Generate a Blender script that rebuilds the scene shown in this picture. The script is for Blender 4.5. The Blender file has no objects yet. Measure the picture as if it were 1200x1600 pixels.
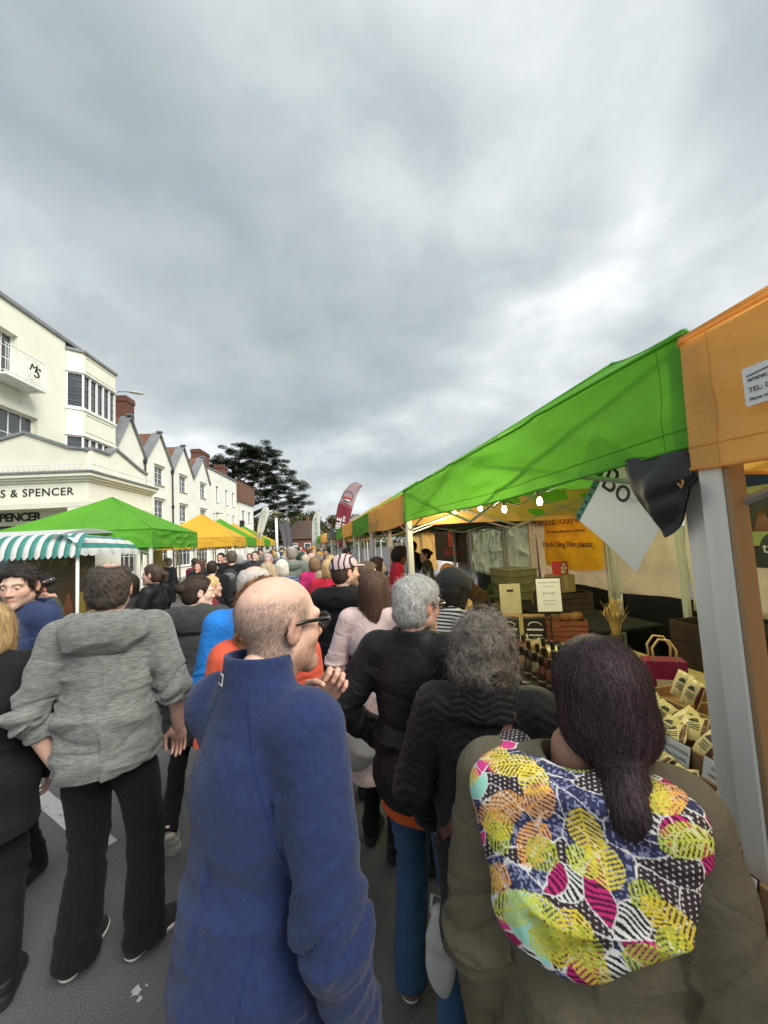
import bpy, math, random
import numpy as np
from mathutils import Vector, Matrix
from mathutils.bvhtree import BVHTree

PI = math.pi
R = math.radians
SC = bpy.context.scene
COL = SC.collection
random.seed(7)
rng = np.random.default_rng(7)

# ------------------------------------------------------------------ camera
CAM_H = 1.87
_yaw, _roll = math.atan(0.2), math.atan(0.055)
_pitch = math.atan(45.4 * math.cos(_roll) / 600)
_fw = Vector((math.sin(_yaw) * math.cos(_pitch), math.cos(_yaw) * math.cos(_pitch), math.sin(_pitch)))
_r0 = Vector((math.cos(_yaw), -math.sin(_yaw), 0))
_u0 = _r0.cross(_fw)
_rt = _r0 * math.cos(_roll) - _u0 * math.sin(_roll)
_up = _u0 * math.cos(_roll) + _r0 * math.sin(_roll)
cam_d = bpy.data.cameras.new('camera')
cam_d.sensor_fit = 'HORIZONTAL'
cam_d.sensor_width = 36
cam_d.lens = 18.0
cam_d.clip_start = 0.02
cam_d.clip_end = 2000
cam = bpy.data.objects.new('camera', cam_d)
COL.objects.link(cam)
_m = Matrix((_rt, _up, -_fw)).transposed().to_4x4()
_m.translation = (0, 0, CAM_H)
cam.matrix_world = _m
SC.camera = cam

# ------------------------------------------------------------------ sky, sun, exposure
SUN_EL, SUN_AZ = R(42), R(143)      # azimuth clockwise from +Y: behind the camera, to the right
EXPO = 1.62
w = bpy.data.worlds.new('World')
SC.world = w
w.use_nodes = True
nt = w.node_tree
for n in list(nt.nodes):
    nt.nodes.remove(n)
def wn(t, **k):
    n = nt.nodes.new(t)
    for a, b in k.items():
        setattr(n, a, b)
    return n
sky = wn('ShaderNodeTexSky', sky_type='NISHITA', sun_disc=False)
sky.sun_elevation = SUN_EL
sky.sun_rotation = SUN_AZ
bg_sky = wn('ShaderNodeBackground'); bg_sky.inputs[1].default_value = 0.05
nt.links.new(sky.outputs[0], bg_sky.inputs[0])
tc = wn('ShaderNodeTexCoord')
sep = wn('ShaderNodeSeparateXYZ'); nt.links.new(tc.outputs['Generated'], sep.inputs[0])
zc = wn('ShaderNodeMath', operation='MAXIMUM'); nt.links.new(sep.outputs[2], zc.inputs[0]); zc.inputs[1].default_value = 0.0
za = wn('ShaderNodeMath', operation='ADD'); nt.links.new(zc.outputs[0], za.inputs[0]); za.inputs[1].default_value = 0.34
dx = wn('ShaderNodeMath', operation='DIVIDE'); nt.links.new(sep.outputs[0], dx.inputs[0]); nt.links.new(za.outputs[0], dx.inputs[1])
dy = wn('ShaderNodeMath', operation='DIVIDE'); nt.links.new(sep.outputs[1], dy.inputs[0]); nt.links.new(za.outputs[0], dy.inputs[1])
cmb = wn('ShaderNodeCombineXYZ'); nt.links.new(dx.outputs[0], cmb.inputs[0]); nt.links.new(dy.outputs[0], cmb.inputs[1])
def cloud_noise(scale, detail, rough, dist, off):
    mp = wn('ShaderNodeMapping'); mp.inputs['Location'].default_value = off
    nt.links.new(cmb.outputs[0], mp.inputs[0])
    n = wn('ShaderNodeTexNoise'); n.inputs['Scale'].default_value = scale; n.inputs['Detail'].default_value = detail
    n.inputs['Roughness'].default_value = rough; n.inputs['Distortion'].default_value = dist
    nt.links.new(mp.outputs[0], n.inputs['Vector'])
    return n
n1 = cloud_noise(0.95, 2.5, 0.45, 0.25, (17.425, 19.967, 12.624))
n2 = cloud_noise(3.0, 6.0, 0.52, 0.2, (8.2, 4.4, 2.0))
mx = wn('ShaderNodeMix', data_type='FLOAT'); mx.inputs[0].default_value = 0.40
nt.links.new(n1.outputs['Fac'], mx.inputs[2]); nt.links.new(n2.outputs['Fac'], mx.inputs[3])
ramp = wn('ShaderNodeValToRGB')
cr = ramp.color_ramp
cr.elements[0].position = 0.33; cr.elements[0].color = (0.133, 0.154, 0.163, 1)
cr.elements[1].position = 0.70; cr.elements[1].color = (0.43, 0.442, 0.448, 1)
e = cr.elements.new(0.46); e.color = (0.184, 0.203, 0.212, 1)
e = cr.elements.new(0.56); e.color = (0.265, 0.281, 0.289, 1)
nt.links.new(mx.outputs[0], ramp.inputs[0])
bg_cl = wn('ShaderNodeBackground'); bg_cl.inputs[1].default_value = 1.0
nt.links.new(ramp.outputs[0], bg_cl.inputs[0])
mxs = wn('ShaderNodeMixShader'); mxs.inputs[0].default_value = 0.96
nt.links.new(bg_sky.outputs[0], mxs.inputs[1]); nt.links.new(bg_cl.outputs[0], mxs.inputs[2])
wo = wn('ShaderNodeOutputWorld'); nt.links.new(mxs.outputs[0], wo.inputs[0])

sun_d = bpy.data.lights.new('sun', 'SUN')
sun_d.energy = 1.5
sun_d.angle = R(38)
sun_d.color = (1.0, 0.965, 0.90)
sun = bpy.data.objects.new('sun', sun_d)
COL.objects.link(sun)
_sd = Vector((math.sin(SUN_AZ) * math.cos(SUN_EL), math.cos(SUN_AZ) * math.cos(SUN_EL), math.sin(SUN_EL)))
sun.rotation_euler = _sd.to_track_quat('Z', 'Y').to_euler()
sun.location = _sd * 60
vs = SC.view_settings
vs.view_transform = 'Standard'
vs.look = 'None'
vs.exposure = EXPO
vs.gamma = 1.0
vs.use_curve_mapping = False

# ------------------------------------------------------------------ materials
MATS = {}
def new_mat(name):
    m = bpy.data.materials.new(name)
    m.use_nodes = True
    t = m.node_tree
    b = t.nodes['Principled BSDF']
    return m, t, b
def N(t, typ, **k):
    n = t.nodes.new(typ)
    for a, b in k.items():
        setattr(n, a, b)
    return n
def mat(name, col, rough=0.6, metal=0.0, var=0.12, vscale=6.0, bump=0.0, bscale=60.0, coord='Object',
        stretch=(1, 1, 1), spec=0.5, sheen=0.0, detail=4.0, attr=None, transl=0.0, streak=0.0, wrinkle=0.0, coat=0.0, trans=0.0, emit=None, estr=0.0, dirt=None, alpha=1.0):
    """procedural material: base colour broken up by noise, fine bump"""
    if name in MATS:
        return MATS[name]
    m, t, b = new_mat(name)
    MATS[name] = m
    m.diffuse_color = (*col, 1)
    L = t.links.new
    tcn = N(t, 'ShaderNodeTexCoord')
    mp = N(t, 'ShaderNodeMapping'); mp.inputs['Scale'].default_value = stretch
    L(tcn.outputs[coord], mp.inputs[0])
    nz = N(t, 'ShaderNodeTexNoise'); nz.inputs['Scale'].default_value = vscale; nz.inputs['Detail'].default_value = detail
    nz.inputs['Roughness'].default_value = 0.6
    L(mp.outputs[0], nz.inputs['Vector'])
    mr = N(t, 'ShaderNodeMapRange')
    mr.inputs[1].default_value = 0.3; mr.inputs[2].default_value = 0.7
    mr.inputs[3].default_value = 1 - var; mr.inputs[4].default_value = 1 + var
    L(nz.outputs['Fac'], mr.inputs[0])
    mul = N(t, 'ShaderNodeVectorMath', operation='MULTIPLY')
    if attr:
        at = N(t, 'ShaderNodeAttribute', attribute_name=attr)
        L(at.outputs['Color'], mul.inputs[0])
    else:
        mul.inputs[0].default_value = col
    L(mr.outputs[0], mul.inputs[1])
    out = mul.outputs[0]
    if dirt:
        nd = N(t, 'ShaderNodeTexNoise'); nd.inputs['Scale'].default_value = dirt[1]; nd.inputs['Detail'].default_value = 6
        L(mp.outputs[0], nd.inputs['Vector'])
        rr = N(t, 'ShaderNodeMapRange'); rr.inputs[1].default_value = 0.55; rr.inputs[2].default_value = 0.75; rr.inputs[4].default_value = dirt[2]
        L(nd.outputs['Fac'], rr.inputs[0])
        mm = N(t, 'ShaderNodeMix', data_type='RGBA'); L(rr.outputs[0], mm.inputs[0]); L(out, mm.inputs[6]); mm.inputs[7].default_value = (*dirt[0], 1)
        out = mm.outputs[2]
    L(out, b.inputs['Base Color'])
    b.inputs['Roughness'].default_value = rough
    b.inputs['Metallic'].default_value = metal
    b.inputs['Specular IOR Level'].default_value = spec
    b.inputs['Sheen Weight'].default_value = sheen
    b.inputs['Sheen Roughness'].default_value = 0.5
    b.inputs['Coat Weight'].default_value = coat
    b.inputs['Transmission Weight'].default_value = trans
    b.inputs['Alpha'].default_value = alpha
    if emit:
        b.inputs['Emission Color'].default_value = (*emit, 1)
        b.inputs['Emission Strength'].default_value = estr
    if bump:
        nb = N(t, 'ShaderNodeTexNoise'); nb.inputs['Scale'].default_value = bscale; nb.inputs['Detail'].default_value = 3
        L(mp.outputs[0], nb.inputs['Vector'])
        bp = N(t, 'ShaderNodeBump'); bp.inputs['Strength'].default_value = bump; bp.inputs['Distance'].default_value = 0.01
        L(nb.outputs['Fac'], bp.inputs['Height'])
        L(bp.outputs[0], b.inputs['Normal'])
        if wrinkle:
            nw = N(t, 'ShaderNodeTexNoise'); nw.inputs['Scale'].default_value = 11; nw.inputs['Detail'].default_value = 2.5; nw.inputs['Distortion'].default_value = 1.1
            L(tcn.outputs[coord], nw.inputs['Vector'])
            s1 = N(t, 'ShaderNodeMath', operation='SUBTRACT'); L(nw.outputs['Fac'], s1.inputs[0]); s1.inputs[1].default_value = 0.5
            s2 = N(t, 'ShaderNodeMath', operation='ABSOLUTE'); L(s1.outputs[0], s2.inputs[0])
            s3 = N(t, 'ShaderNodeMath', operation='POWER'); L(s2.outputs[0], s3.inputs[0]); s3.inputs[1].default_value = 0.6
            b2 = N(t, 'ShaderNodeBump'); b2.inputs['Strength'].default_value = wrinkle; b2.inputs['Distance'].default_value = 0.03
            L(s3.outputs[0], b2.inputs['Height']); L(bp.outputs[0], b2.inputs['Normal']); L(b2.outputs[0], b.inputs['Normal'])
    if transl:
        tr = N(t, 'ShaderNodeBsdfTranslucent')
        L(out, tr.inputs[0])
        ms = N(t, 'ShaderNodeMixShader'); ms.inputs[0].default_value = transl
        o = t.nodes['Material Output']
        L(b.outputs[0], ms.inputs[1]); L(tr.outputs[0], ms.inputs[2]); L(ms.outputs[0], o.inputs[0])
    return m
def cloth(name, col, rough=0.85, var=0.12, vscale=9, bump=0.25, bscale=420, sheen=0.04, wrinkle=0.22, **k):
    return mat(name, col, wrinkle=wrinkle, rough=rough, var=var, vscale=vscale, bump=bump, bscale=bscale, sheen=sheen, spec=0.25, **k)

# ------------------------------------------------------------------ objects
def _set(o, label=None, cat=None, group=None, kind=None):
    if label: o['label'] = label
    if cat: o['category'] = cat
    if group: o['group'] = group
    if kind: o['kind'] = kind
    return o
tag = _set
def thing(name, label, cat, loc=(0, 0, 0), rz=0.0, group=None):
    o = bpy.data.objects.new(name, None)
    COL.objects.link(o)
    o.empty_display_size = 0.1
    o.location = loc
    o.rotation_euler = (0, 0, rz)
    return _set(o, label, cat, group)
def raw_mesh(name, V, F, m=None, smooth=True):
    """V (n,3) array, F (k,4) or (k,3) int array or list of tuples"""
    me = bpy.data.meshes.new(name)
    if isinstance(F, np.ndarray) and F.ndim == 2 and len(F):
        V = np.asarray(V, np.float32)
        k = F.shape[1]
        me.vertices.add(len(V)); me.vertices.foreach_set('co', V.ravel())
        me.loops.add(F.size); me.loops.foreach_set('vertex_index', F.astype(np.int32).ravel())
        me.polygons.add(len(F))
        me.polygons.foreach_set('loop_start', np.arange(0, F.size, k, dtype=np.int32))
        me.polygons.foreach_set('loop_total', np.full(len(F), k, dtype=np.int32))
        me.update(calc_edges=True)
        me.validate()
    else:
        me.from_pydata([tuple(map(float, v)) for v in V], [], [tuple(map(int, f)) for f in F])
        me.update()
    if smooth:
        me.polygons.foreach_set('use_smooth', [True] * len(me.polygons))
    if m:
        me.materials.append(m)
    return me
def obj(name, me, parent=None, loc=None, rot=None):
    o = bpy.data.objects.new(name, me)
    COL.objects.link(o)
    if parent: o.parent = parent
    if loc is not None: o.location = loc
    if rot is not None: o.rotation_euler = rot
    return o
def vcol(me, name, rgb):
    a = me.color_attributes.new(name, 'FLOAT_COLOR', 'POINT')
    c = np.ones((len(rgb), 4), np.float32); c[:, :3] = rgb
    a.data.foreach_set('color', c.ravel())

class MB:
    """collects simple shapes into one mesh"""
    def __init__(s): s.v = []; s.f = []
    def add(s, V, F):
        b = len(s.v)
        s.v += [tuple(p) for p in V]
        s.f += [tuple(i + b for i in f) for f in F]
        return s
    def box(s, a, b, M=None):
        x0, y0, z0 = a; x1, y1, z1 = b
        V = [(x0, y0, z0), (x1, y0, z0), (x1, y1, z0), (x0, y1, z0), (x0, y0, z1), (x1, y0, z1), (x1, y1, z1), (x0, y1, z1)]
        if M is not None: V = [M @ Vector(p) for p in V]
        return s.add(V, [(0, 3, 2, 1), (4, 5, 6, 7), (0, 1, 5, 4), (1, 2, 6, 5), (2, 3, 7, 6), (3, 0, 4, 7)])
    def bbox(s, a, b, c=0.004, M=None):
        """box with chamfered vertical and top edges"""
        x0, y0, z0 = a; x1, y1, z1 = b
        o = [(x0 + c, y0), (x1 - c, y0), (x1, y0 + c), (x1, y1 - c), (x1 - c, y1), (x0 + c, y1), (x0, y1 - c), (x0, y0 + c)]
        i = [(x0 + 2*c, y0 + c), (x1 - 2*c, y0 + c), (x1 - c, y0 + 2*c), (x1 - c, y1 - 2*c), (x1 - 2*c, y1 - c), (x0 + 2*c, y1 - c), (x0 + c, y1 - 2*c), (x0 + c, y0 + 2*c)]
        V = [(p[0], p[1], z0 + c) for p in o] + [(p[0], p[1], z1 - c) for p in o] + [(p[0], p[1], z1) for p in i] + [(p[0], p[1], z0) for p in i]
        F = []
        for k in range(8):
            q = (k + 1) % 8
            F += [(k, q, 8 + q, 8 + k), (8 + k, 8 + q, 16 + q, 16 + k), (24 + k, 24 + q, q, k)]
        F += [tuple(range(16, 24)), tuple(reversed(range(24, 32)))]
        if M is not None: V = [M @ Vector(p) for p in V]
        return s.add(V, F)
    def tube(s, pts, r, n=8, cap=True):
        pts = [Vector(p) for p in pts]
        rr = r if isinstance(r, (list, tuple)) else [r] * len(pts)
        V = []; F = []
        up = None
        for i, p in enumerate(pts):
            d = (pts[min(i + 1, len(pts) - 1)] - pts[max(i - 1, 0)])
            if d.length < 1e-9: d = Vector((0, 0, 1))
            d.normalize()
            if up is None:
                a = Vector((0, 0, 1)) if abs(d.z) < 0.9 else Vector((1, 0, 0))
            else:
                a = up
            x = a.cross(d)
            if x.length < 1e-6: x = Vector((1, 0, 0)).cross(d)
            x.normalize(); y = d.cross(x); up = y
            for k in range(n):
                t = 2 * PI * k / n
                V.append(p + (x * math.cos(t) + y * math.sin(t)) * rr[i])
        for i in range(len(pts) - 1):
            for k in range(n):
                q = (k + 1) % n
                F.append((i * n + k, i * n + q, (i + 1) * n + q, (i + 1) * n + k))
        if cap:
            F.append(tuple(reversed(range(n)))); F.append(tuple(range((len(pts) - 1) * n, len(pts) * n)))
        return s.add(V, F)
    def lathe(s, prof, n=14, M=None, cap=True):
        V = []; F = []
        for r, z in prof:
            for k in range(n):
                t = 2 * PI * k / n
                V.append(Vector((r * math.cos(t), r * math.sin(t), z)))
        for i in range(len(prof) - 1):
            for k in range(n):
                q = (k + 1) % n
                F.append((i * n + k, i * n + q, (i + 1) * n + q, (i + 1) * n + k))
        if cap:
            F.append(tuple(reversed(range(n)))); F.append(tuple(range((len(prof) - 1) * n, len(prof) * n)))
        if M is not None: V = [M @ p for p in V]
        return s.add(V, F)
    def prism(s, poly, d0, d1, fn):
        """extrude a 2-D outline; fn(u, v, d) -> point"""
        n = len(poly)
        V = [fn(u, v, d0) for u, v in poly] + [fn(u, v, d1) for u, v in poly]
        F = [tuple(reversed(range(n))), tuple(range(n, 2 * n))] + [(k, (k + 1) % n, n + (k + 1) % n, n + k) for k in range(n)]
        return s.add(V, F)
    def grid(s, fn, nu, nv):
        V = [fn(i / nu, j / nv) for j in range(nv + 1) for i in range(nu + 1)]
        F = [(j * (nu + 1) + i, j * (nu + 1) + i + 1, (j + 1) * (nu + 1) + i + 1, (j + 1) * (nu + 1) + i) for j in range(nv) for i in range(nu)]
        return s.add(V, F)
    def mesh(s, name, m, smooth=False, fix=True):
        me = raw_mesh(name, s.v, s.f, m, smooth)
        if fix:
            import bmesh
            bm = bmesh.new(); bm.from_mesh(me)
            bmesh.ops.recalc_face_normals(bm, faces=bm.faces)
            bm.to_mesh(me); bm.free()
        return me
    def build(s, name, m, parent=None, smooth=False, loc=None, rot=None, fix=True):
        return obj(name, s.mesh(name, m, smooth, fix), parent, loc, rot)
def auto_smooth(o, ang=40):
    me = o.data
    me.polygons.foreach_set('use_smooth', [True] * len(me.polygons))
    me.set_sharp_from_angle(angle=R(ang))
    return o

FONT_SERIF = None
def text_mesh(name, s, size, m, extrude=0.002, align='CENTER', space=1.0, bold=0.0, shear=0.0):
    cu = bpy.data.curves.new(name, 'FONT')
    cu.body = s; cu.size = size; cu.extrude = extrude; cu.align_x = align; cu.align_y = 'CENTER'
    cu.space_character = space; cu.offset = bold; cu.shear = shear; cu.resolution_u = 3
    o = bpy.data.objects.new(name, cu); COL.objects.link(o)
    dg = bpy.context.evaluated_depsgraph_get()
    me = bpy.data.meshes.new_from_object(o.evaluated_get(dg))
    bpy.data.objects.remove(o); bpy.data.curves.remove(cu)
    me.name = name
    me.materials.clear(); me.materials.append(m)
    return me
def text(name, s, size, m, parent, M, **k):
    o = obj(name, text_mesh(name, s, size, m, **k), parent)
    o.matrix_local = M
    return o
def frame(o, x, y):
    """matrix with origin o, text running along x, upwards y"""
    x = Vector(x).normalized(); y = Vector(y); z = x.cross(y).normalized(); y = z.cross(x)
    M = Matrix((x, y, z)).transposed().to_4x4(); M.translation = o
    return M

# ------------------------------------------------------------------ noise and implicit surfaces
def vnoise(p):
    p = np.asarray(p, np.float64)
    i = np.floor(p).astype(np.int64); f = p - i; u = f * f * (3 - 2 * f)
    def h(dx, dy, dz):
        n = ((i[:, 0] + dx) * 73856093) ^ ((i[:, 1] + dy) * 19349663) ^ ((i[:, 2] + dz) * 83492791)
        n = n & 0xffffffff
        n = ((n ^ (n >> 13)) * 1274126177) & 0xffffffff
        n = ((n ^ (n >> 16)) * 2246822519) & 0xffffffff
        return (n ^ (n >> 15)) / 4294967296.0
    def lp(a, b, t): return a + (b - a) * t
    x0 = lp(lp(h(0,0,0), h(1,0,0), u[:,0]), lp(h(0,1,0), h(1,1,0), u[:,0]), u[:,1])
    x1 = lp(lp(h(0,0,1), h(1,0,1), u[:,0]), lp(h(0,1,1), h(1,1,1), u[:,0]), u[:,1])
    return lp(x0, x1, u[:, 2])
def fbm(p, o=3):
    a = 0.5; s = 0; p = np.asarray(p, np.float64)
    for k in range(o):
        s = s + a * vnoise(p * (2 ** k) + 17.3 * k); a *= 0.5
    return s / (1 - 0.5 ** o)
def ridge(p):
    return (1 - np.abs(2 * vnoise(p) - 1)) ** 2

class S:
    """implicit surface: smooth unions of tapered capsules and ellipsoids, meshed with surface nets"""
    def __init__(s): s.p = []
    def cap(s, a, b, ra, rb, k=0.02, op='u', flat=False):
        a = np.array(a, float); b = np.array(b, float); r = max(ra, rb)
        s.p.append((op, k, np.minimum(a, b) - r, np.maximum(a, b) + r, lambda X, Y, Z: s._cap(X, Y, Z, a, b, ra, rb, flat))); return s
    @staticmethod
    def _cap(X, Y, Z, a, b, ra, rb, flat):
        ab = b - a; l2 = max(float(ab @ ab), 1e-9)
        px, py, pz = X - a[0], Y - a[1], Z - a[2]
        tt = (px * ab[0] + py * ab[1] + pz * ab[2]) / l2
        t = np.clip(tt, 0, 1)
        d = np.sqrt((px - t * ab[0]) ** 2 + (py - t * ab[1]) ** 2 + (pz - t * ab[2]) ** 2) - (ra + (rb - ra) * t)
        if flat: d = np.maximum(d, (tt - 1) * math.sqrt(l2))
        return d
    def ell(s, c, r, k=0.03, op='u', rot=None):
        c = np.array(c, float); r = np.array(r, float)
        m = r.max() if rot is not None else r
        Rm = None if rot is None else np.array(rot.transposed() if isinstance(rot, Matrix) else rot)
        def f(X, Y, Z):
            x, y, z = X - c[0], Y - c[1], Z - c[2]
            if Rm is not None:
                x, y, z = Rm[0,0]*x + Rm[0,1]*y + Rm[0,2]*z, Rm[1,0]*x + Rm[1,1]*y + Rm[1,2]*z, Rm[2,0]*x + Rm[2,1]*y + Rm[2,2]*z
            k0 = np.sqrt((x / r[0]) ** 2 + (y / r[1]) ** 2 + (z / r[2]) ** 2)
            k1 = np.sqrt((x / r[0]**2) ** 2 + (y / r[1]**2) ** 2 + (z / r[2]**2) ** 2)
            return k0 * (k0 - 1) / np.maximum(k1, 1e-6)
        s.p.append((op, k, c - m, c + m, f)); return s
    def cone(s, z0, z1, a0, b0, a1, b1, cx=(0, 0), cy=(0, 0), k=0.03, op='u'):
        """upright elliptic frustum, flat ends; z0 < z1"""
        A = max(a0, a1); B = max(b0, b1)
        def f(X, Y, Z):
            t = np.clip((Z - z0) / (z1 - z0), 0, 1)
            a = a0 + (a1 - a0) * t; b = b0 + (b1 - b0) * t
            x = X - (cx[0] + (cx[1] - cx[0]) * t); y = Y - (cy[0] + (cy[1] - cy[0]) * t)
            q = np.sqrt((x / a) ** 2 + (y / b) ** 2)
            d = (q - 1) * np.minimum(a, b)
            return np.maximum(d, np.maximum(z0 - Z, Z - z1))
        lo = np.array([min(cx) - A, min(cy) - B, z0]); hi = np.array([max(cx) + A, max(cy) + B, z1])
        s.p.append((op, k, lo, hi, f)); return s
    def fn(s, f, op='x', k=0.01):
        """whole-field operation: op 'x' keeps f < 0, op 's' removes f < 0"""
        s.p.append((op, k, None, None, f)); return s
    def mesh(s, vox):
        us = [q for q in s.p if q[0] == 'u']
        lo = np.min([q[2] for q in us], 0) - 3 * vox; hi = np.max([q[3] for q in us], 0) + 3 * vox
        n = np.ceil((hi - lo) / vox).astype(int) + 1
        D = np.full(n, 0.25, np.float32)
        ax = [lo[i] + vox * np.arange(n[i]) for i in range(3)]
        for op, k, a, b, f in s.p:
            if a is None:
                sl = (slice(None),) * 3
            else:
                pad = k + 3 * vox
                i0 = np.maximum(np.floor((a - pad - lo) / vox).astype(int), 0); i1 = np.minimum(np.ceil((b + pad - lo) / vox).astype(int) + 1, n)
                if (i1 <= i0).any(): continue
                sl = tuple(slice(i0[i], i1[i]) for i in range(3))
            X = ax[0][sl[0]][:, None, None]; Y = ax[1][sl[1]][None, :, None]; Z = ax[2][sl[2]][None, None, :]
            d = np.asarray(f(X, Y, Z), np.float32) + np.zeros(D[sl].shape, np.float32)
            o = D[sl]
            if op == 'u':
                h = np.maximum(k - np.abs(o - d), 0) / max(k, 1e-6)
                D[sl] = np.minimum(o, d) - h * h * k * 0.25
            else:
                e = d if op == 'x' else -d
                h = np.maximum(k - np.abs(o - e), 0) / max(k, 1e-6)
                D[sl] = np.maximum(o, e) + h * h * k * 0.25
        return nets(D, lo, vox)
def nets(D, lo, vox):
    s = D < 0
    n = np.array(D.shape) - 1
    c = np.zeros(n, np.int8)
    for i in (0, 1):
        for j in (0, 1):
            for k in (0, 1):
                c += s[i:n[0] + i, j:n[1] + j, k:n[2] + k]
    act = (c > 0) & (c < 8)
    A = np.argwhere(act)
    idx = np.full(n, -1, np.int64); idx[act] = np.arange(len(A))
    pos = np.zeros((len(A), 3)); cnt = np.zeros(len(A))
    cs = [(i, j, k) for i in (0, 1) for j in (0, 1) for k in (0, 1)]
    val = {o: D[A[:, 0] + o[0], A[:, 1] + o[1], A[:, 2] + o[2]] for o in cs}
    for o in cs:
        for x in range(3):
            if o[x] == 0:
                q = list(o); q[x] = 1; q = tuple(q)
                a, b = val[o], val[q]
                m = (a < 0) != (b < 0)
                t = np.where(m, a / np.where(m, a - b, 1), 0)
                pp = np.array(o, float)[None] + np.zeros((len(A), 1)); pp[:, x] += t
                pos += pp * m[:, None]; cnt += m
    V = lo + (A + pos / np.maximum(cnt, 1)[:, None]) * vox
    F = []
    for x in range(3):
        y, z = (x + 1) % 3, (x + 2) % 3
        sl0 = [slice(None)] * 3; sl1 = [slice(None)] * 3
        sl0[x] = slice(0, -1); sl1[x] = slice(1, None)
        a = s[tuple(sl0)]; b = s[tuple(sl1)]
        m = a != b
        E = np.argwhere(m)
        ok = (E[:, y] > 0) & (E[:, z] > 0) & (E[:, y] < n[y]) & (E[:, z] < n[z])
        E = E[ok]
        def cell(dy, dz):
            q = E.copy(); q[:, y] += dy; q[:, z] += dz
            return idx[q[:, 0], q[:, 1], q[:, 2]]
        f = np.stack([cell(-1, -1), cell(0, -1), cell(0, 0), cell(-1, 0)], 1)
        ins = a[E[:, 0], E[:, 1], E[:, 2]]
        f[~ins] = f[~ins][:, ::-1]
        F.append(f)
    F = np.concatenate(F)
    return V, F[(F >= 0).all(1)]
def vnormals(V, F):
    a = V[F[:, 2]] - V[F[:, 0]]; b = V[F[:, 3]] - V[F[:, 1]]
    fn = np.cross(a, b)
    nn = np.zeros_like(V)
    for k in range(4):
        np.add.at(nn, F[:, k], fn)
    return nn / np.maximum(np.linalg.norm(nn, axis=1, keepdims=True), 1e-12)
def smoothstep(a, b, x):
    t = np.clip((x - a) / (b - a), 0, 1); return t * t * (3 - 2 * t)

# ------------------------------------------------------------------ people: heads, hair, hands, clothing
HEADS = {}
def head_template(sex, vox=0.0042):
    key = (sex, vox)
    if key in HEADS: return HEADS[key]
    m = sex == 'm'
    s = S()
    s.ell((0, -0.016, 0.036), (0.075, 0.098, 0.084))
    s.ell((0, 0.030, -0.030), (0.060 if m else 0.056, 0.066, 0.080 if m else 0.076), k=0.03)
    for x in (-1, 1):
        s.cap((x * (0.050 if m else 0.044), -0.005, -0.055), (0, 0.076, -0.098), 0.022, 0.020, k=0.025)
        s.ell((x * 0.040, 0.050, -0.022), (0.021, 0.028, 0.024), k=0.02)
        s.cap((x * 0.044, 0.072, 0.027), (0, 0.086, 0.024), 0.012, 0.011 if m else 0.009, k=0.014)
    s.ell((0, 0.078, -0.098), (0.022 if m else 0.017, 0.017, 0.016), k=0.018)
    for x in (-1, 1):
        s.ell((x * 0.032, 0.103, 0.007), (0.018, 0.018, 0.012), k=0.012, op='s')
    s.cap((0, 0.090, 0.012), (0, 0.112 if m else 0.108, -0.028), 0.007, 0.0105 if m else 0.0092, k=0.012)
    for x in (-1, 1):
        s.ell((x * 0.012, 0.100, -0.031), (0.009, 0.011, 0.008), k=0.008)
        s.ell((x * 0.031, 0.079, 0.006), (0.0125, 0.0125, 0.0125), k=0.002)
        s.cap((x * 0.022, 0.084, -0.0605), (0, 0.094, -0.0565), 0.004, 0.0065, k=0.008)
        s.cap((x * 0.020, 0.084, -0.0665), (0, 0.093, -0.0700), 0.004, 0.0075, k=0.008)
        rot = Matrix.Rotation(R(12) * x, 3, 'Z') @ Matrix.Rotation(R(-14), 3, 'X')
        s.ell((x * 0.080, -0.012, -0.004), (0.009, 0.021, 0.033), k=0.010, rot=rot)
        s.ell((x * 0.089, -0.006, -0.002), (0.007, 0.011, 0.018), k=0.004, op='s', rot=rot)
        s.cap((x * 0.087, -0.028, -0.012), (x * 0.087, -0.018, 0.024), 0.0045, 0.0045, k=0.006)
    s.cap((0, -0.022, -0.04), (0, -0.036, -0.22), 0.054 if m else 0.046, 0.060 if m else 0.052, k=0.03)
    V, F = s.mesh(vox)
    HEADS[key] = (V, F)
    return V, F

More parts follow.
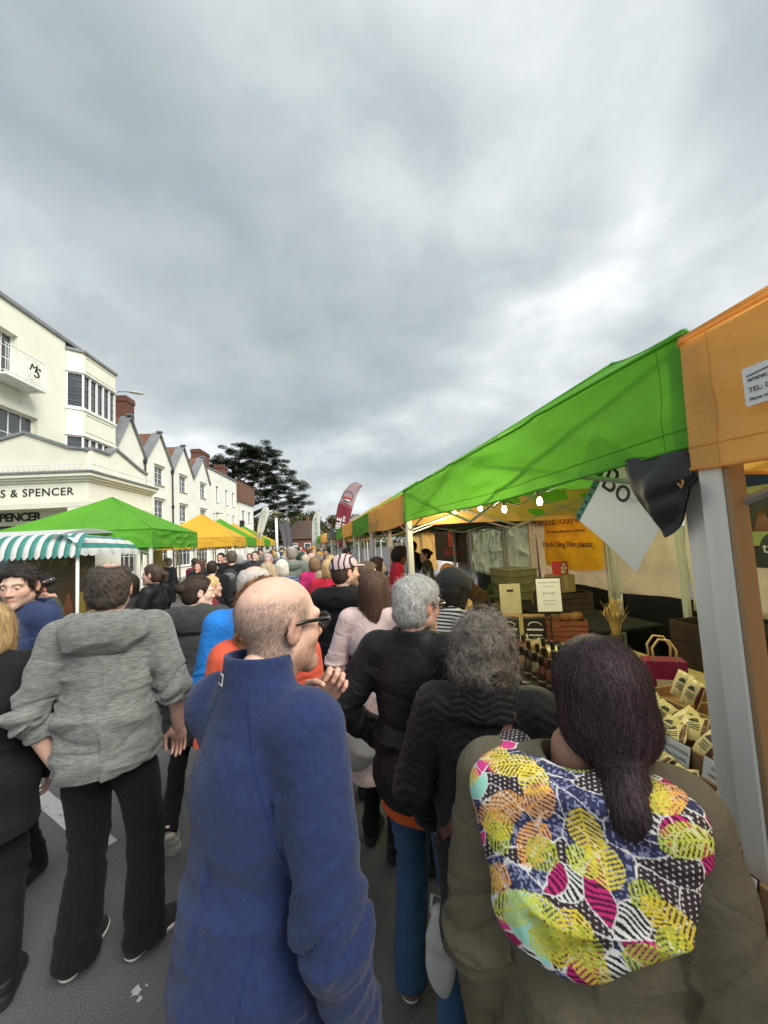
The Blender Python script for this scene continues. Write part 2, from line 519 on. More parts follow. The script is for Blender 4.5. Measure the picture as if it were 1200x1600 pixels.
def head_colors(V, skin, browc, beard=None, buzz=None, old=0.0, bald_top=True):
    x, y, z = V[:, 0], V[:, 1], V[:, 2]
    c = np.tile(np.array(skin, float), (len(V), 1))
    n = fbm(V * 38, 3)[:, None]
    c *= 0.86 + 0.28 * n
    def mix(msk, col, a):
        nonlocal c
        w_ = (msk * a)[:, None]
        c = c * (1 - w_) + np.array(col, float) * w_
    red = np.array(skin) * (1.12, 0.72, 0.66)
    mix(np.exp(-((y - 0.112) ** 2 + (z + 0.025) ** 2 + x ** 2) / 0.0006), red, 0.6)
    mix(smoothstep(0.074, 0.084, np.abs(x)) * (np.abs(z) < 0.05), red, 0.55)
    mix(np.exp(-((np.abs(x) - 0.042) ** 2 + (z + 0.025) ** 2) / 0.0005) * (y > 0.03), red, 0.4)
    lips = np.exp(-(((z + 0.063) / 0.009) ** 2 + (x / 0.024) ** 4)) * (y > 0.076)
    mix(lips, (skin[0] * 0.85, skin[1] * 0.45, skin[2] * 0.45), 0.8)
    mix(np.exp(-(((z + 0.0635) / 0.002) ** 2)) * (np.abs(x) < 0.022) * (y > 0.078), (skin[0] * .25, skin[1] * .12, skin[2] * .12), 0.8)
    br = np.exp(-(((z - 0.028 + 0.25 * (np.abs(x) - 0.03) ** 2 / 0.03) / 0.0055) ** 2)) * (np.abs(x) > 0.011) * (np.abs(x) < 0.052) * (y > 0.062)
    mix(br, browc, 0.8)
    if beard is not None:
        bm = smoothstep(-0.03, -0.055, z) * smoothstep(-0.02, 0.01, y) * (z > -0.135) * (1 - lips * 0.9)
        mus = np.exp(-(((z + 0.048) / 0.008) ** 2 + (x / 0.028) ** 4)) * (y > 0.07)
        mix(np.clip(bm + mus, 0, 1) * (0.65 + 0.6 * (vnoise(V * 260) - 0.5)), beard[0], beard[1])
    if buzz is not None:
        line = np.interp(z, [-0.2, -0.09, -0.03, 0.0, 0.05, 0.075, 0.2], [-0.04, -0.03, 0.0, 0.035, 0.045, 0.05, 0.05])
        hm = smoothstep(0.012, -0.012, y - line) * smoothstep(-0.105, -0.08, z)
        if bald_top:
            hm = hm * smoothstep(0.092, 0.052, z - 0.15 * np.minimum(y + 0.05, 0) + 0.02 * (fbm(V * 20) - .5))
        mix(hm * (0.78 + 0.7 * (vnoise(V * 300) - 0.5)), buzz[0], buzz[1])
    # eyes: white ball, dark iris
    for sx in (-1, 1):
        d = np.sqrt((x - sx * 0.031) ** 2 + (y - 0.079) ** 2 + (z - 0.006) ** 2)
        e = (d < 0.0138) & (y > 0.083) & (np.abs(z - 0.005) < 0.0042) & (np.abs(x - sx * 0.031) < 0.0105)
        c[e] = (0.42, 0.37, 0.34)
        ir = e & ((x - sx * 0.031) ** 2 + (z - 0.006) ** 2 < 0.0058 ** 2)
        c[ir] = (0.05, 0.035, 0.025)
    return np.clip(c, 0, 1)

def hand_template(curl, vox=0.0036, cache={}):
    """left hand hanging along -Z, palm towards +X, thumb towards +Y"""
    key = (round(curl, 2), vox)
    if key in cache: return cache[key]
    s = S()
    s.cap((0, 0, 0.05), (0, 0, -0.01), 0.027, 0.024)
    s.ell((0.002, 0.002, -0.050), (0.016, 0.041, 0.055), k=0.02)
    s.ell((0.010, 0.026, -0.035), (0.014, 0.016, 0.03), k=0.015)
    for y, z0, ln, ra in ((0.031, -0.088, 0.074, 0.0088), (0.0105, -0.094, 0.083, 0.0090), (-0.0105, -0.091, 0.077, 0.0086), (-0.031, -0.082, 0.060, 0.0078)):
        p = np.array([0.002, y * 0.93, z0 + 0.02]); a = 0.15 * curl
        seg = (0.02 + ln * 0.45, ln * 0.32, ln * 0.25)
        for q, l in enumerate(seg):
            d = np.array([math.sin(a), y * 0.35 * (1 - min(curl, 1)), -math.cos(a)])
            d = d / np.linalg.norm(d)
            s.cap(p, p + d * l, ra - 0.0006 * q, ra - 0.0006 * (q + 1), k=0.003)
            p = p + d * l
            a += curl * (0.75, 0.95, 0.6)[q]
    t0 = np.array([0.008, 0.030, -0.022]); t1 = np.array([0.016, 0.058, -0.050]); t2 = np.array([0.024 + 0.01 * curl, 0.066 - 0.012 * curl, -0.083]); t3 = t2 + np.array([0.006 + 0.014 * curl, -0.010 * curl, -0.024])
    s.cap(t0, t1, 0.014, 0.0115, k=0.012); s.cap(t1, t2, 0.0110, 0.0095, k=0.004); s.cap(t2, t3, 0.0095, 0.0075, k=0.003)
    cache[key] = s.mesh(vox)
    return cache[key]

def foot_template(vox=0.006, kind='shoe', cache={}):
    if (vox, kind) in cache: return cache[(vox, kind)]
    def base(e):
        s = S()
        s.cap((0, -0.050, 0.040), (0.002, 0.03, 0.05), 0.038 + e, 0.042 + e)
        s.cap((0.002, 0.03, 0.045), (0.004, 0.105, 0.036), 0.043 + e, 0.044 + e, k=0.03)
        s.ell((0.003, 0.13, 0.028), (0.043 + e, 0.06 + e, 0.034 + e), k=0.03)
        return s
    a = base(0.0)
    a.cap((0, -0.040, 0.05), (0, -0.042, 0.115), 0.040, 0.042, k=0.03, flat=True)
    a.fn(lambda X, Y, Z: 0.022 - Z, 'x', 0.004)
    b = base(0.005)
    b.fn(lambda X, Y, Z: Z - 0.030, 'x', 0.003); b.fn(lambda X, Y, Z: -Z, 'x', 0.003)
    cache[(vox, kind)] = (a.mesh(vox), b.mesh(vox))
    return cache[(vox, kind)]

def hair_shell(kind, seed=0, vox=0.005, cache={}):
    key = (kind, seed, vox)
    if key in cache: return cache[key]
    e = {'short': 0.009, 'thick': 0.013, 'balding': 0.009, 'bob': 0.024, 'long': 0.018, 'curly': 0.030, 'wavy': 0.030, 'pony': 0.014, 'bun': 0.012, 'afro': 0.055, 'lowpony': 0.017, 'crop': 0.012}[kind]
    s = S()
    s.ell((0, -0.018, 0.037), (0.076 + e, 0.099 + e, 0.085 + e))
    long_ = kind in ('bob', 'long', 'curly', 'wavy')
    s.ell((0, -0.048, -0.025), (0.064 + e, 0.058 + e, 0.062 + e), k=0.03)
    if kind == 'bob':
        s.ell((0, -0.045, -0.05), (0.088, 0.066, 0.085), k=0.03)
        for x in (-1, 1): s.ell((x * 0.078, 0.0, -0.045), (0.026, 0.045, 0.085), k=0.02)
    if kind == 'long':
        s.ell((0, -0.065, -0.13), (0.098, 0.052, 0.22), k=0.04)
        for x in (-1, 1): s.ell((x * 0.078, -0.002, -0.10), (0.028, 0.045, 0.17), k=0.02)
    if kind == 'curly':
        s.ell((0, -0.055, -0.10), (0.11, 0.075, 0.16), k=0.04)
        for x in (-1, 1): s.ell((x * 0.085, 0.0, -0.09), (0.04, 0.055, 0.13), k=0.02)
    if kind == 'wavy':
        s.ell((0, -0.055, -0.045), (0.102, 0.078, 0.085), k=0.03)
        for x in (-1, 1): s.ell((x * 0.080, -0.005, -0.03), (0.034, 0.05, 0.075), k=0.02)
    if kind == 'pony':
        s.cap((0, -0.115, 0.03), (0, -0.16, 0.0), 0.022, 0.028, k=0.02); s.cap((0, -0.16, 0.0), (0, -0.165, -0.14), 0.03, 0.014, k=0.02)
    if kind == 'bun':
        s.ell((0, -0.13, 0.03), (0.045, 0.04, 0.04), k=0.012)
    if kind == 'lowpony':
        s.ell((0, -0.055, -0.04), (0.088, 0.068, 0.072), k=0.03)
        s.cap((0.0, -0.088, -0.070), (0.0, -0.116, -0.108), 0.037, 0.030, k=0.02)
        s.cap((0.0, -0.116, -0.108), (-0.006, -0.128, -0.148), 0.030, 0.042, k=0.02)
        s.cap((-0.006, -0.128, -0.148), (-0.008, -0.124, -0.190), 0.042, 0.022, k=0.03)
    lo = {'short': (-0.03, -0.01), 'thick': (-0.03, -0.01), 'balding': (-0.03, -0.01)}.get(kind, (-0.03, 0.01))
    zs = [-0.5, -0.03, 0.0, 0.05, 0.075, 0.10, 0.2]
    ys = [-0.012, -0.008, 0.028, 0.046, 0.070, 0.085, 0.2]
    if long_: ys = [0.03, 0.035, 0.045, 0.050, 0.070, 0.090, 0.2]
    if kind == 'lowpony': ys = [0.0, 0.02, 0.045, 0.06, 0.075, 0.09, 0.2]
    if kind == 'balding': ys = [-0.012, -0.008, 0.012, 0.02, 0.02, 0.02, 0.02]
    s.fn(lambda X, Y, Z: np.interp(np.broadcast_to(Z, (1, 1, Z.shape[2])).ravel(), zs, ys)[None, None, :] - Y + 0 * X, 's', 0.008)
    if kind == 'balding':
        s.ell((0, -0.012, 0.148), (0.064, 0.094, 0.074), op='s', k=0.02)
    if not long_ and kind not in ('afro', 'lowpony'):
        for x in (-1, 1): s.ell((x * 0.088, -0.006, -0.012), (0.028, 0.026, 0.036), op='s', k=0.006)
        s.fn(lambda X, Y, Z: Z + 0.088, 's', 0.01)
    if kind == 'wavy': s.fn(lambda X, Y, Z: Z + 0.135, 's', 0.01)
    if kind == 'bob': s.fn(lambda X, Y, Z: Z + 0.125, 's', 0.01)
    V, F = s.mesh(vox)
    n = vnormals(V, F)
    amp = {'curly': 0.022, 'wavy': 0.016, 'afro': 0.015, 'long': 0.006, 'bob': 0.008, 'thick': 0.006}.get(kind, 0.003)
    fr = {'curly': 38, 'wavy': 34, 'afro': 45, 'long': 25}.get(kind, 40)
    q = V * fr + seed * 3.1
    if kind in ('long', 'bob', 'lowpony', 'pony'): q = q * (1, 1, 0.22)
    V = V + n * ((fbm(q, 3) - 0.5) * 2 * amp)[:, None]
    cache[key] = (V, F)
    return V, F

def strands(V, F, num, length, step, flow, wid, wave=0.0, wfreq=60, lift=0.004, seed=0, zlim=None, sel=None, lift0=0.0008, clump=1, dvs=0.22):
    """thin ribbons that run over a hair surface"""
    rg = np.random.default_rng(seed)
    bvh = BVHTree.FromPolygons([tuple(v) for v in V], [tuple(f) for f in F])
    nrm = vnormals(V, F)
    cand = np.arange(len(V)) if sel is None else np.nonzero(sel(V))[0]
    pick = np.repeat(rg.choice(cand, num // clump + 1), clump)[:num]
    gph = rg.uniform(0, 6.28, num // clump + 1); gdv = rg.normal(0, dvs, (num // clump + 1, 3)); glf = rg.uniform(0.1, 1.3, num // clump + 1)
    NS = max(3, int(length / step))
    P = []; Q = []; ID = []
    verts = np.zeros((num, NS + 1, 2, 3), np.float32)
    for a, i in enumerate(pick):
        p = Vector(V[i] + rg.normal(0, 0.003 if clump == 1 else 0.0045, 3)); nn = Vector(nrm[i]); gi = a // clump
        ln = rg.uniform(0.6, 1.15) * step
        ph = gph[gi] + rg.normal(0, .25); dv = Vector(gdv[gi] + rg.normal(0, .05, 3)); wd = wid * rg.uniform(0.6, 1.3)
        lf = lift * (glf[gi] + rg.normal(0, .08))
        r_ = rg.uniform(0, 1)
        for k in range(NS + 1):
            loc, nn2, _, _ = bvh.find_nearest(p)
            if loc is None: break
            nn = nn2
            d = Vector(flow(loc)) + dv
            d = d - nn * d.dot(nn)
            if d.length < 1e-6: d = Vector((0, 0, -1))
            d.normalize()
            sd = d.cross(nn)
            t = k / NS
            c = loc + nn * (lift0 + lf * (0.25 + t)) + sd * (wave * math.sin(ph + wfreq * k * ln))
            hw = wd * 0.5 * (1 - 0.8 * t)
            verts[a, k, 0] = c - sd * hw; verts[a, k, 1] = c + sd * hw
            p = loc + d * ln
    Vs = verts.reshape(-1, 3)
    base = (np.arange(num) * (NS + 1) * 2)[:, None] + (np.arange(NS) * 2)[None]
    base = base.ravel()
    Fs = np.stack([base, base + 1, base + 3, base + 2], 1)
    rnd = np.repeat(rg.uniform(0, 1, num), (NS + 1) * 2)
    return Vs, Fs, rnd

def join(parts):
    """[(V, F, C)] -> one V, F, C"""
    V = []; F = []; C = []; b = 0
    for v, f, c in parts:
        V.append(v); F.append(f + b); C.append(np.broadcast_to(np.asarray(c, float), (len(v), 3))); b += len(v)
    return np.concatenate(V), np.concatenate(F), np.concatenate(C)

SKIN = mat('skin', (0.6, 0.4, 0.3), rough=0.52, var=0.10, vscale=45, bump=0.2, bscale=420, attr='tint', spec=0.35)
HAIR = mat('hair', (0.2, 0.15, 0.1), rough=0.5, var=0.10, vscale=40, attr='tint', spec=0.22, bump=0.25, bscale=260, stretch=(1, 1, 0.3))
FAIR = (0.62, 0.40, 0.31); PALE = (0.68, 0.47, 0.38); RUDDY = (0.60, 0.34, 0.26); BROWN = (0.17, 0.085, 0.05); TAN = (0.50, 0.31, 0.22)
SHOE_BLACK = mat('shoe_black', (0.018, 0.017, 0.017), rough=0.55, bump=0.1, bscale=90)
SOLE_DARK = mat('sole_dark', (0.02, 0.02, 0.02), rough=0.8)
SOLE_WHITE = mat('sole_white', (0.66, 0.63, 0.56), rough=0.7, var=0.2, vscale=30)

def T4(M, V):
    A = np.array(M)
    return V @ A[:3, :3].T + A[:3, 3]

def crease(p, w_=0.075):
    return np.exp(-((vnoise(p) - 0.5) / w_) ** 2)
def fold_disp(V, arms, amp, hem, seed):
    """cloth folds: rings round elbows and cuffs, drape and compression folds on the trunk"""
    q = V + 0.05 * np.stack([vnoise(V * 6 + seed), vnoise(V * 6 + seed + 31), vnoise(V * 6 + seed + 57)], 1)
    big = fbm(q * (4.2, 4.2, 3.0) + seed, 2) - 0.5
    zig = ridge(np.stack([q[:, 0] * 3.2 + q[:, 2] * 3.5 * np.sign(V[:, 0]), q[:, 1] * 3.5, q[:, 2] * 8.5 + seed], 1)) - 0.35
    waist = np.exp(-((V[:, 2] - 1.06) / 0.12) ** 2) + 0.8 * np.exp(-((V[:, 2] - hem - 0.04) / 0.07) ** 2) + 0.25
    pit = np.exp(-(((np.abs(V[:, 0]) - 0.17) / 0.06) ** 2 + ((V[:, 2] - 1.27) / 0.1) ** 2))
    fine = ridge(np.stack([q[:, 0] * 9 + q[:, 2] * 7 * np.sign(V[:, 0]), q[:, 1] * 8, q[:, 2] * 17 + seed * 2], 1)) - 0.35
    d_t = amp * (2.4 * big + 1.7 * zig * waist + 1.5 * zig * pit + 0.6 * fine * (waist + pit))
    sg = np.sign(V[:, 0])
    c1 = crease(np.stack([q[:, 0] * 2.6 + q[:, 2] * 2.2 * sg, q[:, 1] * 2.6, q[:, 2] * 6.5 + seed], 1))
    c2 = crease(np.stack([q[:, 0] * 5 - q[:, 2] * 4 * sg, q[:, 1] * 5, q[:, 2] * 9 + seed + 40], 1), .06)
    c3 = crease(np.stack([q[:, 0] * 7, q[:, 1] * 7, q[:, 2] * 1.6 + seed + 80], 1), .07)
    d_t = d_t - amp * (0.85 * c1 * np.clip(waist + .25, 0, 1.2) + 0.55 * c2 * np.clip(waist + pit, 0, 1) + 0.5 * c3 * smoothstep(1.25, 0.9, V[:, 2]))
    out = d_t
    best = np.full(len(V), 1e9)
    for a, e, w_ in arms:
        for (p0, p1, end) in ((a, e, 0), (e, w_, 1)):
            ab = p1 - p0; L = np.linalg.norm(ab); t = ((V - p0) @ ab) / L ** 2; tc_ = np.clip(t, 0, 1)
            dist = np.linalg.norm(V - p0 - tc_[:, None] * ab, axis=1)
            m = (dist < 0.085) & (dist < best) & (t > -0.1)
            if end == 0: m &= t > 0.3
            best = np.where(m, dist, best)
            ax = ab / L
            perp = V - p0 - t[:, None] * ab
            rings = ridge(np.stack([perp[:, 0] * 9, perp[:, 1] * 9 + 7 * end, t * L * 24 + perp[:, 0] * 8 + perp[:, 2] * 6 + seed], 1)) - 0.35
            near_elbow = np.exp(-((t - (1 if end == 0 else 0)) * L / 0.075) ** 2) + (0.9 * np.exp(-((t - 0.95) * L / 0.07) ** 2) if end else 0) + 0.22
            cr = crease(np.stack([perp[:, 0] * 6, perp[:, 1] * 6 + 3 * end, t * L * 15 + perp[:, 0] * 9 + perp[:, 2] * 5 + seed + 11], 1), .08)
            out = np.where(m, amp * (2.2 * rings * near_elbow + 1.6 * big - 1.0 * cr * np.clip(near_elbow + .2, 0, 1)), out)
    return out

LOD = {0: (0.0062, 0.0085, 0.011, 0.0042, 0.0036, 0.005), 1: (0.013, 0.015, 0.018, 0.006, 0.005, 0.007), 2: (0.021, 0.024, 0.026, 0.009, 0.008, 0.0105)}
def person(label, loc, rz, H=1.72, sex='m', lod=1, wd=1.0, belly=0.0, lean=0.0, head=(0, 0, 0), arms=None, legs=None, hands=(0.45, 0.45),
           top=None, bottom=None, shoes=None, hair=('short', (0.08, 0.05, 0.03)), skin=FAIR, beard=None, buzz=None, hood=None, collar=None,
           group=None, seed=0, strand=None, brow=None, scarf=None, neck_fwd=0.0, bald_top=True, skip_hands=False, body_name='body', hairtilt=0.0, head_dx=0.0):
    sc = H / 1.75
    vt, vb, vbody, vh, vhand, vhair = LOD[lod]
    root = thing('person', label, 'person', loc, rz, group)
    top = dict(dict(mat='black_cloth', hem=0.82, th=0.014, sleeve=0.97, amp=0.006, name='jacket', flare=0.0), **(top or {}))
    bottom = dict(dict(mat='black_trousers', r=1.0), **(bottom or {}))
    wx = 0.168 * wd
    sh = {-1: np.array([-0.182 * wd, -0.012, 1.436]), 1: np.array([0.182 * wd, -0.012, 1.436])}
    A = {-1: (np.array([-0.222 * wd - .01, -0.045, 1.14]), np.array([-0.226 * wd - .01, 0.035, 0.89])), 1: (np.array([0.222 * wd + .01, -0.045, 1.14]), np.array([0.226 * wd + .01, 0.035, 0.89]))}
    if arms:
        for k, v in arms.items():
            A[k] = (np.array(v[0], float), np.array(v[1], float))
    FT = {-1: (-0.10, 0.0, 0.0, 0.10, 0.0), 1: (0.10, 0.02, 0.0, -0.10, 0.0)}      # x, y, z, yaw, pitch
    if legs: FT.update(legs)
    def bend(V):
        if not lean: return V
        V = np.array(V, float)
        wgt = smoothstep(0.86, 1.12, V[:, 2]) * lean
        c, s_ = np.cos(wgt), np.sin(wgt)
        y, z = V[:, 1].copy(), V[:, 2] - 0.95
        V[:, 1] = y * c + z * s_
        V[:, 2] = 0.95 - y * s_ + z * c
        return V
    # ---- garment on the trunk and arms
    th = top['th']; hem = top['hem']; fl = top['flare']
    g = S()
    g.ell((0, -0.004, 1.30), (wx + th, 0.116 + th, 0.19 + th), k=0.05)
    g.cap((-0.150 * wd, -0.014, 1.440), (0.150 * wd, -0.014, 1.440), 0.060 + th * .6, 0.060 + th * .6, k=0.04)
    for x in (-1, 1):
        g.cap((x * 0.12 * wd, -0.018, 1.450), (x * 0.035, -0.026, 1.500), 0.044 + th * .5, 0.042 + th * .3, k=0.035)
    g.ell((0, 0.012 + belly * 0.5, 1.11), (0.150 * wd + belly * .7 + th, 0.118 + belly + th, 0.18), k=0.06)
    g.cone(min(hem, 1.0) - 0.02, 1.10, 0.166 * wd + th + fl, 0.132 + th + fl + belly * .4, 0.152 * wd + th + belly * .6, 0.118 + th + belly * .8, k=0.06)
    g.ell((0, -0.012, 0.95), (0.170 * wd + th, 0.132 + th, 0.13), k=0.06)
    for x in (-1, 1):
        e_, w_ = A[x]
        k1 = 0.035
        g.cap(sh[x], e_, 0.062 + th * .75, 0.050 + th * .8, k=k1)
        sl = top['sleeve'] if not isinstance(top['sleeve'], tuple) else top['sleeve'][0 if x < 0 else 1]
        g.cap(e_, e_ + (w_ - e_) * sl, 0.050 + th * .8, 0.050 + (0.036 - 0.050) * sl + th * .75, k=0.022, flat=True)
    g.fn(lambda X, Y, Z: (hem - Z + 0.008 * np.sin(X * 21 + seed) + 0.006 * np.sin(Y * 33)) * (1.0) if True else 0, 'x', 0.004) if top.get('cut', True) and min(A[-1][1][2], A[1][1][2], A[-1][0][2], A[1][0][2]) > hem + 0.05 else g.fn(lambda X, Y, Z: np.where(np.abs(X) < 0.185 * wd + th * 0.5 + fl, hem - Z, -0.2), 'x', 0.003)
    if collar == 'stand':
        g.cone(1.44, top.get('collar_z', 1.545), 0.085, 0.083, 0.078, 0.076, cy=(-0.018, -0.020), k=0.025)
    elif collar == 'crew' or collar is None:
        g.cone(1.44, 1.515, 0.082, 0.080, 0.072, 0.070, cy=(-0.018, -0.02), k=0.025)
    g.cap((0, -0.025, 1.47), (0, -0.02, 1.66), 0.062, 0.064, k=0.006, op='s')
    V, F = g.mesh(vt)
    n = vnormals(V, F)
    AR = [(sh[x], A[x][0], A[x][1]) for x in (-1, 1)]
    d = fold_disp(V, AR, top['amp'], hem, seed * 1.7 + 2.0)
    d *= 1 - 0.75 * smoothstep(1.36, 1.46, V[:, 2])
    if top.get('disp'): d = d + top['disp'](V, n)
    V = V + n * d[:, None]
    V = bend(V) * sc
    gm = raw_mesh(top['name'], V, F, MATS[top['mat']])
    go = obj(top['name'], gm, root)
    root['_top'] = go.name
    # ---- trousers
    b = S()
    rr = bottom['r']
    hz = 0.90
    b.cone(0.84, 1.02, 0.155 * wd, 0.122, 0.150 * wd, 0.115 + belly * .5, k=0.03)
    b.ell((0, -0.02, 0.92), (0.158 * wd, 0.128, 0.11), k=0.04)
    knees = {}
    for x in (-1, 1):
        fx, fy, fz, fyaw, fpit = FT[x]
        hip = np.array([x * 0.085 * wd, 0, hz]); ank = np.array([fx, fy - 0.04, fz + 0.085])
        if fpit: ank = np.array([fx, fy - 0.02, fz + 0.10])
        v = ank - hip; L = np.linalg.norm(v)
        off = math.sqrt(max(0.42 ** 2 - (L / 2) ** 2, 0.0)) if L < 0.84 else 0.01
        kn = (hip + ank) / 2 + np.array([0, 1, 0]) * off + np.array([math.sin(-fyaw) * off * .3, 0, 0])
        knees[x] = (hip, kn, ank)
        b.cap(hip, kn, 0.083 * rr * (0.5 + 0.5 * wd), 0.062 * rr, k=0.03)
        b.cap(kn, ank - np.array([0, 0, 0.03]), 0.062 * rr, bottom.get('cuff', 0.052) * rr, k=0.02, flat=True)
    V, F = b.mesh(vb)
    n = vnormals(V, F)
    q = V * (7, 7, 15) + seed
    wz = np.exp(-((V[:, 2] - 0.48) / 0.1) ** 2) + 1.2 * np.exp(-((V[:, 2] - 0.12) / 0.08) ** 2) + 0.4 + 0.8 * np.exp(-((V[:, 2] - 0.84) / 0.06) ** 2)
    dd = 0.007 * (ridge(q) - 0.35) * wz - 0.009 * crease(np.stack([V[:, 0] * 5 + V[:, 2] * 3, V[:, 1] * 5, V[:, 2] * 9 + seed], 1)) * np.clip(wz, 0, 1) + 0.008 * (fbm(V * (9, 9, 2.5) + 9 + seed, 2) - 0.5)
    V = (V + n * dd[:, None]) * sc
    obj('trousers', raw_mesh('trousers', V, F, MATS[bottom['mat']]), root)
    # ---- shoes
    shoes = shoes or (SHOE_BLACK, SOLE_DARK)
    (VS, FS), (VO, FO) = foot_template(0.006 if lod == 0 else 0.011)
    for x in (-1, 1):
        fx, fy, fz, fyaw, fpit = FT[x]
        M = Matrix.Translation((fx, fy, fz)) @ Matrix.Rotation(fyaw, 4, 'Z') @ Matrix.Rotation(fpit, 4, 'X')
        mir = np.array([x, 1, 1.0])
        o = obj('shoe', raw_mesh('shoe', T4(M, VS * mir) * sc, FS if x > 0 else FS[:, ::-1], shoes[0]), root)
        obj('sole', raw_mesh('sole', T4(M, VO * mir) * sc, FO if x > 0 else FO[:, ::-1], shoes[1]), o)
    # ---- body: one mesh with head, neck, trunk, limbs, hands
    HV, HF = head_template(sex, vh)
    hy, hp, hr = head
    MH = Matrix.Translation((head_dx, 0.022 + neck_fwd, 1.63)) @ Matrix.Translation((0, -0.03, -0.09)) @ Matrix.Rotation(-hy, 4, 'Z') @ Matrix.Rotation(hp, 4, 'X') @ Matrix.Rotation(hr, 4, 'Y') @ Matrix.Translation((0, 0.03, 0.09))
    browc = brow or (hair[1] if hair else (0.15, 0.1, 0.07))
    hc = head_colors(HV, skin, np.array(browc) * 0.7, beard, buzz, bald_top=bald_top)
    parts = [(bend(T4(MH, HV)), HF, hc)]
    ib = S()
    ib.ell((0, 0, 1.29), (wx - 0.012, 0.098, 0.17), k=0.05); ib.ell((0, 0.005, 1.10), (0.132 * wd, 0.10, 0.17), k=0.05); ib.ell((0, 0, 0.95), (0.140 * wd, 0.105, 0.11), k=0.05)
    ib.cap((-0.12 * wd, -0.016, 1.425), (0.12 * wd, -0.016, 1.425), 0.05, 0.05, k=0.04)
    ib.cap((0, -0.024, 1.44), (0, -0.018, 1.535), 0.05, 0.046, k=0.03)
    for x in (-1, 1):
        e_, w_ = A[x]
        ib.cap(sh[x], e_, 0.046, 0.040, k=0.03); ib.cap(e_, w_, 0.041 if sex == 'm' else 0.036, 0.028 if sex == 'm' else 0.024, k=0.012)
        hip, kn, ank = knees[x]
        ib.cap(hip, kn, 0.052, 0.036, k=0.03); ib.cap(kn, ank, 0.036, 0.027, k=0.015)
    BV, BF = ib.mesh(vbody)
    sk = np.array(skin)
    parts.append((bend(BV), BF, np.clip(sk * (0.9 + 0.2 * fbm(BV * 20, 2)[:, None]), 0, 1)))
    if not skip_hands:
        for x in (-1, 1):
            cv = hands[0 if x < 0 else 1]
            if cv is None: continue
            if not isinstance(cv, tuple): cv = (cv, None)
            curl, pal = cv
            HVt, HFt = hand_template(curl, vhand)
            e_, w_ = A[x]
            dn = (w_ - e_); dn = dn / np.linalg.norm(dn)
            pn = np.array(pal, float) if pal is not None else np.array([-x, -0.25, 0.0])
            pn = pn - dn * (pn @ dn); pn = pn / np.linalg.norm(pn)
            zax = -dn; xax = pn; yax = np.cross(zax, xax)
            if x > 0: Vh = HVt * np.array([1, -1, 1.0]); Fh = HFt[:, ::-1]
            else: Vh = HVt; Fh = HFt
            # left hand: palm +X, thumb +Y; keep the thumb pointing forward/up
            M = np.stack([xax, yax, zax], 1)
            Vh = (Vh * (0.96 if sex == 'm' else 0.88)) @ M.T + w_
            parts.append((bend(Vh), Fh, np.clip(sk * (1.0, 0.93, 0.92) * (0.88 + 0.24 * fbm(HVt * 60, 2)[:, None]), 0, 1)))
    V, F, C = join(parts)
    bm = raw_mesh(body_name, V * sc, F, SKIN)
    vcol(bm, 'tint', C)
    obj(body_name, bm, root)
    # ---- hair
    if hair:
        kind, hcol = hair[0], np.array(hair[1], float)
        h2 = np.array(hair[2], float) if len(hair) > 2 else hcol * 1.5
        HVs, HFs = hair_shell(kind, seed % 5, vhair)
        tn = fbm(HVs * (30, 30, 12), 2)[:, None]
        parts = [(HVs, HFs, hcol * (0.75 + 0.3 * tn) + (h2 - hcol) * 0.4 * tn)]
        if strand:
            Vs, Fs, rnd = strands(HVs, HFs, **strand, seed=seed)
            parts.append((Vs, Fs, hcol[None] + (h2 - hcol)[None] * rnd[:, None]))
            fl_ = dict(strand); fl_['num'] = max(120, strand['num'] // 9); fl_['lift'] = max(strand.get('lift', .004) * 3.0, .012); fl_['dvs'] = .55; fl_['wid'] = min(strand['wid'], .0012); fl_['clump'] = 1
            Vs, Fs, rnd = strands(HVs, HFs, **fl_, seed=seed + 50)
            parts.append((Vs, Fs, hcol[None] + (h2 - hcol)[None] * rnd[:, None]))
        V, F, C = join(parts)
        V = bend(T4(MH, V)) * sc
        me = raw_mesh('hair', V, F, HAIR); vcol(me, 'tint', np.clip(C, 0, 1))
        obj('hair', me, root)
    elif buzz is not None and lod == 0:
        def zone(v):
            ln_ = np.interp(v[:, 2], [-0.2, -0.09, -0.03, 0.0, 0.05, 0.075, 0.2], [-0.04, -0.03, 0.0, 0.03, 0.04, 0.045, 0.045])
            return (v[:, 1] < ln_) & (v[:, 2] > -.088) & (v[:, 2] - .15 * np.minimum(v[:, 1] + .05, 0) < .072) & (np.abs(v[:, 0]) < .082) & (vnoise(v * 900) > smoothstep(.02, .08, v[:, 2] + .25 * np.maximum(v[:, 1], 0)) * .85)
        Vs, Fs, rnd = strands(HV, HF, 5000, .007, .0025, lambda p: (p[0] * 2, -.3, -1), .0008, lift=.0028, seed=seed, sel=zone)
        c0 = np.array(buzz[0])
        V = bend(T4(MH, Vs)) * sc
        me = raw_mesh('hair', V, Fs, HAIR); vcol(me, 'tint', np.clip(c0[None] * (.7 + 2.2 * rnd[:, None]), 0, 1))
        obj('hair', me, root)
    # ---- hood lying on the back
    if hood:
        hs = S(); k = hood.get('size', 1.0)
        hs.ell((0, -0.098, 1.455), (0.150 * k, 0.072 * k, 0.098 * k), k=0.03)
        for x in (-1, 1):
            hs.cap((x * 0.105, -0.07, 1.485), (x * 0.085, 0.035, 1.455), 0.042 * k, 0.034 * k, k=0.03)
            hs.cap((x * 0.085, 0.035, 1.455), (x * 0.035, 0.095, 1.40), 0.034 * k, 0.02, k=0.02)
        hs.ell((0, -0.060, 1.535), (0.098 * k, 0.066 * k, 0.075 * k), op='s', k=0.02)
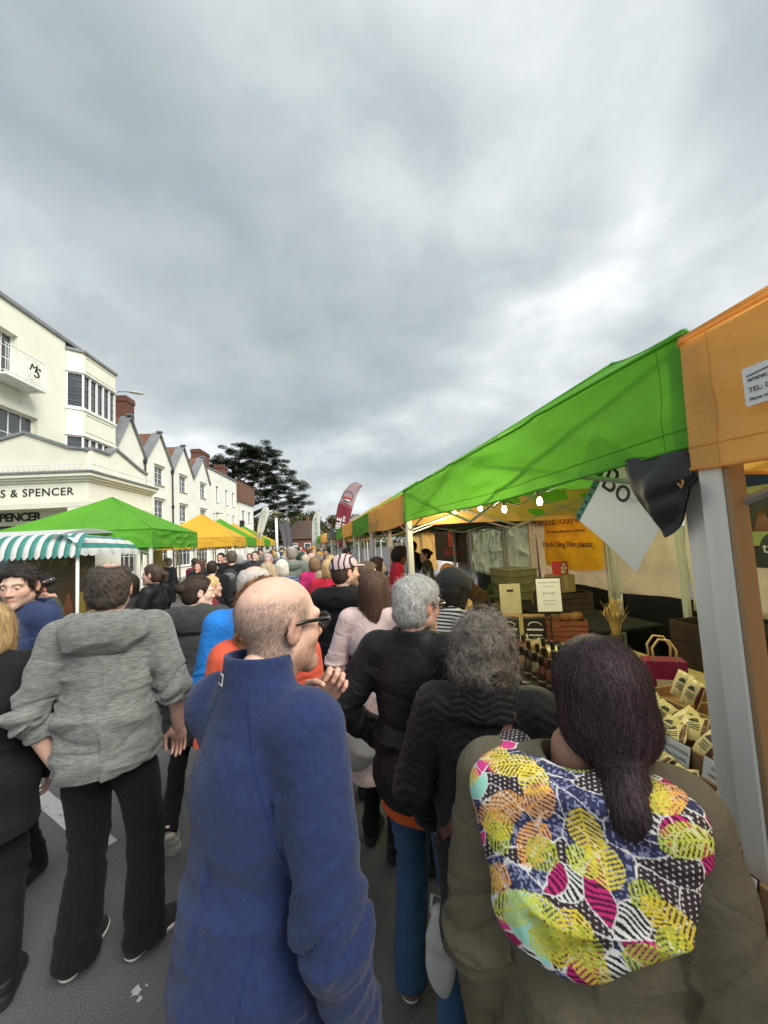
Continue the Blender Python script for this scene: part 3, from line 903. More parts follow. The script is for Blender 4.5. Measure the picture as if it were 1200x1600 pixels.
        hs.cap((0, -0.02, 1.3), (0, -0.01, 1.7), 0.066, 0.068, op='s', k=0.01)
        V, F = hs.mesh(vt)
        n = vnormals(V, F)
        V = V + n * (0.014 * (ridge(V * (7, 9, 16) + seed) - 0.4) + 0.012 * (fbm(V * 9 + 3 + seed, 2) - .5))[:, None]
        obj('hood', raw_mesh('hood', bend(V) * sc, F, MATS[hood['mat']]), root)
    if scarf:
        hs = S()
        for a in np.linspace(0, 2 * PI, 13)[:-1]:
            a2 = a + 2 * PI / 12
            hs.cap((0.085 * math.sin(a), 0.0 + 0.085 * math.cos(a), 1.495 + 0.01 * math.sin(3 * a)), (0.085 * math.sin(a2), 0.085 * math.cos(a2), 1.495), 0.042, 0.042, k=0.03)
        V, F = hs.mesh(vt); n = vnormals(V, F)
        V = V + n * (0.022 * (ridge(V * (12, 12, 18) + seed) - 0.4))[:, None]
        obj('scarf', raw_mesh('scarf', bend(V) * sc, F, MATS[scarf]), root)
    root['_mh'] = [v for row in (Matrix.Scale(sc, 4) @ MH) for v in row]
    P = dict(root=root, sc=sc, MH=MH, A=A, bend=bend, top=go, knees=knees, sh=sh)
    return P
def head_part(P, name, mb_or_VF, m, smooth=True):
    """a piece worn on the head, given in head space"""
    if isinstance(mb_or_VF, MB):
        V = np.array([tuple(v) for v in mb_or_VF.v]); F = mb_or_VF.f
    else:
        V, F = mb_or_VF
    V = P['bend'](T4(P['MH'], V)) * P['sc']
    return obj(name, raw_mesh(name, V, F, m, smooth), P['root'])
def glasses(P, m, lens=None, e=0.0):
    b = MB()
    for x in (-1, 1):
        pts = [(x * (0.034 + 0.024 * math.cos(t)), 0.106, 0.004 + 0.019 * math.sin(t) * (1 if math.sin(t) > 0 else 1.0)) for t in np.linspace(0, 2 * PI, 17)]
        b.tube(pts, e or 0.0028, 6, cap=False)
        b.tube([(x * 0.058, 0.104, 0.014), (x * 0.078, 0.085, 0.014), (x * 0.083, 0.02, 0.014), (x * 0.084, -0.022, 0.010), (x * 0.083, -0.04, -0.012)], [(e or .0028) * 1.3] * 2 + [(e or .0028) * 1.15, e or .0028, .002], 6)
    b.tube([(-0.011, 0.106, 0.010), (0, 0.112, 0.012), (0.011, 0.106, 0.010)], 0.0028, 6)
    o = head_part(P, 'glasses', b, m)
    if lens:
        for x in (-1, 1):
            l = MB(); l.add([(x * (0.034 + 0.023 * math.cos(t)), 0.106, 0.004 + 0.018 * math.sin(t)) for t in np.linspace(0, 2 * PI, 17)[:-1]] , [tuple(range(16))])
            lo = head_part(P, 'lens', l, lens, False); lo.parent = o
    return o

# ------------------------------------------------------------------ ground, road, pavements
def asphalt():
    m, t, b = new_mat('asphalt'); L = t.links.new
    tc_ = N(t, 'ShaderNodeTexCoord')
    n1 = N(t, 'ShaderNodeTexNoise'); n1.inputs['Scale'].default_value = 0.9; n1.inputs['Detail'].default_value = 5
    n2 = N(t, 'ShaderNodeTexVoronoi'); n2.inputs['Scale'].default_value = 170
    n3 = N(t, 'ShaderNodeTexNoise'); n3.inputs['Scale'].default_value = 190; n3.inputs['Detail'].default_value = 2
    for n in (n1, n2, n3): L(tc_.outputs['Object'], n.inputs['Vector'])
    r1 = N(t, 'ShaderNodeMapRange'); r1.inputs[1].default_value = .3; r1.inputs[2].default_value = .7; r1.inputs[3].default_value = .080; r1.inputs[4].default_value = .128; L(n1.outputs['Fac'], r1.inputs[0])
    r2 = N(t, 'ShaderNodeMapRange'); r2.inputs[1].default_value = .25; r2.inputs[2].default_value = .75; r2.inputs[3].default_value = .40; r2.inputs[4].default_value = 1.75; L(n3.outputs['Fac'], r2.inputs[0])
    mu = N(t, 'ShaderNodeMath', operation='MULTIPLY'); L(r1.outputs[0], mu.inputs[0]); L(r2.outputs[0], mu.inputs[1])
    cb = N(t, 'ShaderNodeCombineColor'); L(mu.outputs[0], cb.inputs[0]); L(mu.outputs[0], cb.inputs[1]); L(mu.outputs[0], cb.inputs[2])
    L(cb.outputs[0], b.inputs['Base Color']); b.inputs['Roughness'].default_value = .88; b.inputs['Specular IOR Level'].default_value = .3
    bp = N(t, 'ShaderNodeBump'); bp.inputs['Strength'].default_value = .5; bp.inputs['Distance'].default_value = .004; L(n2.outputs['Distance'], bp.inputs['Height']); L(bp.outputs[0], b.inputs['Normal'])
    MATS['asphalt'] = m
    return m
ASPH = asphalt()
GRASS = mat('verge_grass', (0.06, 0.085, 0.03), rough=0.95, var=0.35, vscale=0.6)
PAVE = mat('paving', (0.24, 0.22, 0.20), rough=0.9, var=0.18, vscale=3, bump=0.2, bscale=30)
KERB = mat('kerb_stone', (0.28, 0.27, 0.26), rough=0.9, var=0.15, vscale=5)
PAINT = mat('road_paint', (0.44, 0.44, 0.43), rough=0.8, var=0.12, vscale=14, dirt=((0.07, 0.07, 0.07), 14.0, 1.0))
g = MB(); g.grid(lambda u, v: (-700 + 1400 * u, -500 + 1600 * v, -0.02), 8, 8)
tag(g.build('ground', GRASS), kind='structure')
g = MB(); g.grid(lambda u, v: (-9.2 + 20 * u + 0.114 * (-20 + 160 * v), -20 + 160 * v, 0.0), 4, 16)
tag(g.build('road', ASPH), kind='structure')
pv = MB(); pv.box((-12.32, -20, -0.015), (-8.0, 90, 0.11))
pvo = pv.build('pavement', PAVE, rot=(0, 0, R(-6.55))); tag(pvo, kind='structure')
kb = MB().bbox((-8.0, 0, 0), (-7.87, 0.91, 0.125), 0.008).mesh('kerb', KERB)
for i in range(40):
    obj('kerb', kb, pvo, loc=(0.003, 2 + i * 0.915, 0.0))
def worn_patch(name, pts, label=None):
    m = MB(); c = np.mean(pts, 0)
    m.add([(p[0], p[1], 0.004) for p in pts], [tuple(range(len(pts)))])
    return tag(m.build(name, PAINT), kind='structure')
def strip(a, b, w_):
    a = np.array(a); b = np.array(b); d = (b - a) / np.linalg.norm(b - a); n = np.array([-d[1], d[0]]) * w_ / 2
    k = 9; up = [a + (b - a) * i / k + n * (1 + rng.uniform(-.14, .14)) for i in range(k + 1)]; dn = [a + (b - a) * i / k - n * (1 + rng.uniform(-.14, .14)) for i in range(k + 1)]
    return up + dn[::-1]
worn_patch('road_marking', strip((-2.45, 3.95), (-1.35, 2.95), 0.12))
for cx_, cy_, r_ in ((-.80, 1.985, .026), (-.775, 1.955, .012), (-.765, 2.005, .007), (-1.9, 3.0, .012)):
    a_ = np.linspace(0, 2 * PI, 12)[:-1]
    worn_patch('road_marking', [(cx_ + r_ * rng.uniform(.4, 1.4) * math.cos(t), cy_ + r_ * rng.uniform(.4, 1.4) * math.sin(t)) for t in a_])
worn_patch('road_marking', strip((-2.9, 4.35), (-4.6, 5.9), 0.12))

# ------------------------------------------------------------------ buildings on the left (local x = towards the street, y = along it)
LROT = R(-6.55)
CREAM = mat('cream_render', (0.80, 0.785, 0.66), rough=0.85, var=0.05, vscale=1.2, bump=0.08, bscale=40, dirt=((0.62, 0.60, 0.50), 0.7, 0.35))
CREAM2 = mat('cream_panel', (0.70, 0.68, 0.57), rough=0.85, var=0.05, vscale=2)
WHITER = mat('white_render', (0.80, 0.79, 0.70), rough=0.9, var=0.07, vscale=1.5, bump=0.3, bscale=14, dirt=((0.60, 0.58, 0.50), 0.9, 0.4))
WHITEP = mat('white_paint', (0.80, 0.80, 0.78), rough=0.5, var=0.04)
LEAD = mat('lead_grey', (0.20, 0.21, 0.22), rough=0.6, var=0.2, vscale=2)
TILE = mat('clay_tile', (0.17, 0.088, 0.055), rough=0.9, var=0.4, vscale=5, bump=0.6, bscale=12, stretch=(1, 1, 3), dirt=((0.07, 0.06, 0.045), 1.5, 0.7))
BRICK = mat('brick_red', (0.155, 0.066, 0.045), rough=0.9, var=0.35, vscale=9, bump=0.5, bscale=25)
MORTAR = mat('mortar', (0.16, 0.11, 0.085), rough=0.95)
BLACKP = mat('black_iron', (0.02, 0.02, 0.022), rough=0.5)
GLASSW = mat('window_glass', (0.05, 0.06, 0.07), rough=0.06, var=0.3, vscale=1.2, spec=0.9)
CURT = mat('net_curtain', (0.62, 0.62, 0.58), rough=0.9, var=0.2, vscale=12, stretch=(1, 6, 0.5))
INK = mat('black_lettering', (0.02, 0.02, 0.02), rough=0.6)
STONE = mat('stone_sill', (0.42, 0.40, 0.34), rough=0.9)

def wall_holes(x, y0, y1, z0, z1, holes, depth=0.22):
    """street-facing wall at local x with real openings: front faces and reveals"""
    ys = sorted({y0, y1} | {h[0] for h in holes} | {h[1] for h in holes}); zs = sorted({z0, z1} | {h[2] for h in holes} | {h[3] for h in holes})
    m = MB()
    for a, b in zip(ys[:-1], ys[1:]):
        for c, d in zip(zs[:-1], zs[1:]):
            my, mz = (a + b) / 2, (c + d) / 2
            if any(h[0] < my < h[1] and h[2] < mz < h[3] for h in holes): continue
            m.add([(x, a, c), (x, b, c), (x, b, d), (x, a, d)], [(0, 1, 2, 3)])
    for a, b, c, d in holes:
        q = x - depth
        m.add([(x, a, c), (x, b, c), (q, b, c), (q, a, c)], [(0, 1, 2, 3)]); m.add([(x, a, d), (x, b, d), (q, b, d), (q, a, d)], [(0, 1, 2, 3)])
        m.add([(x, a, c), (x, a, d), (q, a, d), (q, a, c)], [(0, 1, 2, 3)]); m.add([(x, b, c), (x, b, d), (q, b, d), (q, b, c)], [(0, 1, 2, 3)])
    return m
def window(parent, x, h, nx=2, nz=3, sash=True, curtain=True, fr=0.05, sill=True, depth=0.12, matf=None):
    a, b, c, d = h; matf = matf or WHITEP
    q = x - depth
    m = MB(); w_ = fr
    m.box((q - .03, a, c), (q + .03, a + w_, d)); m.box((q - .03, b - w_, c), (q + .03, b, d)); m.box((q - .029, a + w_, d - w_), (q + .029, b - w_, d)); m.box((q - .029, a + w_, c), (q + .029, b - w_, c + w_))
    for i in range(1, nx): yy = a + (b - a) * i / nx; m.box((q - .022, yy - .014, c + w_), (q + .022, yy + .014, d - w_))
    for i in range(1, nz): zz = c + (d - c) * i / nz; m.box((q - .018, a + w_, zz - .012), (q + .018, b - w_, zz + .012))
    o = m.build('window', matf, parent)
    for i in range(nx):
        for j in range(nz):
            p = MB(); e = 0.002
            y_0 = a + (b - a) * i / nx; y_1 = a + (b - a) * (i + 1) / nx; z_0 = c + (d - c) * j / nz; z_1 = c + (d - c) * (j + 1) / nz
            p.box((q - .010, max(y_0, a + w_) , max(z_0, c + w_)), (q - .004, min(y_1, b - w_), min(z_1, d - w_)))
            p.build('pane', GLASSW, o)
    if curtain:
        p = MB(); p.grid(lambda u, v: (q - .12 + .02 * math.sin(u * 40), a + (b - a) * u, c + (d - c) * (0.35 + .65 * v)), 24, 2)
        p.build('curtain', CURT, o, smooth=True)
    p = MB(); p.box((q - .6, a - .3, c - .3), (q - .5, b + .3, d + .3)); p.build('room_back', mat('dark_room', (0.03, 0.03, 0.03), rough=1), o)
    if sill:
        MB().bbox((x - .10, a - .06, c - .07), (x + .07, b + .06, c - .003), 0.006).build('sill', STONE if sill == 2 else WHITEP, o)
    return o

# --- the corner shop
shop = thing('shop_building', 'cream three-storey shop with bay window, balcony and lettered corner entrance', 'building', (0, 0, 0), LROT)
holes = [(13.75, 15.05, 8.45, 10.36), (13.9, 16.03, 5.75, 7.48)]
wm = wall_holes(-12.3, 13.4, 17.45, 3.6, 11.45, holes, 0.32)
wm.add([(-12.3, 17.45, 0), (-12.3, 20.95, 0), (-12.3, 20.95, 11.2), (-12.3, 17.45, 11.2)], [(0, 1, 2, 3)])
wm.add([(-12.3, 13.4, 3.6), (-16, 13.4, 3.6), (-16, 13.4, 11.45), (-12.3, 13.4, 11.45)], [(0, 1, 2, 3)]); wm.add([(-16, 13.4, 0), (-24, 13.4, 0), (-24, 13.4, 11.45), (-16, 13.4, 11.45)], [(0, 1, 2, 3)]); wm.add([(-16, 13.4, 0), (-16, 14.9, 0), (-16, 14.9, 3.6), (-16, 13.4, 3.6)], [(0, 1, 2, 3)]); wm.add([(-16, 13.4, 3.6), (-12.3, 13.4, 3.6), (-12.3, 14.9, 3.6), (-16, 14.9, 3.6)], [(0, 1, 2, 3)])
wm.add([(-12.3, 20.95, 0), (-24, 20.95, 0), (-24, 20.95, 11.45), (-12.3, 20.95, 11.45)], [(0, 1, 2, 3)])
wm.add([(-24, 13.4, 0), (-24, 20.95, 0), (-24, 20.95, 11.45), (-24, 13.4, 11.45)], [(0, 1, 2, 3)])
wm.add([(-12.3, 15.02, 0), (-12.3, 17.45, 0), (-12.3, 17.45, 3.6), (-12.3, 15.02, 3.6)], [(0, 1, 2, 3)])
wm.build('wall', CREAM, shop)
rf = MB(); rf.box((-24.05, 13.33, 11.45), (-12.22, 20.98, 11.60)); ro = rf.build('roof', LEAD, shop)
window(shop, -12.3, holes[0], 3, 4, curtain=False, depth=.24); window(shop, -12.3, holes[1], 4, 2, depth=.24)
# canted bay
bp_ = [(-12.28, 17.48), (-11.80, 17.86), (-11.80, 20.20), (-12.28, 20.58)]
def bay_ring(z0, z1, e=0.0, name='bay_panel', m=CREAM, a=None):
    mb = MB(); P_ = [(-12.28 , 17.48 - e), (-11.80 + e, 17.86 - e * .6), (-11.80 + e, 20.20 + e * .6), (-12.28, 20.58 + e)]
    mb.prism(P_, z0, z1, lambda u, v, d: (u, v, d)); return mb.build(name, m, a or shop)
bay_ring(5.2, 5.75); bay_ring(7.38, 8.45); bay_ring(10.22, 11.12)
bay_ring(7.28, 7.38, .07, 'bay_cornice', WHITEP); bay_ring(8.45, 8.55, .05, 'bay_sill', WHITEP); bay_ring(10.16, 10.22, .06, 'bay_cornice', WHITEP); bay_ring(11.12, 11.24, .08, 'bay_roof', LEAD)
bay_ring(5.75, 7.28, -.10, 'bay_glazing', GLASSW); bay_ring(8.55, 10.16, -.10, 'bay_glazing', GLASSW)
def bay_side(p, q, z0, z1, n, m=WHITEP):
    p = np.array(p); q = np.array(q); d = (q - p) / np.linalg.norm(q - p); nn = np.array([d[1], -d[0]]) if True else 0
    ln = np.linalg.norm(q - p)
    M = Matrix(((d[0], nn[0], 0, p[0]), (d[1], nn[1], 0, p[1]), (0, 0, 1, 0), (0, 0, 0, 1)))
    for i in range(n + 1):
        x = ln * i / n
        w_ = .055 if i in (0, n) else .04
        MB().box((max(x - w_, 0), -.075, z0), (min(x + w_, ln), -.005, z1), M).build('mullion', m, shop)
    for i in range(n):
        MB().box((ln * i / n + .055, -.065, z0), (ln * (i + 1) / n - .055, -.02, z0 + .06), M).build('window_rail', m, shop)
        MB().box((ln * i / n + .055, -.065, z1 - .06), (ln * (i + 1) / n - .055, -.02, z1), M).build('window_rail', m, shop)
        for k in range(1, 5):
            zz = z0 + (z1 - z0) * k / 5
            MB().box((ln * i / n + .04, -.070, zz - .006), (ln * (i + 1) / n - .04, -.056, zz + .006), M).build('glazing_bar', LEAD, shop)
for z0, z1 in ((5.75, 7.28), (8.55, 10.16)):
    bay_side(bp_[0], bp_[1], z0, z1, 1); bay_side(bp_[1], bp_[2], z0, z1, 5); bay_side(bp_[2], bp_[3], z0, z1, 1)
# raised mouldings of the bay panels
for z0, z1 in ((7.5, 8.35), (10.32, 11.02)):
    m = MB()
    for (y0, y1) in ((17.95, 20.1),):
        m.box((-11.80, y0, z0), (-11.775, y0 + .05, z1)); m.box((-11.80, y1 - .05, z0), (-11.775, y1, z1)); m.box((-11.80, y0 + .05, z1 - .05), (-11.776, y1 - .05, z1)); m.box((-11.80, y0 + .05, z0), (-11.776, y1 - .05, z0 + .05))
    m.build('panel_moulding', CREAM2, shop)
# corner entrance: entablature on columns
MB().box((-13.2, 13.62, 3.76), (-8.85, 17.75, 4.44)).build('frieze', CREAM, shop)
MB().box((-16.0, 13.30, 3.602), (-12.29, 13.39, 3.78)).build('architrave', CREAM2, shop)
MB().box((-12.28, 13.60, 3.58), (-8.82, 17.78, 3.762)).build('architrave', CREAM2, shop)
for k, (e, z0, z1) in enumerate(((.06, 4.44, 4.52), (.14, 4.52, 4.60), (.22, 4.60, 4.72), (.27, 4.72, 4.78))):
    MB().box((-13.3, 13.62 - e, z0 + .001), (-8.85 + e, 17.75 + e * .5, z1)).build('cornice', CREAM if k < 3 else LEAD, shop)
pd = MB(); pd.prism([(-12.25, 4.78), (-9.15, 4.78), (-9.15, 5.55), (-9.55, 5.62), (-10.95, 6.18), (-12.25, 5.80)], 13.75, 14.0, lambda u, v, d: (u, d, v)); pd.build('parapet', CREAM2, shop)
pd = MB(); pd.prism([(-12.25, 5.8), (-10.95, 6.18), (-9.55, 5.62), (-9.1, 5.56), (-9.1, 5.63), (-9.5, 5.70), (-10.95, 6.27), (-12.25, 5.9)], 13.68, 14.06, lambda u, v, d: (u, d, v)); pd.build('coping', LEAD, shop)
pd = MB(); pd.prism([(14.02, 4.78), (17.5, 4.78), (17.5, 5.35), (16.9, 5.45), (15.3, 5.92), (14.9, 5.62), (14.02, 5.62)], -9.16, -8.95, lambda u, v, d: (d, u, v)); pd.build('parapet', CREAM, shop)
pd = MB(); pd.prism([(13.98, 5.62), (14.9, 5.62), (15.3, 5.92), (16.9, 5.45), (17.55, 5.33), (17.55, 5.42), (16.9, 5.54), (15.3, 6.01), (14.9, 5.70), (13.98, 5.70)], -9.24, -8.88, lambda u, v, d: (d, u, v)); pd.build('coping', LEAD, shop)
for yy in (13.55,):
    for i in range(26):
        MB().box((-13.0 + i * .16, yy - .008, 4.78), (-12.985 + i * .16, yy + .008, 5.02)).build('rail_bar', WHITEP, shop)
    MB().box((-13.0, yy - .014, 5.02), (-8.72, yy + .014, 5.05)).build('roof_rail', WHITEP, shop)
for i in range(26):
    MB().box((-8.73, 13.6 + i * .16, 4.78), (-8.715, 13.615 + i * .16, 5.02)).build('rail_bar', WHITEP, shop)
MB().box((-8.74, 13.58, 5.02), (-8.705, 17.8, 5.052)).build('roof_rail', WHITEP, shop)
for (x, y) in ((-9.15, 13.95), (-9.15, 17.4)):
    c = MB(); c.box((x - .3, y - .3, 0.11), (x + .3, y + .3, .45)); c.lathe([(.26, .45), (.25, .8), (.22, 3.0), (.24, 3.04), (.24, 3.30), (.3, 3.42)], 20, Matrix.Translation((x, y, 0))); c.box((x - .34, y - .34, 3.42), (x + .34, y + .34, 3.58))
    auto_smooth(c.build('column', CREAM, shop))
text('lettering', 'MARKS & SPENCER', 0.37, INK, shop, frame((-10.98, 13.612, 4.11), (1, 0, 0), (0, 0, 1)), space=1.10, extrude=0.01)
MB().box((-15.95, 14.55, 3.12), (-9.55, 14.65, 3.575)).build('sign_board', CREAM, shop)
text('lettering', 'MARKS & SPENCER', 0.40, INK, shop, frame((-12.62, 14.545, 3.40), (1, 0, 0), (0, 0, 1)), space=0.94, bold=0.012, extrude=0.01)
MB().box((-15.95, 14.9, 0.1), (-9.6, 15.0, 3.12)).build('shopfront', GLASSW, shop)
for i in range(4): MB().box((-12.9 + i * .86, 14.84, .1), (-13.03 + i * .86, 14.9, 2.85)).build('shopfront_post', WHITEP, shop)
# balcony with monogram
bal = MB(); bal.box((-12.28, 13.7, 8.30), (-11.58, 15.50, 8.37)); bo = bal.build('balcony', WHITEP, shop)
r_ = MB()
for z in (8.45, 9.42): r_.tube([(-12.28, 15.46, z), (-11.62, 15.46, z), (-11.62, 13.7, z)], .018, 6)
r_.build('balcony_rail', WHITEP, bo)
for i in range(8): MB().tube([(-12.2 + i * .085, 15.46, 8.37), (-12.2 + i * .085, 15.46, 9.42)], .009, 5).build('baluster', WHITEP, bo)
for i in range(20):
    y = 13.75 + i * .09
    if 14.62 < y < 15.2: continue
    MB().tube([(-11.62, y, 8.37), (-11.62, y, 9.42)], .009, 5).build('baluster', WHITEP, bo)
ring = MB(); ring.tube([(-11.62, 14.92 + .27 * math.cos(t), 8.93 + .40 * math.sin(t)) for t in np.linspace(0, 2 * PI, 25)], .016, 6, cap=False); ring.build('monogram_ring', WHITEP, bo)
for i, (dy_, dz_) in enumerate(((.3, .45), (-.3, .45), (.3, -.45), (-.3, -.45))):
    cu = MB(); cu.tube([(-11.62, 14.92 + dy_ * (1 - .45 * t) + .07 * math.cos(9 * t) * (1 - t), 8.93 + dz_ * (1 - .2 * t) * .95 + .07 * math.sin(9 * t) * (1 - t)) for t in np.linspace(0, .9, 20)], .010, 5); cu.build('scroll', WHITEP, bo)
text('monogram', 'M', 0.42, INK, bo, frame((-11.60, 14.84, 9.02), (0, 1, 0), (0, 0, 1)), extrude=0.012, shear=.35)
text('monogram', 'S', 0.58, INK, bo, frame((-11.59, 15.0, 8.88), (0, 1, 0), (0, 0, 1)), extrude=0.012, shear=.3)
for y in (13.95, 15.2):
    s_ = MB(); s_.tube([(-12.28, y, 7.75), (-12.25, y, 8.0), (-12.05, y, 8.2), (-11.7, y, 8.28)], .025, 6)
    s_.tube([(-12.12 + (.13 - .013 * k) * math.cos(k * .55), y, 8.06 + (.13 - .013 * k) * math.sin(k * .55)) for k in range(10)], .016, 5); s_.build('bracket', WHITEP, bo)
# bracket street light on the far side of the bay
lamp = thing('wall_lamp', 'grey street light on a bracket arm beyond the bay window', 'lamp', (0, 0, 0), LROT)
MB().tube([(-12.29, 20.7, 10.35), (-11.9, 20.75, 10.5), (-11.6, 20.95, 10.56)], .03, 8).build('arm', LEAD, lamp)
q = S(); q.ell((0, 0, 0), (.42, .13, .07)); V, F = q.mesh(.02)
o = obj('lamp_head', raw_mesh('lamp_head', V, F, mat('lamp_grey', (.45, .45, .43), rough=.5)), lamp, loc=(-11.35, 21.2, 10.6), rot=(0, R(-4), R(45)))

# --- four white gabled houses
gb = [20.98, 23.9, 27.4, 30.93, 34.38]; ap = [22.3, 25.65, 29.15, 32.9]
words = ['nearest white gabled house, beside the cream shop bay', 'second white gabled house from the shop, black drainpipe on its far edge', 'third white gabled house from the shop', 'fourth white gabled house, next to the flat-fronted one']
for i in range(4):
    y0, y1, a = gb[i] + .01, gb[i + 1] - .01, ap[i]
    h = thing('gabled_house', words[i], 'building', (0, 0, 0), LROT, 'white gabled houses')
    c0 = a - .02
    hs = [(c0 - .58, c0 + .58, 6.28, 7.42), (c0 - .62, c0 + .6, 4.06, 5.28), (y0 + .5, y1 - .5, .9, 2.7)]
    if i == 0: hs = [hs[2]]
    m = wall_holes(-12.3, y0, y1, 0, 7.6, hs, .2)
    m.add([(-12.3, y0, 7.6), (-12.3, y1, 7.6), (-12.3, a, 9.55)], [(0, 1, 2)])
    m.add([(-12.3, y0, 0), (-12.3, y0, 7.6), (-19, y0, 7.6), (-19, y0, 0)], [(0, 1, 2, 3)]); m.add([(-12.3, y1, 0), (-12.3, y1, 7.6), (-19, y1, 7.6), (-19, y1, 0)], [(0, 1, 2, 3)])
    m.build('wall', WHITER, h)
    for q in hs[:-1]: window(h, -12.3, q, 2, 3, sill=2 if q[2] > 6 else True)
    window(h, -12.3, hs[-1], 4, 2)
    for q in hs[:-1]:
        MB().bbox((-12.30, q[0] - .12, q[3] + .12), (-12.2, q[1] + .12, q[3] + .19), .006).build('drip_mould', WHITER, h)
    # cross roof of the gable, with lead-grey coping
    def slope(xa, xr, xe, dz):
        g_ = MB()
        for (ya, sgn) in ((y0, -1), (y1, 1)):
            yy = ya + .036 * sgn; zt = 9.62 + dz; zb = 7.52 + dz
            g_.add([(xa, yy, zb), (xa, a, zt), (xr, a, zt), (xe, yy, zb), (xa, yy, zb + .09), (xa, a, zt + .1), (xr, a, zt + .1), (xe, yy, zb + .09)],
                   [(0, 1, 2, 3), (4, 5, 6, 7), (0, 1, 5, 4), (0, 3, 7, 4), (3, 2, 6, 7)])
        return g_
    slope(-12.74, -14.4, -12.95, -.05).build('cross_roof', TILE, h)
    g_ = slope(-12.15, -12.74, -12.74, 0)
    ro = g_.build('verge', LEAD, h)
    MB().box((-12.4, a - .16, 9.70), (-12.1, a + .16, 9.80)).build('finial', LEAD, ro)
    # main tiled roof behind, tile courses as steps
    t_ = MB()
    for k in range(15):
        xa = -12.85 - k * .125; za = 7.75 + k * .165
        t_.box((xa - .30, y0, za), (xa, y1, za + .172), None)
    t_.box((-18.9, y0, 7.6), (-14.75, y1, 10.15))
    t_.build('tiled_roof', TILE, h)
    if i in (0, 1):
        d_ = MB(); d_.tube([(-12.22, y1 - .06, 7.4), (-12.22, y1 - .06, .15)], .05, 8); d_.box((-12.3, y1 - .17, 7.3), (-12.14, y1 + .0, 7.55)); d_.box((-12.28, y1 - .14, 4.9), (-12.15, y1 + .0, 5.1)); d_.build('drainpipe', BLACKP, h)
def chimney(label, x, y, z0, z1, sx, sy, pots=2, bricks=True):
    c = thing('chimney_stack', label, 'chimney', (0, 0, 0), LROT)
    MB().box((x - sx / 2 + .012, y - sy / 2 + .012, z0), (x + sx / 2 - .012, y + sy / 2 - .012, z1 - .01)).build('core', MORTAR, c)
    bh = .085; rows = int((z1 - z0) / bh)
    if bricks:
        bw = .24
        me = MB().box((0, 0, 0), (1, 1, 1)).mesh('brick', BRICK)
        for r in range(rows):
            z = z0 + r * bh; e = .05 if r >= rows - 3 else 0
            for (L_, ax) in ((sy, 'x'), (sx, 'y')):
                n = max(1, int(round((L_ + 2 * e) / bw)))
                for k in range(n):
                    w_ = (L_ + 2 * e) / n
                    o = obj('brick', me, c)
                    if ax == 'x':
                        o.location = (x + sx / 2 - .10 + e + rng.uniform(-.004, .004), y - sy / 2 - e + k * w_ + .006 , z + .006); o.scale = (.10, w_ - .012, bh - .012)
                    else:
                        o.location = (x - sx / 2 - e + k * w_ + .006, y - sy / 2 - e + rng.uniform(-.004, .004), z + .006); o.scale = (w_ - .012 if k < n - 1 else w_ - .115, .10, bh - .012)
    else:
        MB().box((x - sx / 2, y - sy / 2, z0), (x + sx / 2, y + sy / 2, z1)).build('stack', BRICK, c)
        MB().box((x - sx / 2 - .06, y - sy / 2 - .06, z1 - .25), (x + sx / 2 + .06, y + sy / 2 + .06, z1 - .05)).build('corbel', BRICK, c)
    MB().box((x - sx / 2 - .03, y - sy / 2 - .03, z1), (x + sx / 2 + .03, y + sy / 2 + .03, z1 + .08)).build('cap', MORTAR, c)
    return c
chimney('tall red brick chimney behind the nearest white gable', -14.3, 25.0, 9.0, 11.75, 1.15, .95)
chimney('wide red brick chimney on the flat-fronted white house', -15.6, 41.2, 8.6, 12.2, .9, 2.6, bricks=False)
chimney('lower brick chimney behind the flat-fronted white house', -14.2, 43.1, 8.6, 11.0, .9, 1.6, bricks=False)

fh = thing('flat_fronted_house', 'white flat-fronted house with small windows past the gabled houses', 'building', (0, 0, 0), LROT)
hs = [(y - .35, y + .35, z, z + 1.45) for y in (36.3, 38.9, 41.0) for z in (3.9, 6.3)]
m = wall_holes(-12.3, 34.4, 42.2, 0, 9.05, hs, .2); m.add([(-12.3, 42.2, 0), (-19, 42.2, 0), (-19, 42.2, 9.05), (-12.3, 42.2, 9.05)], [(0, 1, 2, 3)]); m.add([(-12.3, 34.4, 7), (-19, 34.4, 7), (-19, 34.4, 9.05), (-12.3, 34.4, 9.05)], [(0, 1, 2, 3)])
m.build('wall', WHITER, fh)
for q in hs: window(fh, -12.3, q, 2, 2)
MB().box((-12.42, 34.35, 9.05), (-12.2, 42.25, 9.17)).build('coping', LEAD, fh)
MB().box((-19, 34.4, 8.7), (-12.42, 42.2, 8.85)).build('roof', TILE, fh)
bo_ = MB(); bo_.tube([(-12.3, 35.0, 5.1), (-11.4, 35.0, 5.1)], .03, 6); bo_.build('sign_bracket', BLACKP, fh)
MB().box((-11.9, 34.98, 4.2), (-11.1, 35.02, 5.0)).build('hanging_sign', CREAM2, fh)
eh = thing('end_house', 'small white house with a brown tile-hung top beneath the cedar', 'building', (0, 0, 0), LROT)
m = MB()
hs = [(-13.0, -12.7, 6.2, 7.0), (-13.0, -12.7, 4.4, 5.2)]
m = wall_holes(-12.55, 44, 50, 0, 7.2, [(45, 46.2, 5, 6.3), (47.5, 48.7, 5, 6.3)], .2)
m.box((-17, 44.0, 0), (-12.56, 44.1, 7.2)); m.build('wall', WHITER, eh)
window(eh, -12.55, (45, 46.2, 5, 6.3), 2, 2); window(eh, -12.55, (47.5, 48.7, 5, 6.3), 2, 2)
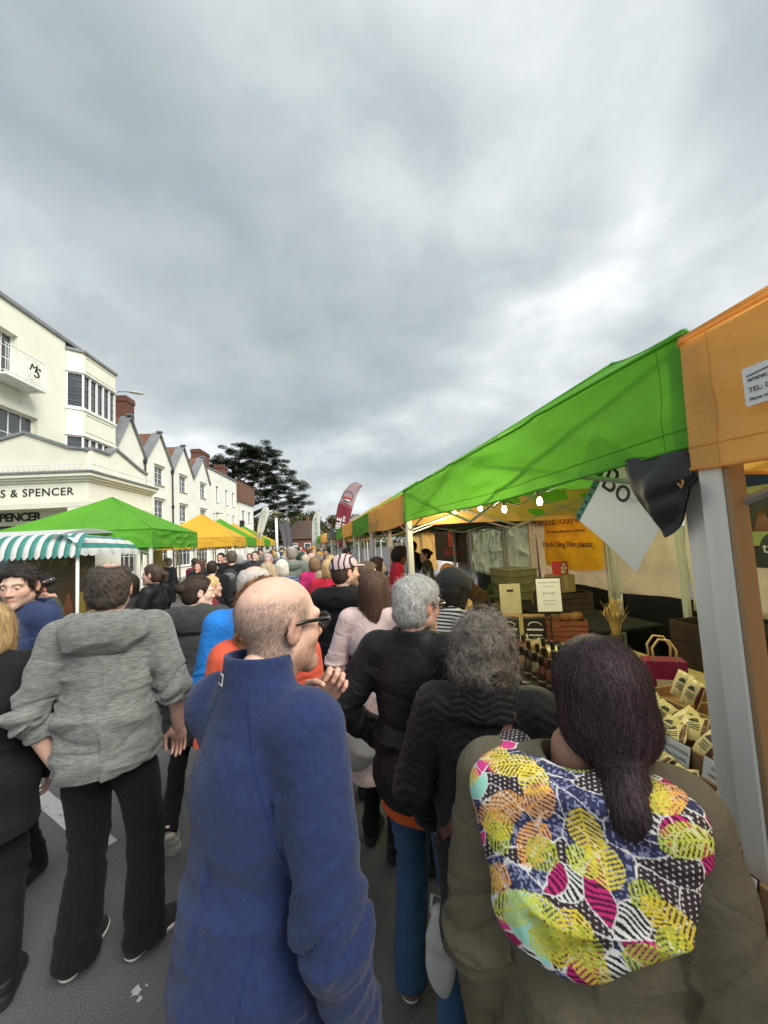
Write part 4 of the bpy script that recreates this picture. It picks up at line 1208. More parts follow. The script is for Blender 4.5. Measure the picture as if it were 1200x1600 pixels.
w0 = MB(); w0.box((-13.55, 43.93, 5.1), (-12.85, 44.0, 6.6)); w0.build('window', WHITEP, eh); w1 = MB(); w1.box((-13.48, 43.91, 5.2), (-12.92, 43.935, 6.5)); w1.build('pane', GLASSW, eh)
MB().box((-13.4, 43.8, 7.2), (-12.35, 50.1, 9.6)).build('tile_hanging', TILE, eh)
m = MB(); m.prism([(-17, 9.6), (-12.2, 9.6), (-14.6, 9.9)], 43.7, 50.2, lambda u, v, d: (u, d, v)); m.build('roof', TILE, eh)
MB().box((-12.4, 43.4, 4.2), (-11.9, 43.5, 5.0)).build('hanging_sign', INK, eh)

# ------------------------------------------------------------------ trees
def leaf_cloud(centres, radii, n, size, cols, flat=1.0, seed=0, flatleaf=0.4):
    """many small leaf faces through ellipsoidal clumps; returns V, F, C"""
    rg = np.random.default_rng(seed)
    cen = np.array(centres, float); rad = np.array(radii, float)
    wt = rad.prod(1) ** .67; wt /= wt.sum()
    idx = rg.choice(len(cen), n, p=wt)
    d = rg.normal(size=(n, 3)); d /= np.linalg.norm(d, axis=1, keepdims=True)
    p = cen[idx] + d * rad[idx] * (rg.uniform(0, 1, (n, 1)) ** .45)
    a = rg.normal(size=(n, 3)); a[:, 2] *= flatleaf; a /= np.linalg.norm(a, axis=1, keepdims=True)
    b = rg.normal(size=(n, 3)); b[:, 2] *= flatleaf; b -= a * (a * b).sum(1, keepdims=True); b /= np.linalg.norm(b, axis=1, keepdims=True)
    s_ = size * rg.uniform(.5, 1.4, (n, 1))
    V = np.stack([p - a * s_, p - b * s_ * .5, p + a * s_, p + b * s_ * .5], 1).reshape(-1, 3)
    F = np.arange(4 * n).reshape(n, 4)
    cc = np.array(cols, float)[rg.integers(0, len(cols), len(cen))][idx] * rg.uniform(.65, 1.35, (n, 1))
    return V, F, np.repeat(cc, 4, 0)
LEAF = mat('foliage', (.06, .08, .03), rough=.7, var=.1, attr='tint', spec=.25, transl=.25)
BARK = mat('bark', (.075, .055, .042), rough=.95, var=.3, vscale=5, bump=.5, bscale=10)
def tree(name, label, loc, h, crown, n, size, cols, trunk_r, limbs, seed, group=None, flat=.4, clumps=None, cat='tree'):
    t_ = thing(name, label, cat, loc, 0, group)
    m = MB()
    for pts, r0, r1 in limbs:
        k = len(pts); m.tube(pts, [r0 + (r1 - r0) * i / (k - 1) for i in range(k)], 8)
    m.build('trunk', BARK, t_, smooth=True)
    cen, rad = zip(*clumps)
    V, F, C = leaf_cloud(cen, rad, n, size, cols, seed=seed, flatleaf=flat)
    me = raw_mesh('crown', V, F, LEAF, False); vcol(me, 'tint', C); obj('crown', me, t_)
    return t_
# cedar: flat tiers on long level limbs
rg = np.random.default_rng(3)
cedar_c = []
# (dx, height, half length) of tiers, local x to the right as seen from the street
tiers = [(3.2, 18.3, 4.6), (1.2, 17.6, 4.4), (5.0, 17.2, 3.8), (2.2, 16.2, 5.4), (-1.8, 15.9, 2.6), (6.0, 15.6, 3.2), (0.6, 14.8, 4.6), (5.0, 14.3, 4.2), (8.0, 13.6, 2.6), (3.0, 13.0, 4.4),
         (9.2, 12.0, 3.0), (6.0, 11.6, 3.4), (10.6, 10.6, 2.2), (5.4, 10.0, 3.0), (8.4, 9.0, 2.8), (11.0, 9.4, 1.6), (9.6, 7.8, 1.8), (3.4, 11.2, 2.4), (-1.2, 13.4, 2.0)]
limbs = [([(0, 0, 0), (.15, 0, 4), (.1, .1, 8), (.2, 0, 12), (.6, .1, 16)], .62, .18), ([(.1, 0, 6.5), (1.0, 0, 9.5), (1.2, 0, 13.5), (1.5, 0, 17)], .35, .1),
         ([(.1, 0, 5.2), (2.2, .2, 6.6), (4.6, .2, 8.0), (7.0, 0, 8.9), (9.6, 0, 9.2)], .36, .06)]
for dx_, hz_, hl in tiers:
    k = max(3, int(hl * 3.0))
    for q in range(k * 2):
        x = dx_ + rg.uniform(-hl, hl); y = rg.uniform(-3.6, 3.6)
        z = hz_ + rg.uniform(-.8, .7) - .06 * (x - dx_) ** 2 / max(hl, 1) - .03 * abs(y)
        cedar_c.append(((x, y, z), (rg.uniform(.55, 1.1), rg.uniform(.6, 1.2), rg.uniform(.24, .50))))
    limbs.append(([(.3, 0, hz_ - 3.0), (dx_ * .5, rg.uniform(-.5, .5), hz_ - .9), (dx_, rg.uniform(-1, 1), hz_ - .35), (dx_ + hl * .8, rg.uniform(-1, 1), hz_ - .2)], .16, .03))
cd = tree('cedar_tree', 'tall dark cedar with flat spreading tiers behind the white houses', (-12.2, 66.5, 0), 19, None, 130000, .095, [(.026, .042, .018), (.030, .045, .018), (.016, .028, .014), (.060, .070, .025)], .6, limbs, 3, clumps=cedar_c, flat=.35)
cd.rotation_euler = (0, 0, R(-8))
# autumn trees closing the street
tl = ['olive green tree left of the white feather flag, far end', 'yellowing tree behind the far brown-roofed house', 'dark green tree just beneath the cedar limb', 'golden autumn tree above the parked cars', 'russet tree right of the white feather flag, far end', 'broad olive tree behind the two small dark flags', 'pale yellow tree beside the maroon flag', 'low green tree at the left end of the far tree line', 'brownish tree behind the right-hand tents']
tp = [(-15, 92, 9.5, 4.5, 0), (-7.5, 100, 11.5, 5.5, 1), (-11.0, 96, 9.5, 5, 0), (-3, 104, 12, 6, 2), (5.0, 106, 10.5, 5.5, 3), (-1, 95, 10, 5, 0), (10.5, 104, 10, 5, 2), (-19, 90, 8.5, 4.5, 0), (17, 104, 10, 5.5, 3)]
pal = [[(.07, .08, .025), (.10, .095, .03), (.05, .06, .02)], [(.20, .16, .04), (.14, .13, .035), (.10, .10, .03)], [(.17, .13, .035), (.11, .10, .03), (.22, .16, .04)], [(.16, .09, .035), (.11, .08, .03), (.14, .11, .04)]]
for i, (x, y, h_, r_, c_) in enumerate(tp):
    rg = np.random.default_rng(20 + i); cl = []
    for k in range(34):
        d = rg.normal(size=3); d /= np.linalg.norm(d); d *= rg.uniform(.25, 1) ** .5
        cl.append(((d[0] * r_, d[1] * r_, h_ * .58 + d[2] * h_ * .38), (r_ * rg.uniform(.2, .36),) * 2 + (r_ * rg.uniform(.16, .28),)))
    lm = [([(0, 0, 0), (.1, 0, h_ * .3), (.2, .1, h_ * .7)], .35, .08)] + [([(0, 0, h_ * .25), (math.cos(a) * r_ * .4, math.sin(a) * r_ * .4, h_ * .5), (math.cos(a) * r_ * .7, math.sin(a) * r_ * .7, h_ * .7)], .16, .03) for a in (0, 1.3, 2.6, 4.0, 5.2)]
    tree('autumn_tree', tl[i], (x, y, 0), h_, None, 4200, .30, pal[c_], .3, lm, 40 + i, 'autumn trees at the end of the street', clumps=cl, flat=1.0)
# wooded rise that closes the view
V, F, C = leaf_cloud([(x, 135 + 8 * math.sin(x), 3.0 + 2.2 * math.sin(x * .21) + 1.2 * math.sin(x * .63)) for x in range(-110, 130, 4)], [(5.5, 5, 5.2)] * 60, 26000, .55, pal[0] + pal[2] + pal[3], seed=9, flatleaf=1)
me = raw_mesh('distant_wood', V, F, LEAF, False); vcol(me, 'tint', C); tag(obj('distant_wood', me), 'distant mixed autumn wood closing the end of the street', 'wood', kind='stuff')

# far house and vehicles at the end of the street
fr_ = thing('far_house', 'brown-roofed brick house far down the street', 'building', (-0.4, 72, 0), R(10))
m = MB(); m.box((-3.6, 0, 0), (3.6, 6, 3.2)); m.build('wall', BRICK, fr_)
m = MB(); m.prism([(-4.0, 3.1), (4.0, 3.1), (1.2, 6.4), (-1.2, 6.4)], -.4, 6.4, lambda u, v, d: (u, d, v)); ro = m.build('roof', mat('old_tile', (.12, .085, .065), rough=.95, var=.3, vscale=4), fr_)
m = MB(); m.box((.5, 2, 5), (1.2, 2.8, 7.3)); m.build('chimney', BRICK, ro)
for x in (-2.2, 0.2, 2.2):
    w_ = MB(); w_.box((x - .6, -.05, 1.0), (x + .6, 0.02, 2.3)); wo_ = w_.build('window', WHITEP, fr_); w_ = MB(); w_.box((x - .5, -.06, 1.1), (x + .5, -.045, 2.2)); w_.build('pane', GLASSW, wo_)
def car(label, loc, rz, paint, van=False):
    c = thing('parked_car', label, 'car', loc, rz, 'cars at the end of the street')
    b = S()
    b.ell((0, 0, .62), (.86, 2.15, .42), k=.1); b.cone(.3, .85, .84, 2.05, .80, 1.95, k=.15)
    if van: b.cone(.8, 1.95, .84, 2.0, .74, 1.75, cy=(-.1, -.2), k=.2)
    else: b.cone(.8, 1.45, .78, 1.45, .60, .85, cy=(-.15, -.25), k=.15)
    V, F = b.mesh(.05); obj('body', raw_mesh('body', V, F, mat(label[:9] + '_paint', paint, rough=.25, coat=.6, var=.03)), c)
    z1 = 1.9 if van else 1.42
    for x in (-1, 1):
        m = MB(); m.prism([(-1.2, .98), (.95, .98), (.45, z1 - .15), (-.85, z1 - .15)], x * .70, x * .80, lambda u, v, d: (d, u, v)); m.build('side_window', GLASSW, c)
        for y in (-1.35, 1.35):
            w_ = MB(); w_.lathe([(.31, -.1), (.33, -.06), (.33, .06), (.31, .1)], 16, Matrix.Translation((x * .76, y, .33)) @ Matrix.Rotation(PI / 2, 4, 'Y')); wo_ = w_.build('wheel', SOLE_DARK, c)
            w_ = MB(); w_.lathe([(.2, -.11), (.2, .11)], 12, Matrix.Translation((x * .77, y, .33)) @ Matrix.Rotation(PI / 2, 4, 'Y')); w_.build('rim', mat('alloy', (.5, .5, .5), rough=.35, metal=.8), wo_)
        h_ = MB(); h_.box((x * .62 - .15, -2.12, .68), (x * .62 + .15, -1.98, .85)); h_.build('tail_light', mat('tail_red', (.4, .02, .02), rough=.3), c)
    m = MB(); m.box((-.55, -1.42 if not van else -1.98, 1.0), (.55, -1.25 if not van else -1.85, z1 - .18)); m.build('rear_window', GLASSW, c)
    return c
car('white car parked below the far brown-roofed house', (-6.6, 62, 0), R(70), (.7, .7, .7)); car('silver van parked at the end of the street', (-3.4, 60, 0), R(60), (.45, .46, .47), True); car('dark grey car parked behind the market at the far end', (-.2, 61, 0), R(75), (.06, .065, .07))
pp = thing('white_post', 'slim white post standing at the far end of the left tents', 'post', (-3.7, 47.5, 0)); MB().tube([(0, 0, 0), (0, 0, 5.2)], .16, 10).build('shaft', WHITEP, pp, smooth=True); MB().lathe([(.2, 5.2), (.2, 5.25), (.05, 5.35)], 10).build('cap', WHITEP, pp)
# house behind the right-hand stalls: only its chimney clears the canopies
rh = thing('brick_house', 'dark chimney of a brick house just showing above the green canopy', 'building', (0, 0, 0))
m = MB(); m.box((9.6, 14, 0), (16, 24, 4.2)); m.build('wall', BRICK, rh)
m = MB(); m.prism([(9.3, 4.1), (16.3, 4.1), (12.8, 6.2)], 13.7, 24.3, lambda u, v, d: (u, d, v)); ro = m.build('roof', TILE, rh)
m = MB(); m.box((12.4, 17.2, 5.6), (13.2, 17.9, 8.5)); m.build('chimney', mat('dark_brick', (.06, .05, .05), rough=.9), ro)

# ------------------------------------------------------------------ market tents
def fabric(name, col, tr=0.35):
    return mat(name, col, rough=.62, var=.07, vscale=3.0, bump=.12, bscale=500, spec=.35, transl=tr, wrinkle=.25, dirt=((col[0] * .6, col[1] * .6, col[2] * .6), 2.2, .3))
GREEN = fabric('green_canvas', (.15, .48, .04), .42)
ORANGE = fabric('orange_canvas', (.95, .58, .19), .55)
YELLOW = fabric('yellow_canvas', (.88, .53, .06), .4)
NAVY = fabric('navy_canvas', (.012, .022, .075), .1)
GREYC = fabric('grey_canvas', (.22, .23, .24), .2)
ALU = mat('aluminium', (.74, .73, .69), rough=.45, metal=.15, var=.08, vscale=8, stretch=(1, 1, .15), bump=.06, bscale=200)
TANP = mat('tan_strip', (.36, .22, .11), rough=.6, var=.15, vscale=6, stretch=(1, 1, .1))
TRUSS = mat('truss_grey', (.45, .46, .46), rough=.4, metal=.6)
BLACKPL = mat('black_plastic', (.015, .015, .016), rough=.4)
def wob(p, s, o=0):
    return float(fbm(np.array([[p[0] * s + o, p[1] * s - o, p[2] * s + 2 * o]]), 2)[0]) - .5
def gridv(fn, nu, nv, disp=None):
    U, W = np.meshgrid(np.linspace(0, 1, nu + 1), np.linspace(0, 1, nv + 1))
    V = fn(U.ravel()[:, None], W.ravel()[:, None])
    i = np.arange(nu)[None] + (np.arange(nv) * (nu + 1))[:, None]
    i = i.ravel()
    F = np.stack([i, i + 1, i + nu + 2, i + nu + 1], 1)
    return V, F
def tent(label, x0, x1, y0, y1, zb, vh, peak, cm, near=False, seed=0, group=None, backval=None, legs=((0, 0), (0, 1), (1, 0), (1, 1)), legr=.03, name='market_tent', pk=None, bulge=0.0, inset=.055):
    t_ = thing(name, label, 'tent', ((x0 + x1) / 2, (y0 + y1) / 2, 0), 0, group)
    cx, cy = (x0 + x1) / 2, (y0 + y1) / 2
    zt = zb + vh
    c = [np.array([x0 - cx, y0 - cy, zt]), np.array([x1 - cx, y0 - cy, zt]), np.array([x1 - cx, y1 - cy, zt]), np.array([x0 - cx, y1 - cy, zt])]
    P = np.array([0, 0, peak])
    n_ = 60 if near else 18
    for k in range(4):
        A_, B_ = c[k], c[(k + 1) % 4]
        def roof(u, v, A_=A_, B_=B_):
            p = (A_ * (1 - u) + B_ * u) * (1 - v) + P * v
            sag = .085 * np.sin(np.pi * v) * (np.sin(np.pi * u) ** .8)
            p = p - np.array([0, 0, 1]) * sag
            w_ = (fbm(p * (1.6, 1.6, 1.6) + seed, 2) - .5) * .05 + (ridge(np.concatenate([(u - .5) * (1 - v) * 9 + seed, v * 3.0, 0 * v + seed], 1)) - .3) * .022
            p[:, 2] += w_ * (np.sin(np.pi * np.clip(u, 0, 1))[:, 0] ** .5) * (1 - v[:, 0])
            return p
        V, F = gridv(roof, n_, n_ // 2)
        ro = obj('roof_panel', raw_mesh('roof_panel', V, F, cm), t_)
        V2 = [(A_ * (1 - v) + P * v) + np.array([0, 0, .006 - .02 * math.sin(PI * v)]) for v in np.linspace(0, 1, 9)]
        MB().tube(V2, .012, 6).build('hip_seam', cm, ro, smooth=True)
        d = B_ - A_; out = np.array([d[1], -d[0], 0]) / np.linalg.norm(d)
        def val(u, v, A_=A_, B_=B_, out=out):
            p = A_ * (1 - u) + B_ * u - np.array([0, 0, vh]) * (1 - v)
            ed = np.sin(np.pi * np.clip(u, 0, 1)) ** .35
            w_ = (fbm(np.concatenate([p[:, :2] * 2.2, p[:, 2:] * 1.5], 1) + seed, 2) - .5) * .075 * (1.1 - v[:, 0]) + (ridge(np.concatenate([p[:, :1] * 2.5 + p[:, 2:] * 3 + seed, p[:, 1:2] * 2.5, p[:, 2:] * 6], 1)) - .35) * .034
            p = p + out * (w_ * ed[:, 0])[:, None] + out * .012 * (1 - v)
            p[:, 2] += (np.sin(u[:, 0] * 9 + seed) * .010 - .02 * np.sin(np.pi * u[:, 0])) * (1 - v[:, 0])
            return p
        V, F = gridv(val, (110 if near else 26), (18 if near else 7))
        vm = backval if (backval is not None and k == 1) else cm
        vo = obj('valance', raw_mesh('valance', V, F, vm), t_)
        nu = 110 if near else 26
        hem = V[:nu + 1]
        MB().tube([tuple(p + out * .002) for p in hem], .006, 5).build('hem', vm, vo, smooth=True)
        MB().tube([tuple(p + out * .004) for p in V[-(nu + 1):]], .007, 5).build('hem', vm, vo, smooth=True)
        if near:
            for cc in (3, nu - 3): MB().tube([tuple(V[rw * (nu + 1) + cc] + out * .001) for rw in range(19)], .0012, 4).build('seam', vm, vo, smooth=True)
            MB().tube([tuple(p + out * .001) for p in V[3 * (nu + 1):4 * (nu + 1)]], .002, 4).build('seam', vm, vo, smooth=True)
    for (a, b) in legs:
        x = (x0 if a == 0 else x1) - cx + (inset if a == 0 else -inset); y = (y0 if b == 0 else y1) - cy + (inset if b == 0 else -inset)
        m = MB(); m.bbox((x - legr, y - legr, .01), (x + legr, y + legr, zt - .02), .005); 
        if not near: m.bbox((x - legr - .012, y - legr - .012, zb - .32), (x + legr + .012, y + legr + .012, zb - .20), .004)
        m.box((x - .07, y - .07, 0), (x + .07, y + .07, .01)); m.build('leg', ALU, t_)
    tm = MB()
    xs = (x0 - cx + .055, x1 - cx - .055); ys = (y0 - cy + .055, y1 - cy - .055); z_h, z_l = zt - .05, zb - .12
    for yy in ys:
        xm = 0
        for a, b in ((xs[0], xm), (xm, xs[1])):
            tm.tube([(a, yy, z_h), (b, yy, z_l)], .011, 5); tm.tube([(a, yy, z_l), (b, yy, z_h)], .011, 5)
    for xx in xs:
        for a, b in ((ys[0], 0), (0, ys[1])):
            tm.tube([(xx, a, z_h), (xx, b, z_l)], .011, 5); tm.tube([(xx, a, z_l), (xx, b, z_h)], .011, 5)
    for q in ((xs[0], 0), (xs[1], 0), (0, ys[0]), (0, ys[1])):
        tm.tube([(q[0], q[1], z_h), (0, 0, peak - .45)], .011, 5)
    tm.tube([(0, 0, peak - .5), (0, 0, peak - .03)], .022, 8)
    tm.build('truss', TRUSS, t_)
    return t_
RG = 'tents along the right-hand side'; LG = 'tents along the left-hand side'
t0 = tent('orange tent at the right edge of the picture, maker label on its valance', 1.165, 4.2, -2.08, .955, 2.035, .40, 3.35, ORANGE, True, 3, RG, legs=((0, 1), (1, 1)), legr=.0335, inset=.037)
t1 = tent('large bright green tent over the sauce and snack stall', 1.2, 4.2, .965, 4.69, 2.105, .37, 3.32, GREEN, True, 5, RG, backval=NAVY, legs=((0, 0), (0, 1), (1, 1)), legr=.0335, inset=.037)
rr_ = [('orange', 4.71, 7.63, 1.20, 2.06, 3.22, ORANGE, 'orange tent next beyond the large green one'), ('green', 7.65, 10.6, 1.2, 2.06, 3.3, GREEN, 'second green tent from the front, right row'), ('orange', 10.62, 13.85, 1.2, 2.08, 3.3, ORANGE, 'orange tent between two small green ones, right row'),
       ('green', 13.9, 17.1, 1.2, 2.06, 3.3, GREEN, 'green tent beneath the maroon feather flag'), ('grey', 18.2, 21.2, 1.0, 2.1, 3.3, GREYC, 'grey peaked tent just past the maroon flag'), ('orange', 21.6, 24.6, .75, 2.0, 3.0, ORANGE, 'farthest orange tent on the right'), ('green', 24.8, 27.8, .6, 2.0, 3.0, GREEN, 'farthest green tent on the right')]
for i, (n_, a, b, x, zb, pk_, m_, lb) in enumerate(rr_):
    tent(lb, x, x + 3.0, a, b, zb, .38, pk_, m_, i < 1, 11 + i, RG, backval=NAVY if i < 3 else None)
tent('navy blue tent tucked beneath the orange one, deep in the row', 1.32, 4.1, 6.45, 10.4, 2.07, .22, 2.6, NAVY, False, 23, RG)
ll = [(8.16, 11.2, GREEN, 'bright green tent in front of the cream shop entrance', -2.95, 3.19), (15.6, 18.6, YELLOW, 'yellow tent, nearest of the yellow ones on the left', -2.82, 3.40), (18.7, 21.7, GREEN, 'small green tent right behind the left yellow one', -2.75, 3.4), (21.8, 24.8, YELLOW, 'yellow tent farther down the left row', -2.70, 3.35), (24.9, 27.9, GREEN, 'farthest green tent of the left row', -2.62, 3.35), (28.0, 31.0, YELLOW, 'last small yellow tent of the left row', -2.55, 3.2)]
for i, (a, b, m_, lb, x, pk_) in enumerate(ll):
    tent(lb, x - (2.75 if i == 0 else 3.0), x, a, b, 2.0, .36, pk_, m_, i == 0, 31 + i, LG)
# thin tan strip added over the near leg's side face, maker label, drawcord
_x, _y = t1.location.x, t1.location.y
MB().bbox((1.173, .866, .02), (1.232, .8835, 2.32), .003).build('leg_side_strip', TANP, t0).matrix_parent_inverse = t0.matrix_basis.inverted()
WHITEC = mat('white_card', (.72, .73, .74), rough=.55, var=.04, vscale=6)
RED = mat('print_red', (.55, .03, .04), rough=.6); GREYINK = mat('print_grey', (.10, .10, .11), rough=.6)
lab = MB(); lab.box((1.128, .56, 2.165), (1.133, .772, 2.265)); lo_ = lab.build('maker_label', WHITEC, t0); lo_.matrix_parent_inverse = t0.matrix_basis.inverted()
def txt(s, size, m, parent, o, x, y, name='lettering', **k):
    q = text(name, s, size, m, parent, frame(o, x, y), **k)
    q.matrix_parent_inverse = Matrix.Identity(4)
    if parent: q.matrix_local = parent.matrix_world.inverted() @ frame(o, x, y) if False else frame(o, x, y)
    return q
for s_, z, sz, m_ in (('www.', 2.232, .020, GREYINK), ('TEL: 0123 456', 2.204, .018, GREYINK), ('Flame retardant to BS', 2.181, .012, GREYINK)):
    q = text(name='lettering', s=s_, size=sz, m=m_, parent=lo_, M=frame((1.1265, .762, z), (0, -1, 0), (0, 0, 1)), extrude=.0005, align='LEFT')
q = text(name='lettering', s='gazebos', size=.020, m=RED, parent=lo_, M=frame((1.1265, .716, 2.232), (0, -1, 0), (0, 0, 1)), extrude=.0005, align='LEFT')
MB().tube([(1.1265, .762, 2.242), (1.1265, .70, 2.249), (1.1265, .63, 2.257), (1.1265, .58, 2.252)], .0016, 5).build('swoosh', GREYINK, lo_)
cr_ = MB(); cr_.tube([(1.15, 1.0, 2.03), (1.148, .998, 2.0), (1.15, .99, 1.985), (1.152, .985, 2.0), (1.152, .99, 2.03)], .004, 6); co = cr_.build('drawcord', ORANGE, t0); co.matrix_parent_inverse = t0.matrix_basis.inverted()

# striped stall on the left
STRIPE_T = fabric('teal_stripe', (.06, .26, .24), .25); STRIPE_W = fabric('white_stripe', (.74, .74, .72), .3)
sst = thing('striped_stall', 'stall with a teal and white striped scalloped awning', 'stall', (-3.2, 6.25, 0))
def awning_pt(s_, t, side):
    """rounded awning edge: t 0 at the hem, 1 on the roof"""
    if side == 'front': return (-5.2 + 5.2 * s_ - .0, .0 + .30 * t ** 1.6 + .0, 1.92 + .32 * math.sin(t * PI / 2))
    return (0.0 - .42 * t ** 1.6, 2.35 * s_, 1.92 + .32 * math.sin(t * PI / 2))
nst = 72
for i in range(nst):
    m = MB(); a, b = i / nst, (i + 1) / nst
    m.grid(lambda u, v: (lambda p: (p[0], p[1] - .015 * math.sin(PI * u), p[2] - (.045 * math.sin(PI * u) if v == 0 else 0)))(awning_pt(a + (b - a) * u, v, 'front')), 6, 8)
    m.build('awning_stripe', STRIPE_T if i % 2 else STRIPE_W, sst, smooth=True)
for i, (a, b) in enumerate(((0, .18), (.18, .36), (.36, .58), (.58, .78), (.78, 1))):
    m = MB()
    m.grid(lambda u, v: (lambda p: (p[0] + .012 * math.sin(u * 40), p[1], p[2] - (.028 * abs(math.sin(u * PI * 11)) if (v == 0 and i == 0) else 0) - .05 * u ** 3))(awning_pt(u, a + (b - a) * v, 'side')), 88, 3)
    m.build('awning_stripe', STRIPE_T if i % 2 else STRIPE_W, sst, smooth=True)
m = MB(); m.grid(lambda u, v: (-5.2 + 4.78 * u, .30 + 2.0 * v, 2.24 + .12 * math.sin(PI * v)), 12, 8); m.build('awning_roof', STRIPE_W, sst, smooth=True)
for (x, y) in ((-.08, .08), (-.08, 2.25), (-3.2, .08), (-3.2, 2.25)):
    MB().tube([(x, y, 0), (x, y, 2.1)], .022, 10).build('pole', ALU, sst, smooth=True)
BOARDBR = mat('brown_board', (.12, .08, .035), rough=.6, var=.25, vscale=2.5); GOLD = mat('gold_paint', (.42, .28, .08), rough=.5)
bb = thing('sign_banner', 'brown arched-lettering banner behind the man in the hat', 'banner', (-4.95, 8.75, 0))
MB().bbox((-.75, -.02, .55), (.72, .02, 1.97), .004).build('board', BOARDBR, bb)
for i, ch in enumerate('KETTFORDS'):
    a = R(52 - 13 * i); text('lettering', ch, .15, GOLD, bb, frame((-.02 - .95 * math.sin(a), -.026, .98 + .82 * math.cos(a)), (math.cos(a), 0, math.sin(a)), (-math.sin(a), 0, math.cos(a))), extrude=.002)
for i, (x, c_) in enumerate(((.05, (.10, .13, .05)), (.28, (.35, .12, .05)), (.5, (.50, .33, .05)))):
    m = MB(); m.lathe([(.085, .62), (.085, .95), (.04, 1.08), (.04, 1.2)], 12, Matrix.Translation((x, -.03, 0)) @ Matrix.Diagonal((1, .12, 1, 1))); m.build('printed_bottle', mat('print_bottle_%d' % i, c_, rough=.5), bb, smooth=True)
cb_ = thing('display_board', 'pale board with a picture standing under the left green tent', 'board', (-3.9, 11.0, 0)); MB().bbox((-.02, -.5, .9), (.02, .4, 1.95), .004).build('panel', mat('mustard', (.42, .27, .06), rough=.7, var=.3, vscale=5), cb_); MB().box((-.03, -.5, .84), (.03, .4, .9)).build('ledge', WHITEP, cb_)
for y in (-.45, .35): MB().box((-.02, y - .02, 0), (.02, y + .02, .84)).build('leg', WHITEP, cb_)

# ------------------------------------------------------------------ feather flags
def flag(label, loc, rz, pole, right, m_cloth, h_base=0.0, r=.014):
    """pole: outline (x, z) up the left edge; right: outline of the free edge from tip down"""
    f_ = thing('feather_flag', label, 'flag', loc, rz, 'feather flags')
    k = len(pole)
    pts = [(0, 0, 0)] + [(x, 0, z) for x, z in pole]
    MB().tube(pts, [.018] + [.014 - .008 * i / k for i in range(k)], 8).build('pole', BLACKPL, f_, smooth=True)
    def along(poly, t):
        P_ = np.array(poly); d = np.r_[0, np.cumsum(np.linalg.norm(np.diff(P_, axis=0), axis=1))]; s_ = t * d[-1]
        return np.array([np.interp(s_, d, P_[:, 0]), np.interp(s_, d, P_[:, 1])])
    def fn(u, v):
        a = along(pole, v); b = along(right[::-1], v); p = a * (1 - u) + b * u
        return (p[0] + .01, .05 * math.sin(u * PI * 1.5 + v * 3) * u, p[1])
    m = MB(); m.grid(fn, 10, 30); m.build('banner', m_cloth, f_, smooth=True, fix=False)
    MB().lathe([(.18, 0), (.18, .03), (.03, .06)], 12).build('base', BLACKPL, f_)
    return f_, fn
def flagcloth(name, stops):
    """bands of colour up the cloth by object height"""
    m, t, b = new_mat(name); L = t.links.new
    tc_ = N(t, 'ShaderNodeTexCoord'); sp = N(t, 'ShaderNodeSeparateXYZ'); L(tc_.outputs['Object'], sp.inputs[0])
    ad = N(t, 'ShaderNodeMath', operation='MULTIPLY_ADD'); L(sp.outputs[0], ad.inputs[0]); ad.inputs[1].default_value = .55; L(sp.outputs[2], ad.inputs[2])
    mr = N(t, 'ShaderNodeMapRange'); mr.inputs[1].default_value = 0; mr.inputs[2].default_value = 6; L(ad.outputs[0], mr.inputs[0])
    rp = N(t, 'ShaderNodeValToRGB'); rp.color_ramp.interpolation = 'CONSTANT'
    for i, (p, c) in enumerate(stops):
        e_ = rp.color_ramp.elements[i] if i < 2 else rp.color_ramp.elements.new(p)
        e_.position = p; e_.color = (*c, 1)
    L(mr.outputs[0], rp.inputs[0]); L(rp.outputs[0], b.inputs['Base Color']); b.inputs['Roughness'].default_value = .7
    return m
MAROON = flagcloth('maroon_flag', [(0.0, (.20, .012, .03)), (.645, (.42, .30, .31)), (.652, (.20, .012, .03)), (.662, (.36, .24, .26))])
ff, fn = flag('tall maroon and grey feather flag leaning over the right-hand tents', (1.22, 17.7, 0), R(-8), [(0, 1.6), (0, 2.5), (.03, 3.0), (.18, 3.62), (.47, 4.22), (.80, 4.58), (1.08, 4.66), (1.34, 4.50)], [(1.34, 4.50), (1.08, 4.12), (.86, 3.55), (.66, 2.9), (.55, 2.3), (.5, 1.75)], MAROON)
for s_, x, z in (('UBLE', .16, 2.72), ('KLES', .46, 2.80)):
    text('lettering', s_, .30, WHITEP, ff, frame((x, -.03, z), (.22, 0, 1), (-1, 0, .22)), extrude=.002, bold=.006)
m = MB(); m.tube([(.66 + .22 * math.cos(t), -.04, 4.02 + .26 * math.sin(t)) for t in np.linspace(0, 2 * PI, 25)], .012, 5, cap=False); m.build('emblem', GREYINK, ff)
m = MB(); m.prism([(.46, 3.98), (.84, 3.84), (.83, 3.90), (.47, 4.05)], -.045, -.04, lambda u, v, d: (u, d, v)); m.build('emblem_band', RED, ff)
m = MB(); m.prism([(.5, 3.92), (.8, 3.80), (.7, 3.77), (.58, 3.82)], -.045, -.04, lambda u, v, d: (u, d, v)); m.build('emblem_band', WHITEP, ff)
WF = fabric('white_flag', (.70, .70, .66), .4)
f2, fn2 = flag('white teardrop flag leaning above the left tents', (-3.0, 23.6, 0), R(-8), [(.0, 1.4), (0.02, 2.4), (.10, 3.2), (.28, 3.95), (.45, 4.25), (.62, 4.32)], [(.62, 4.32), (.78, 4.15), (.72, 3.7), (.50, 3.0), (.25, 2.4), (.05, 1.5)], WF)
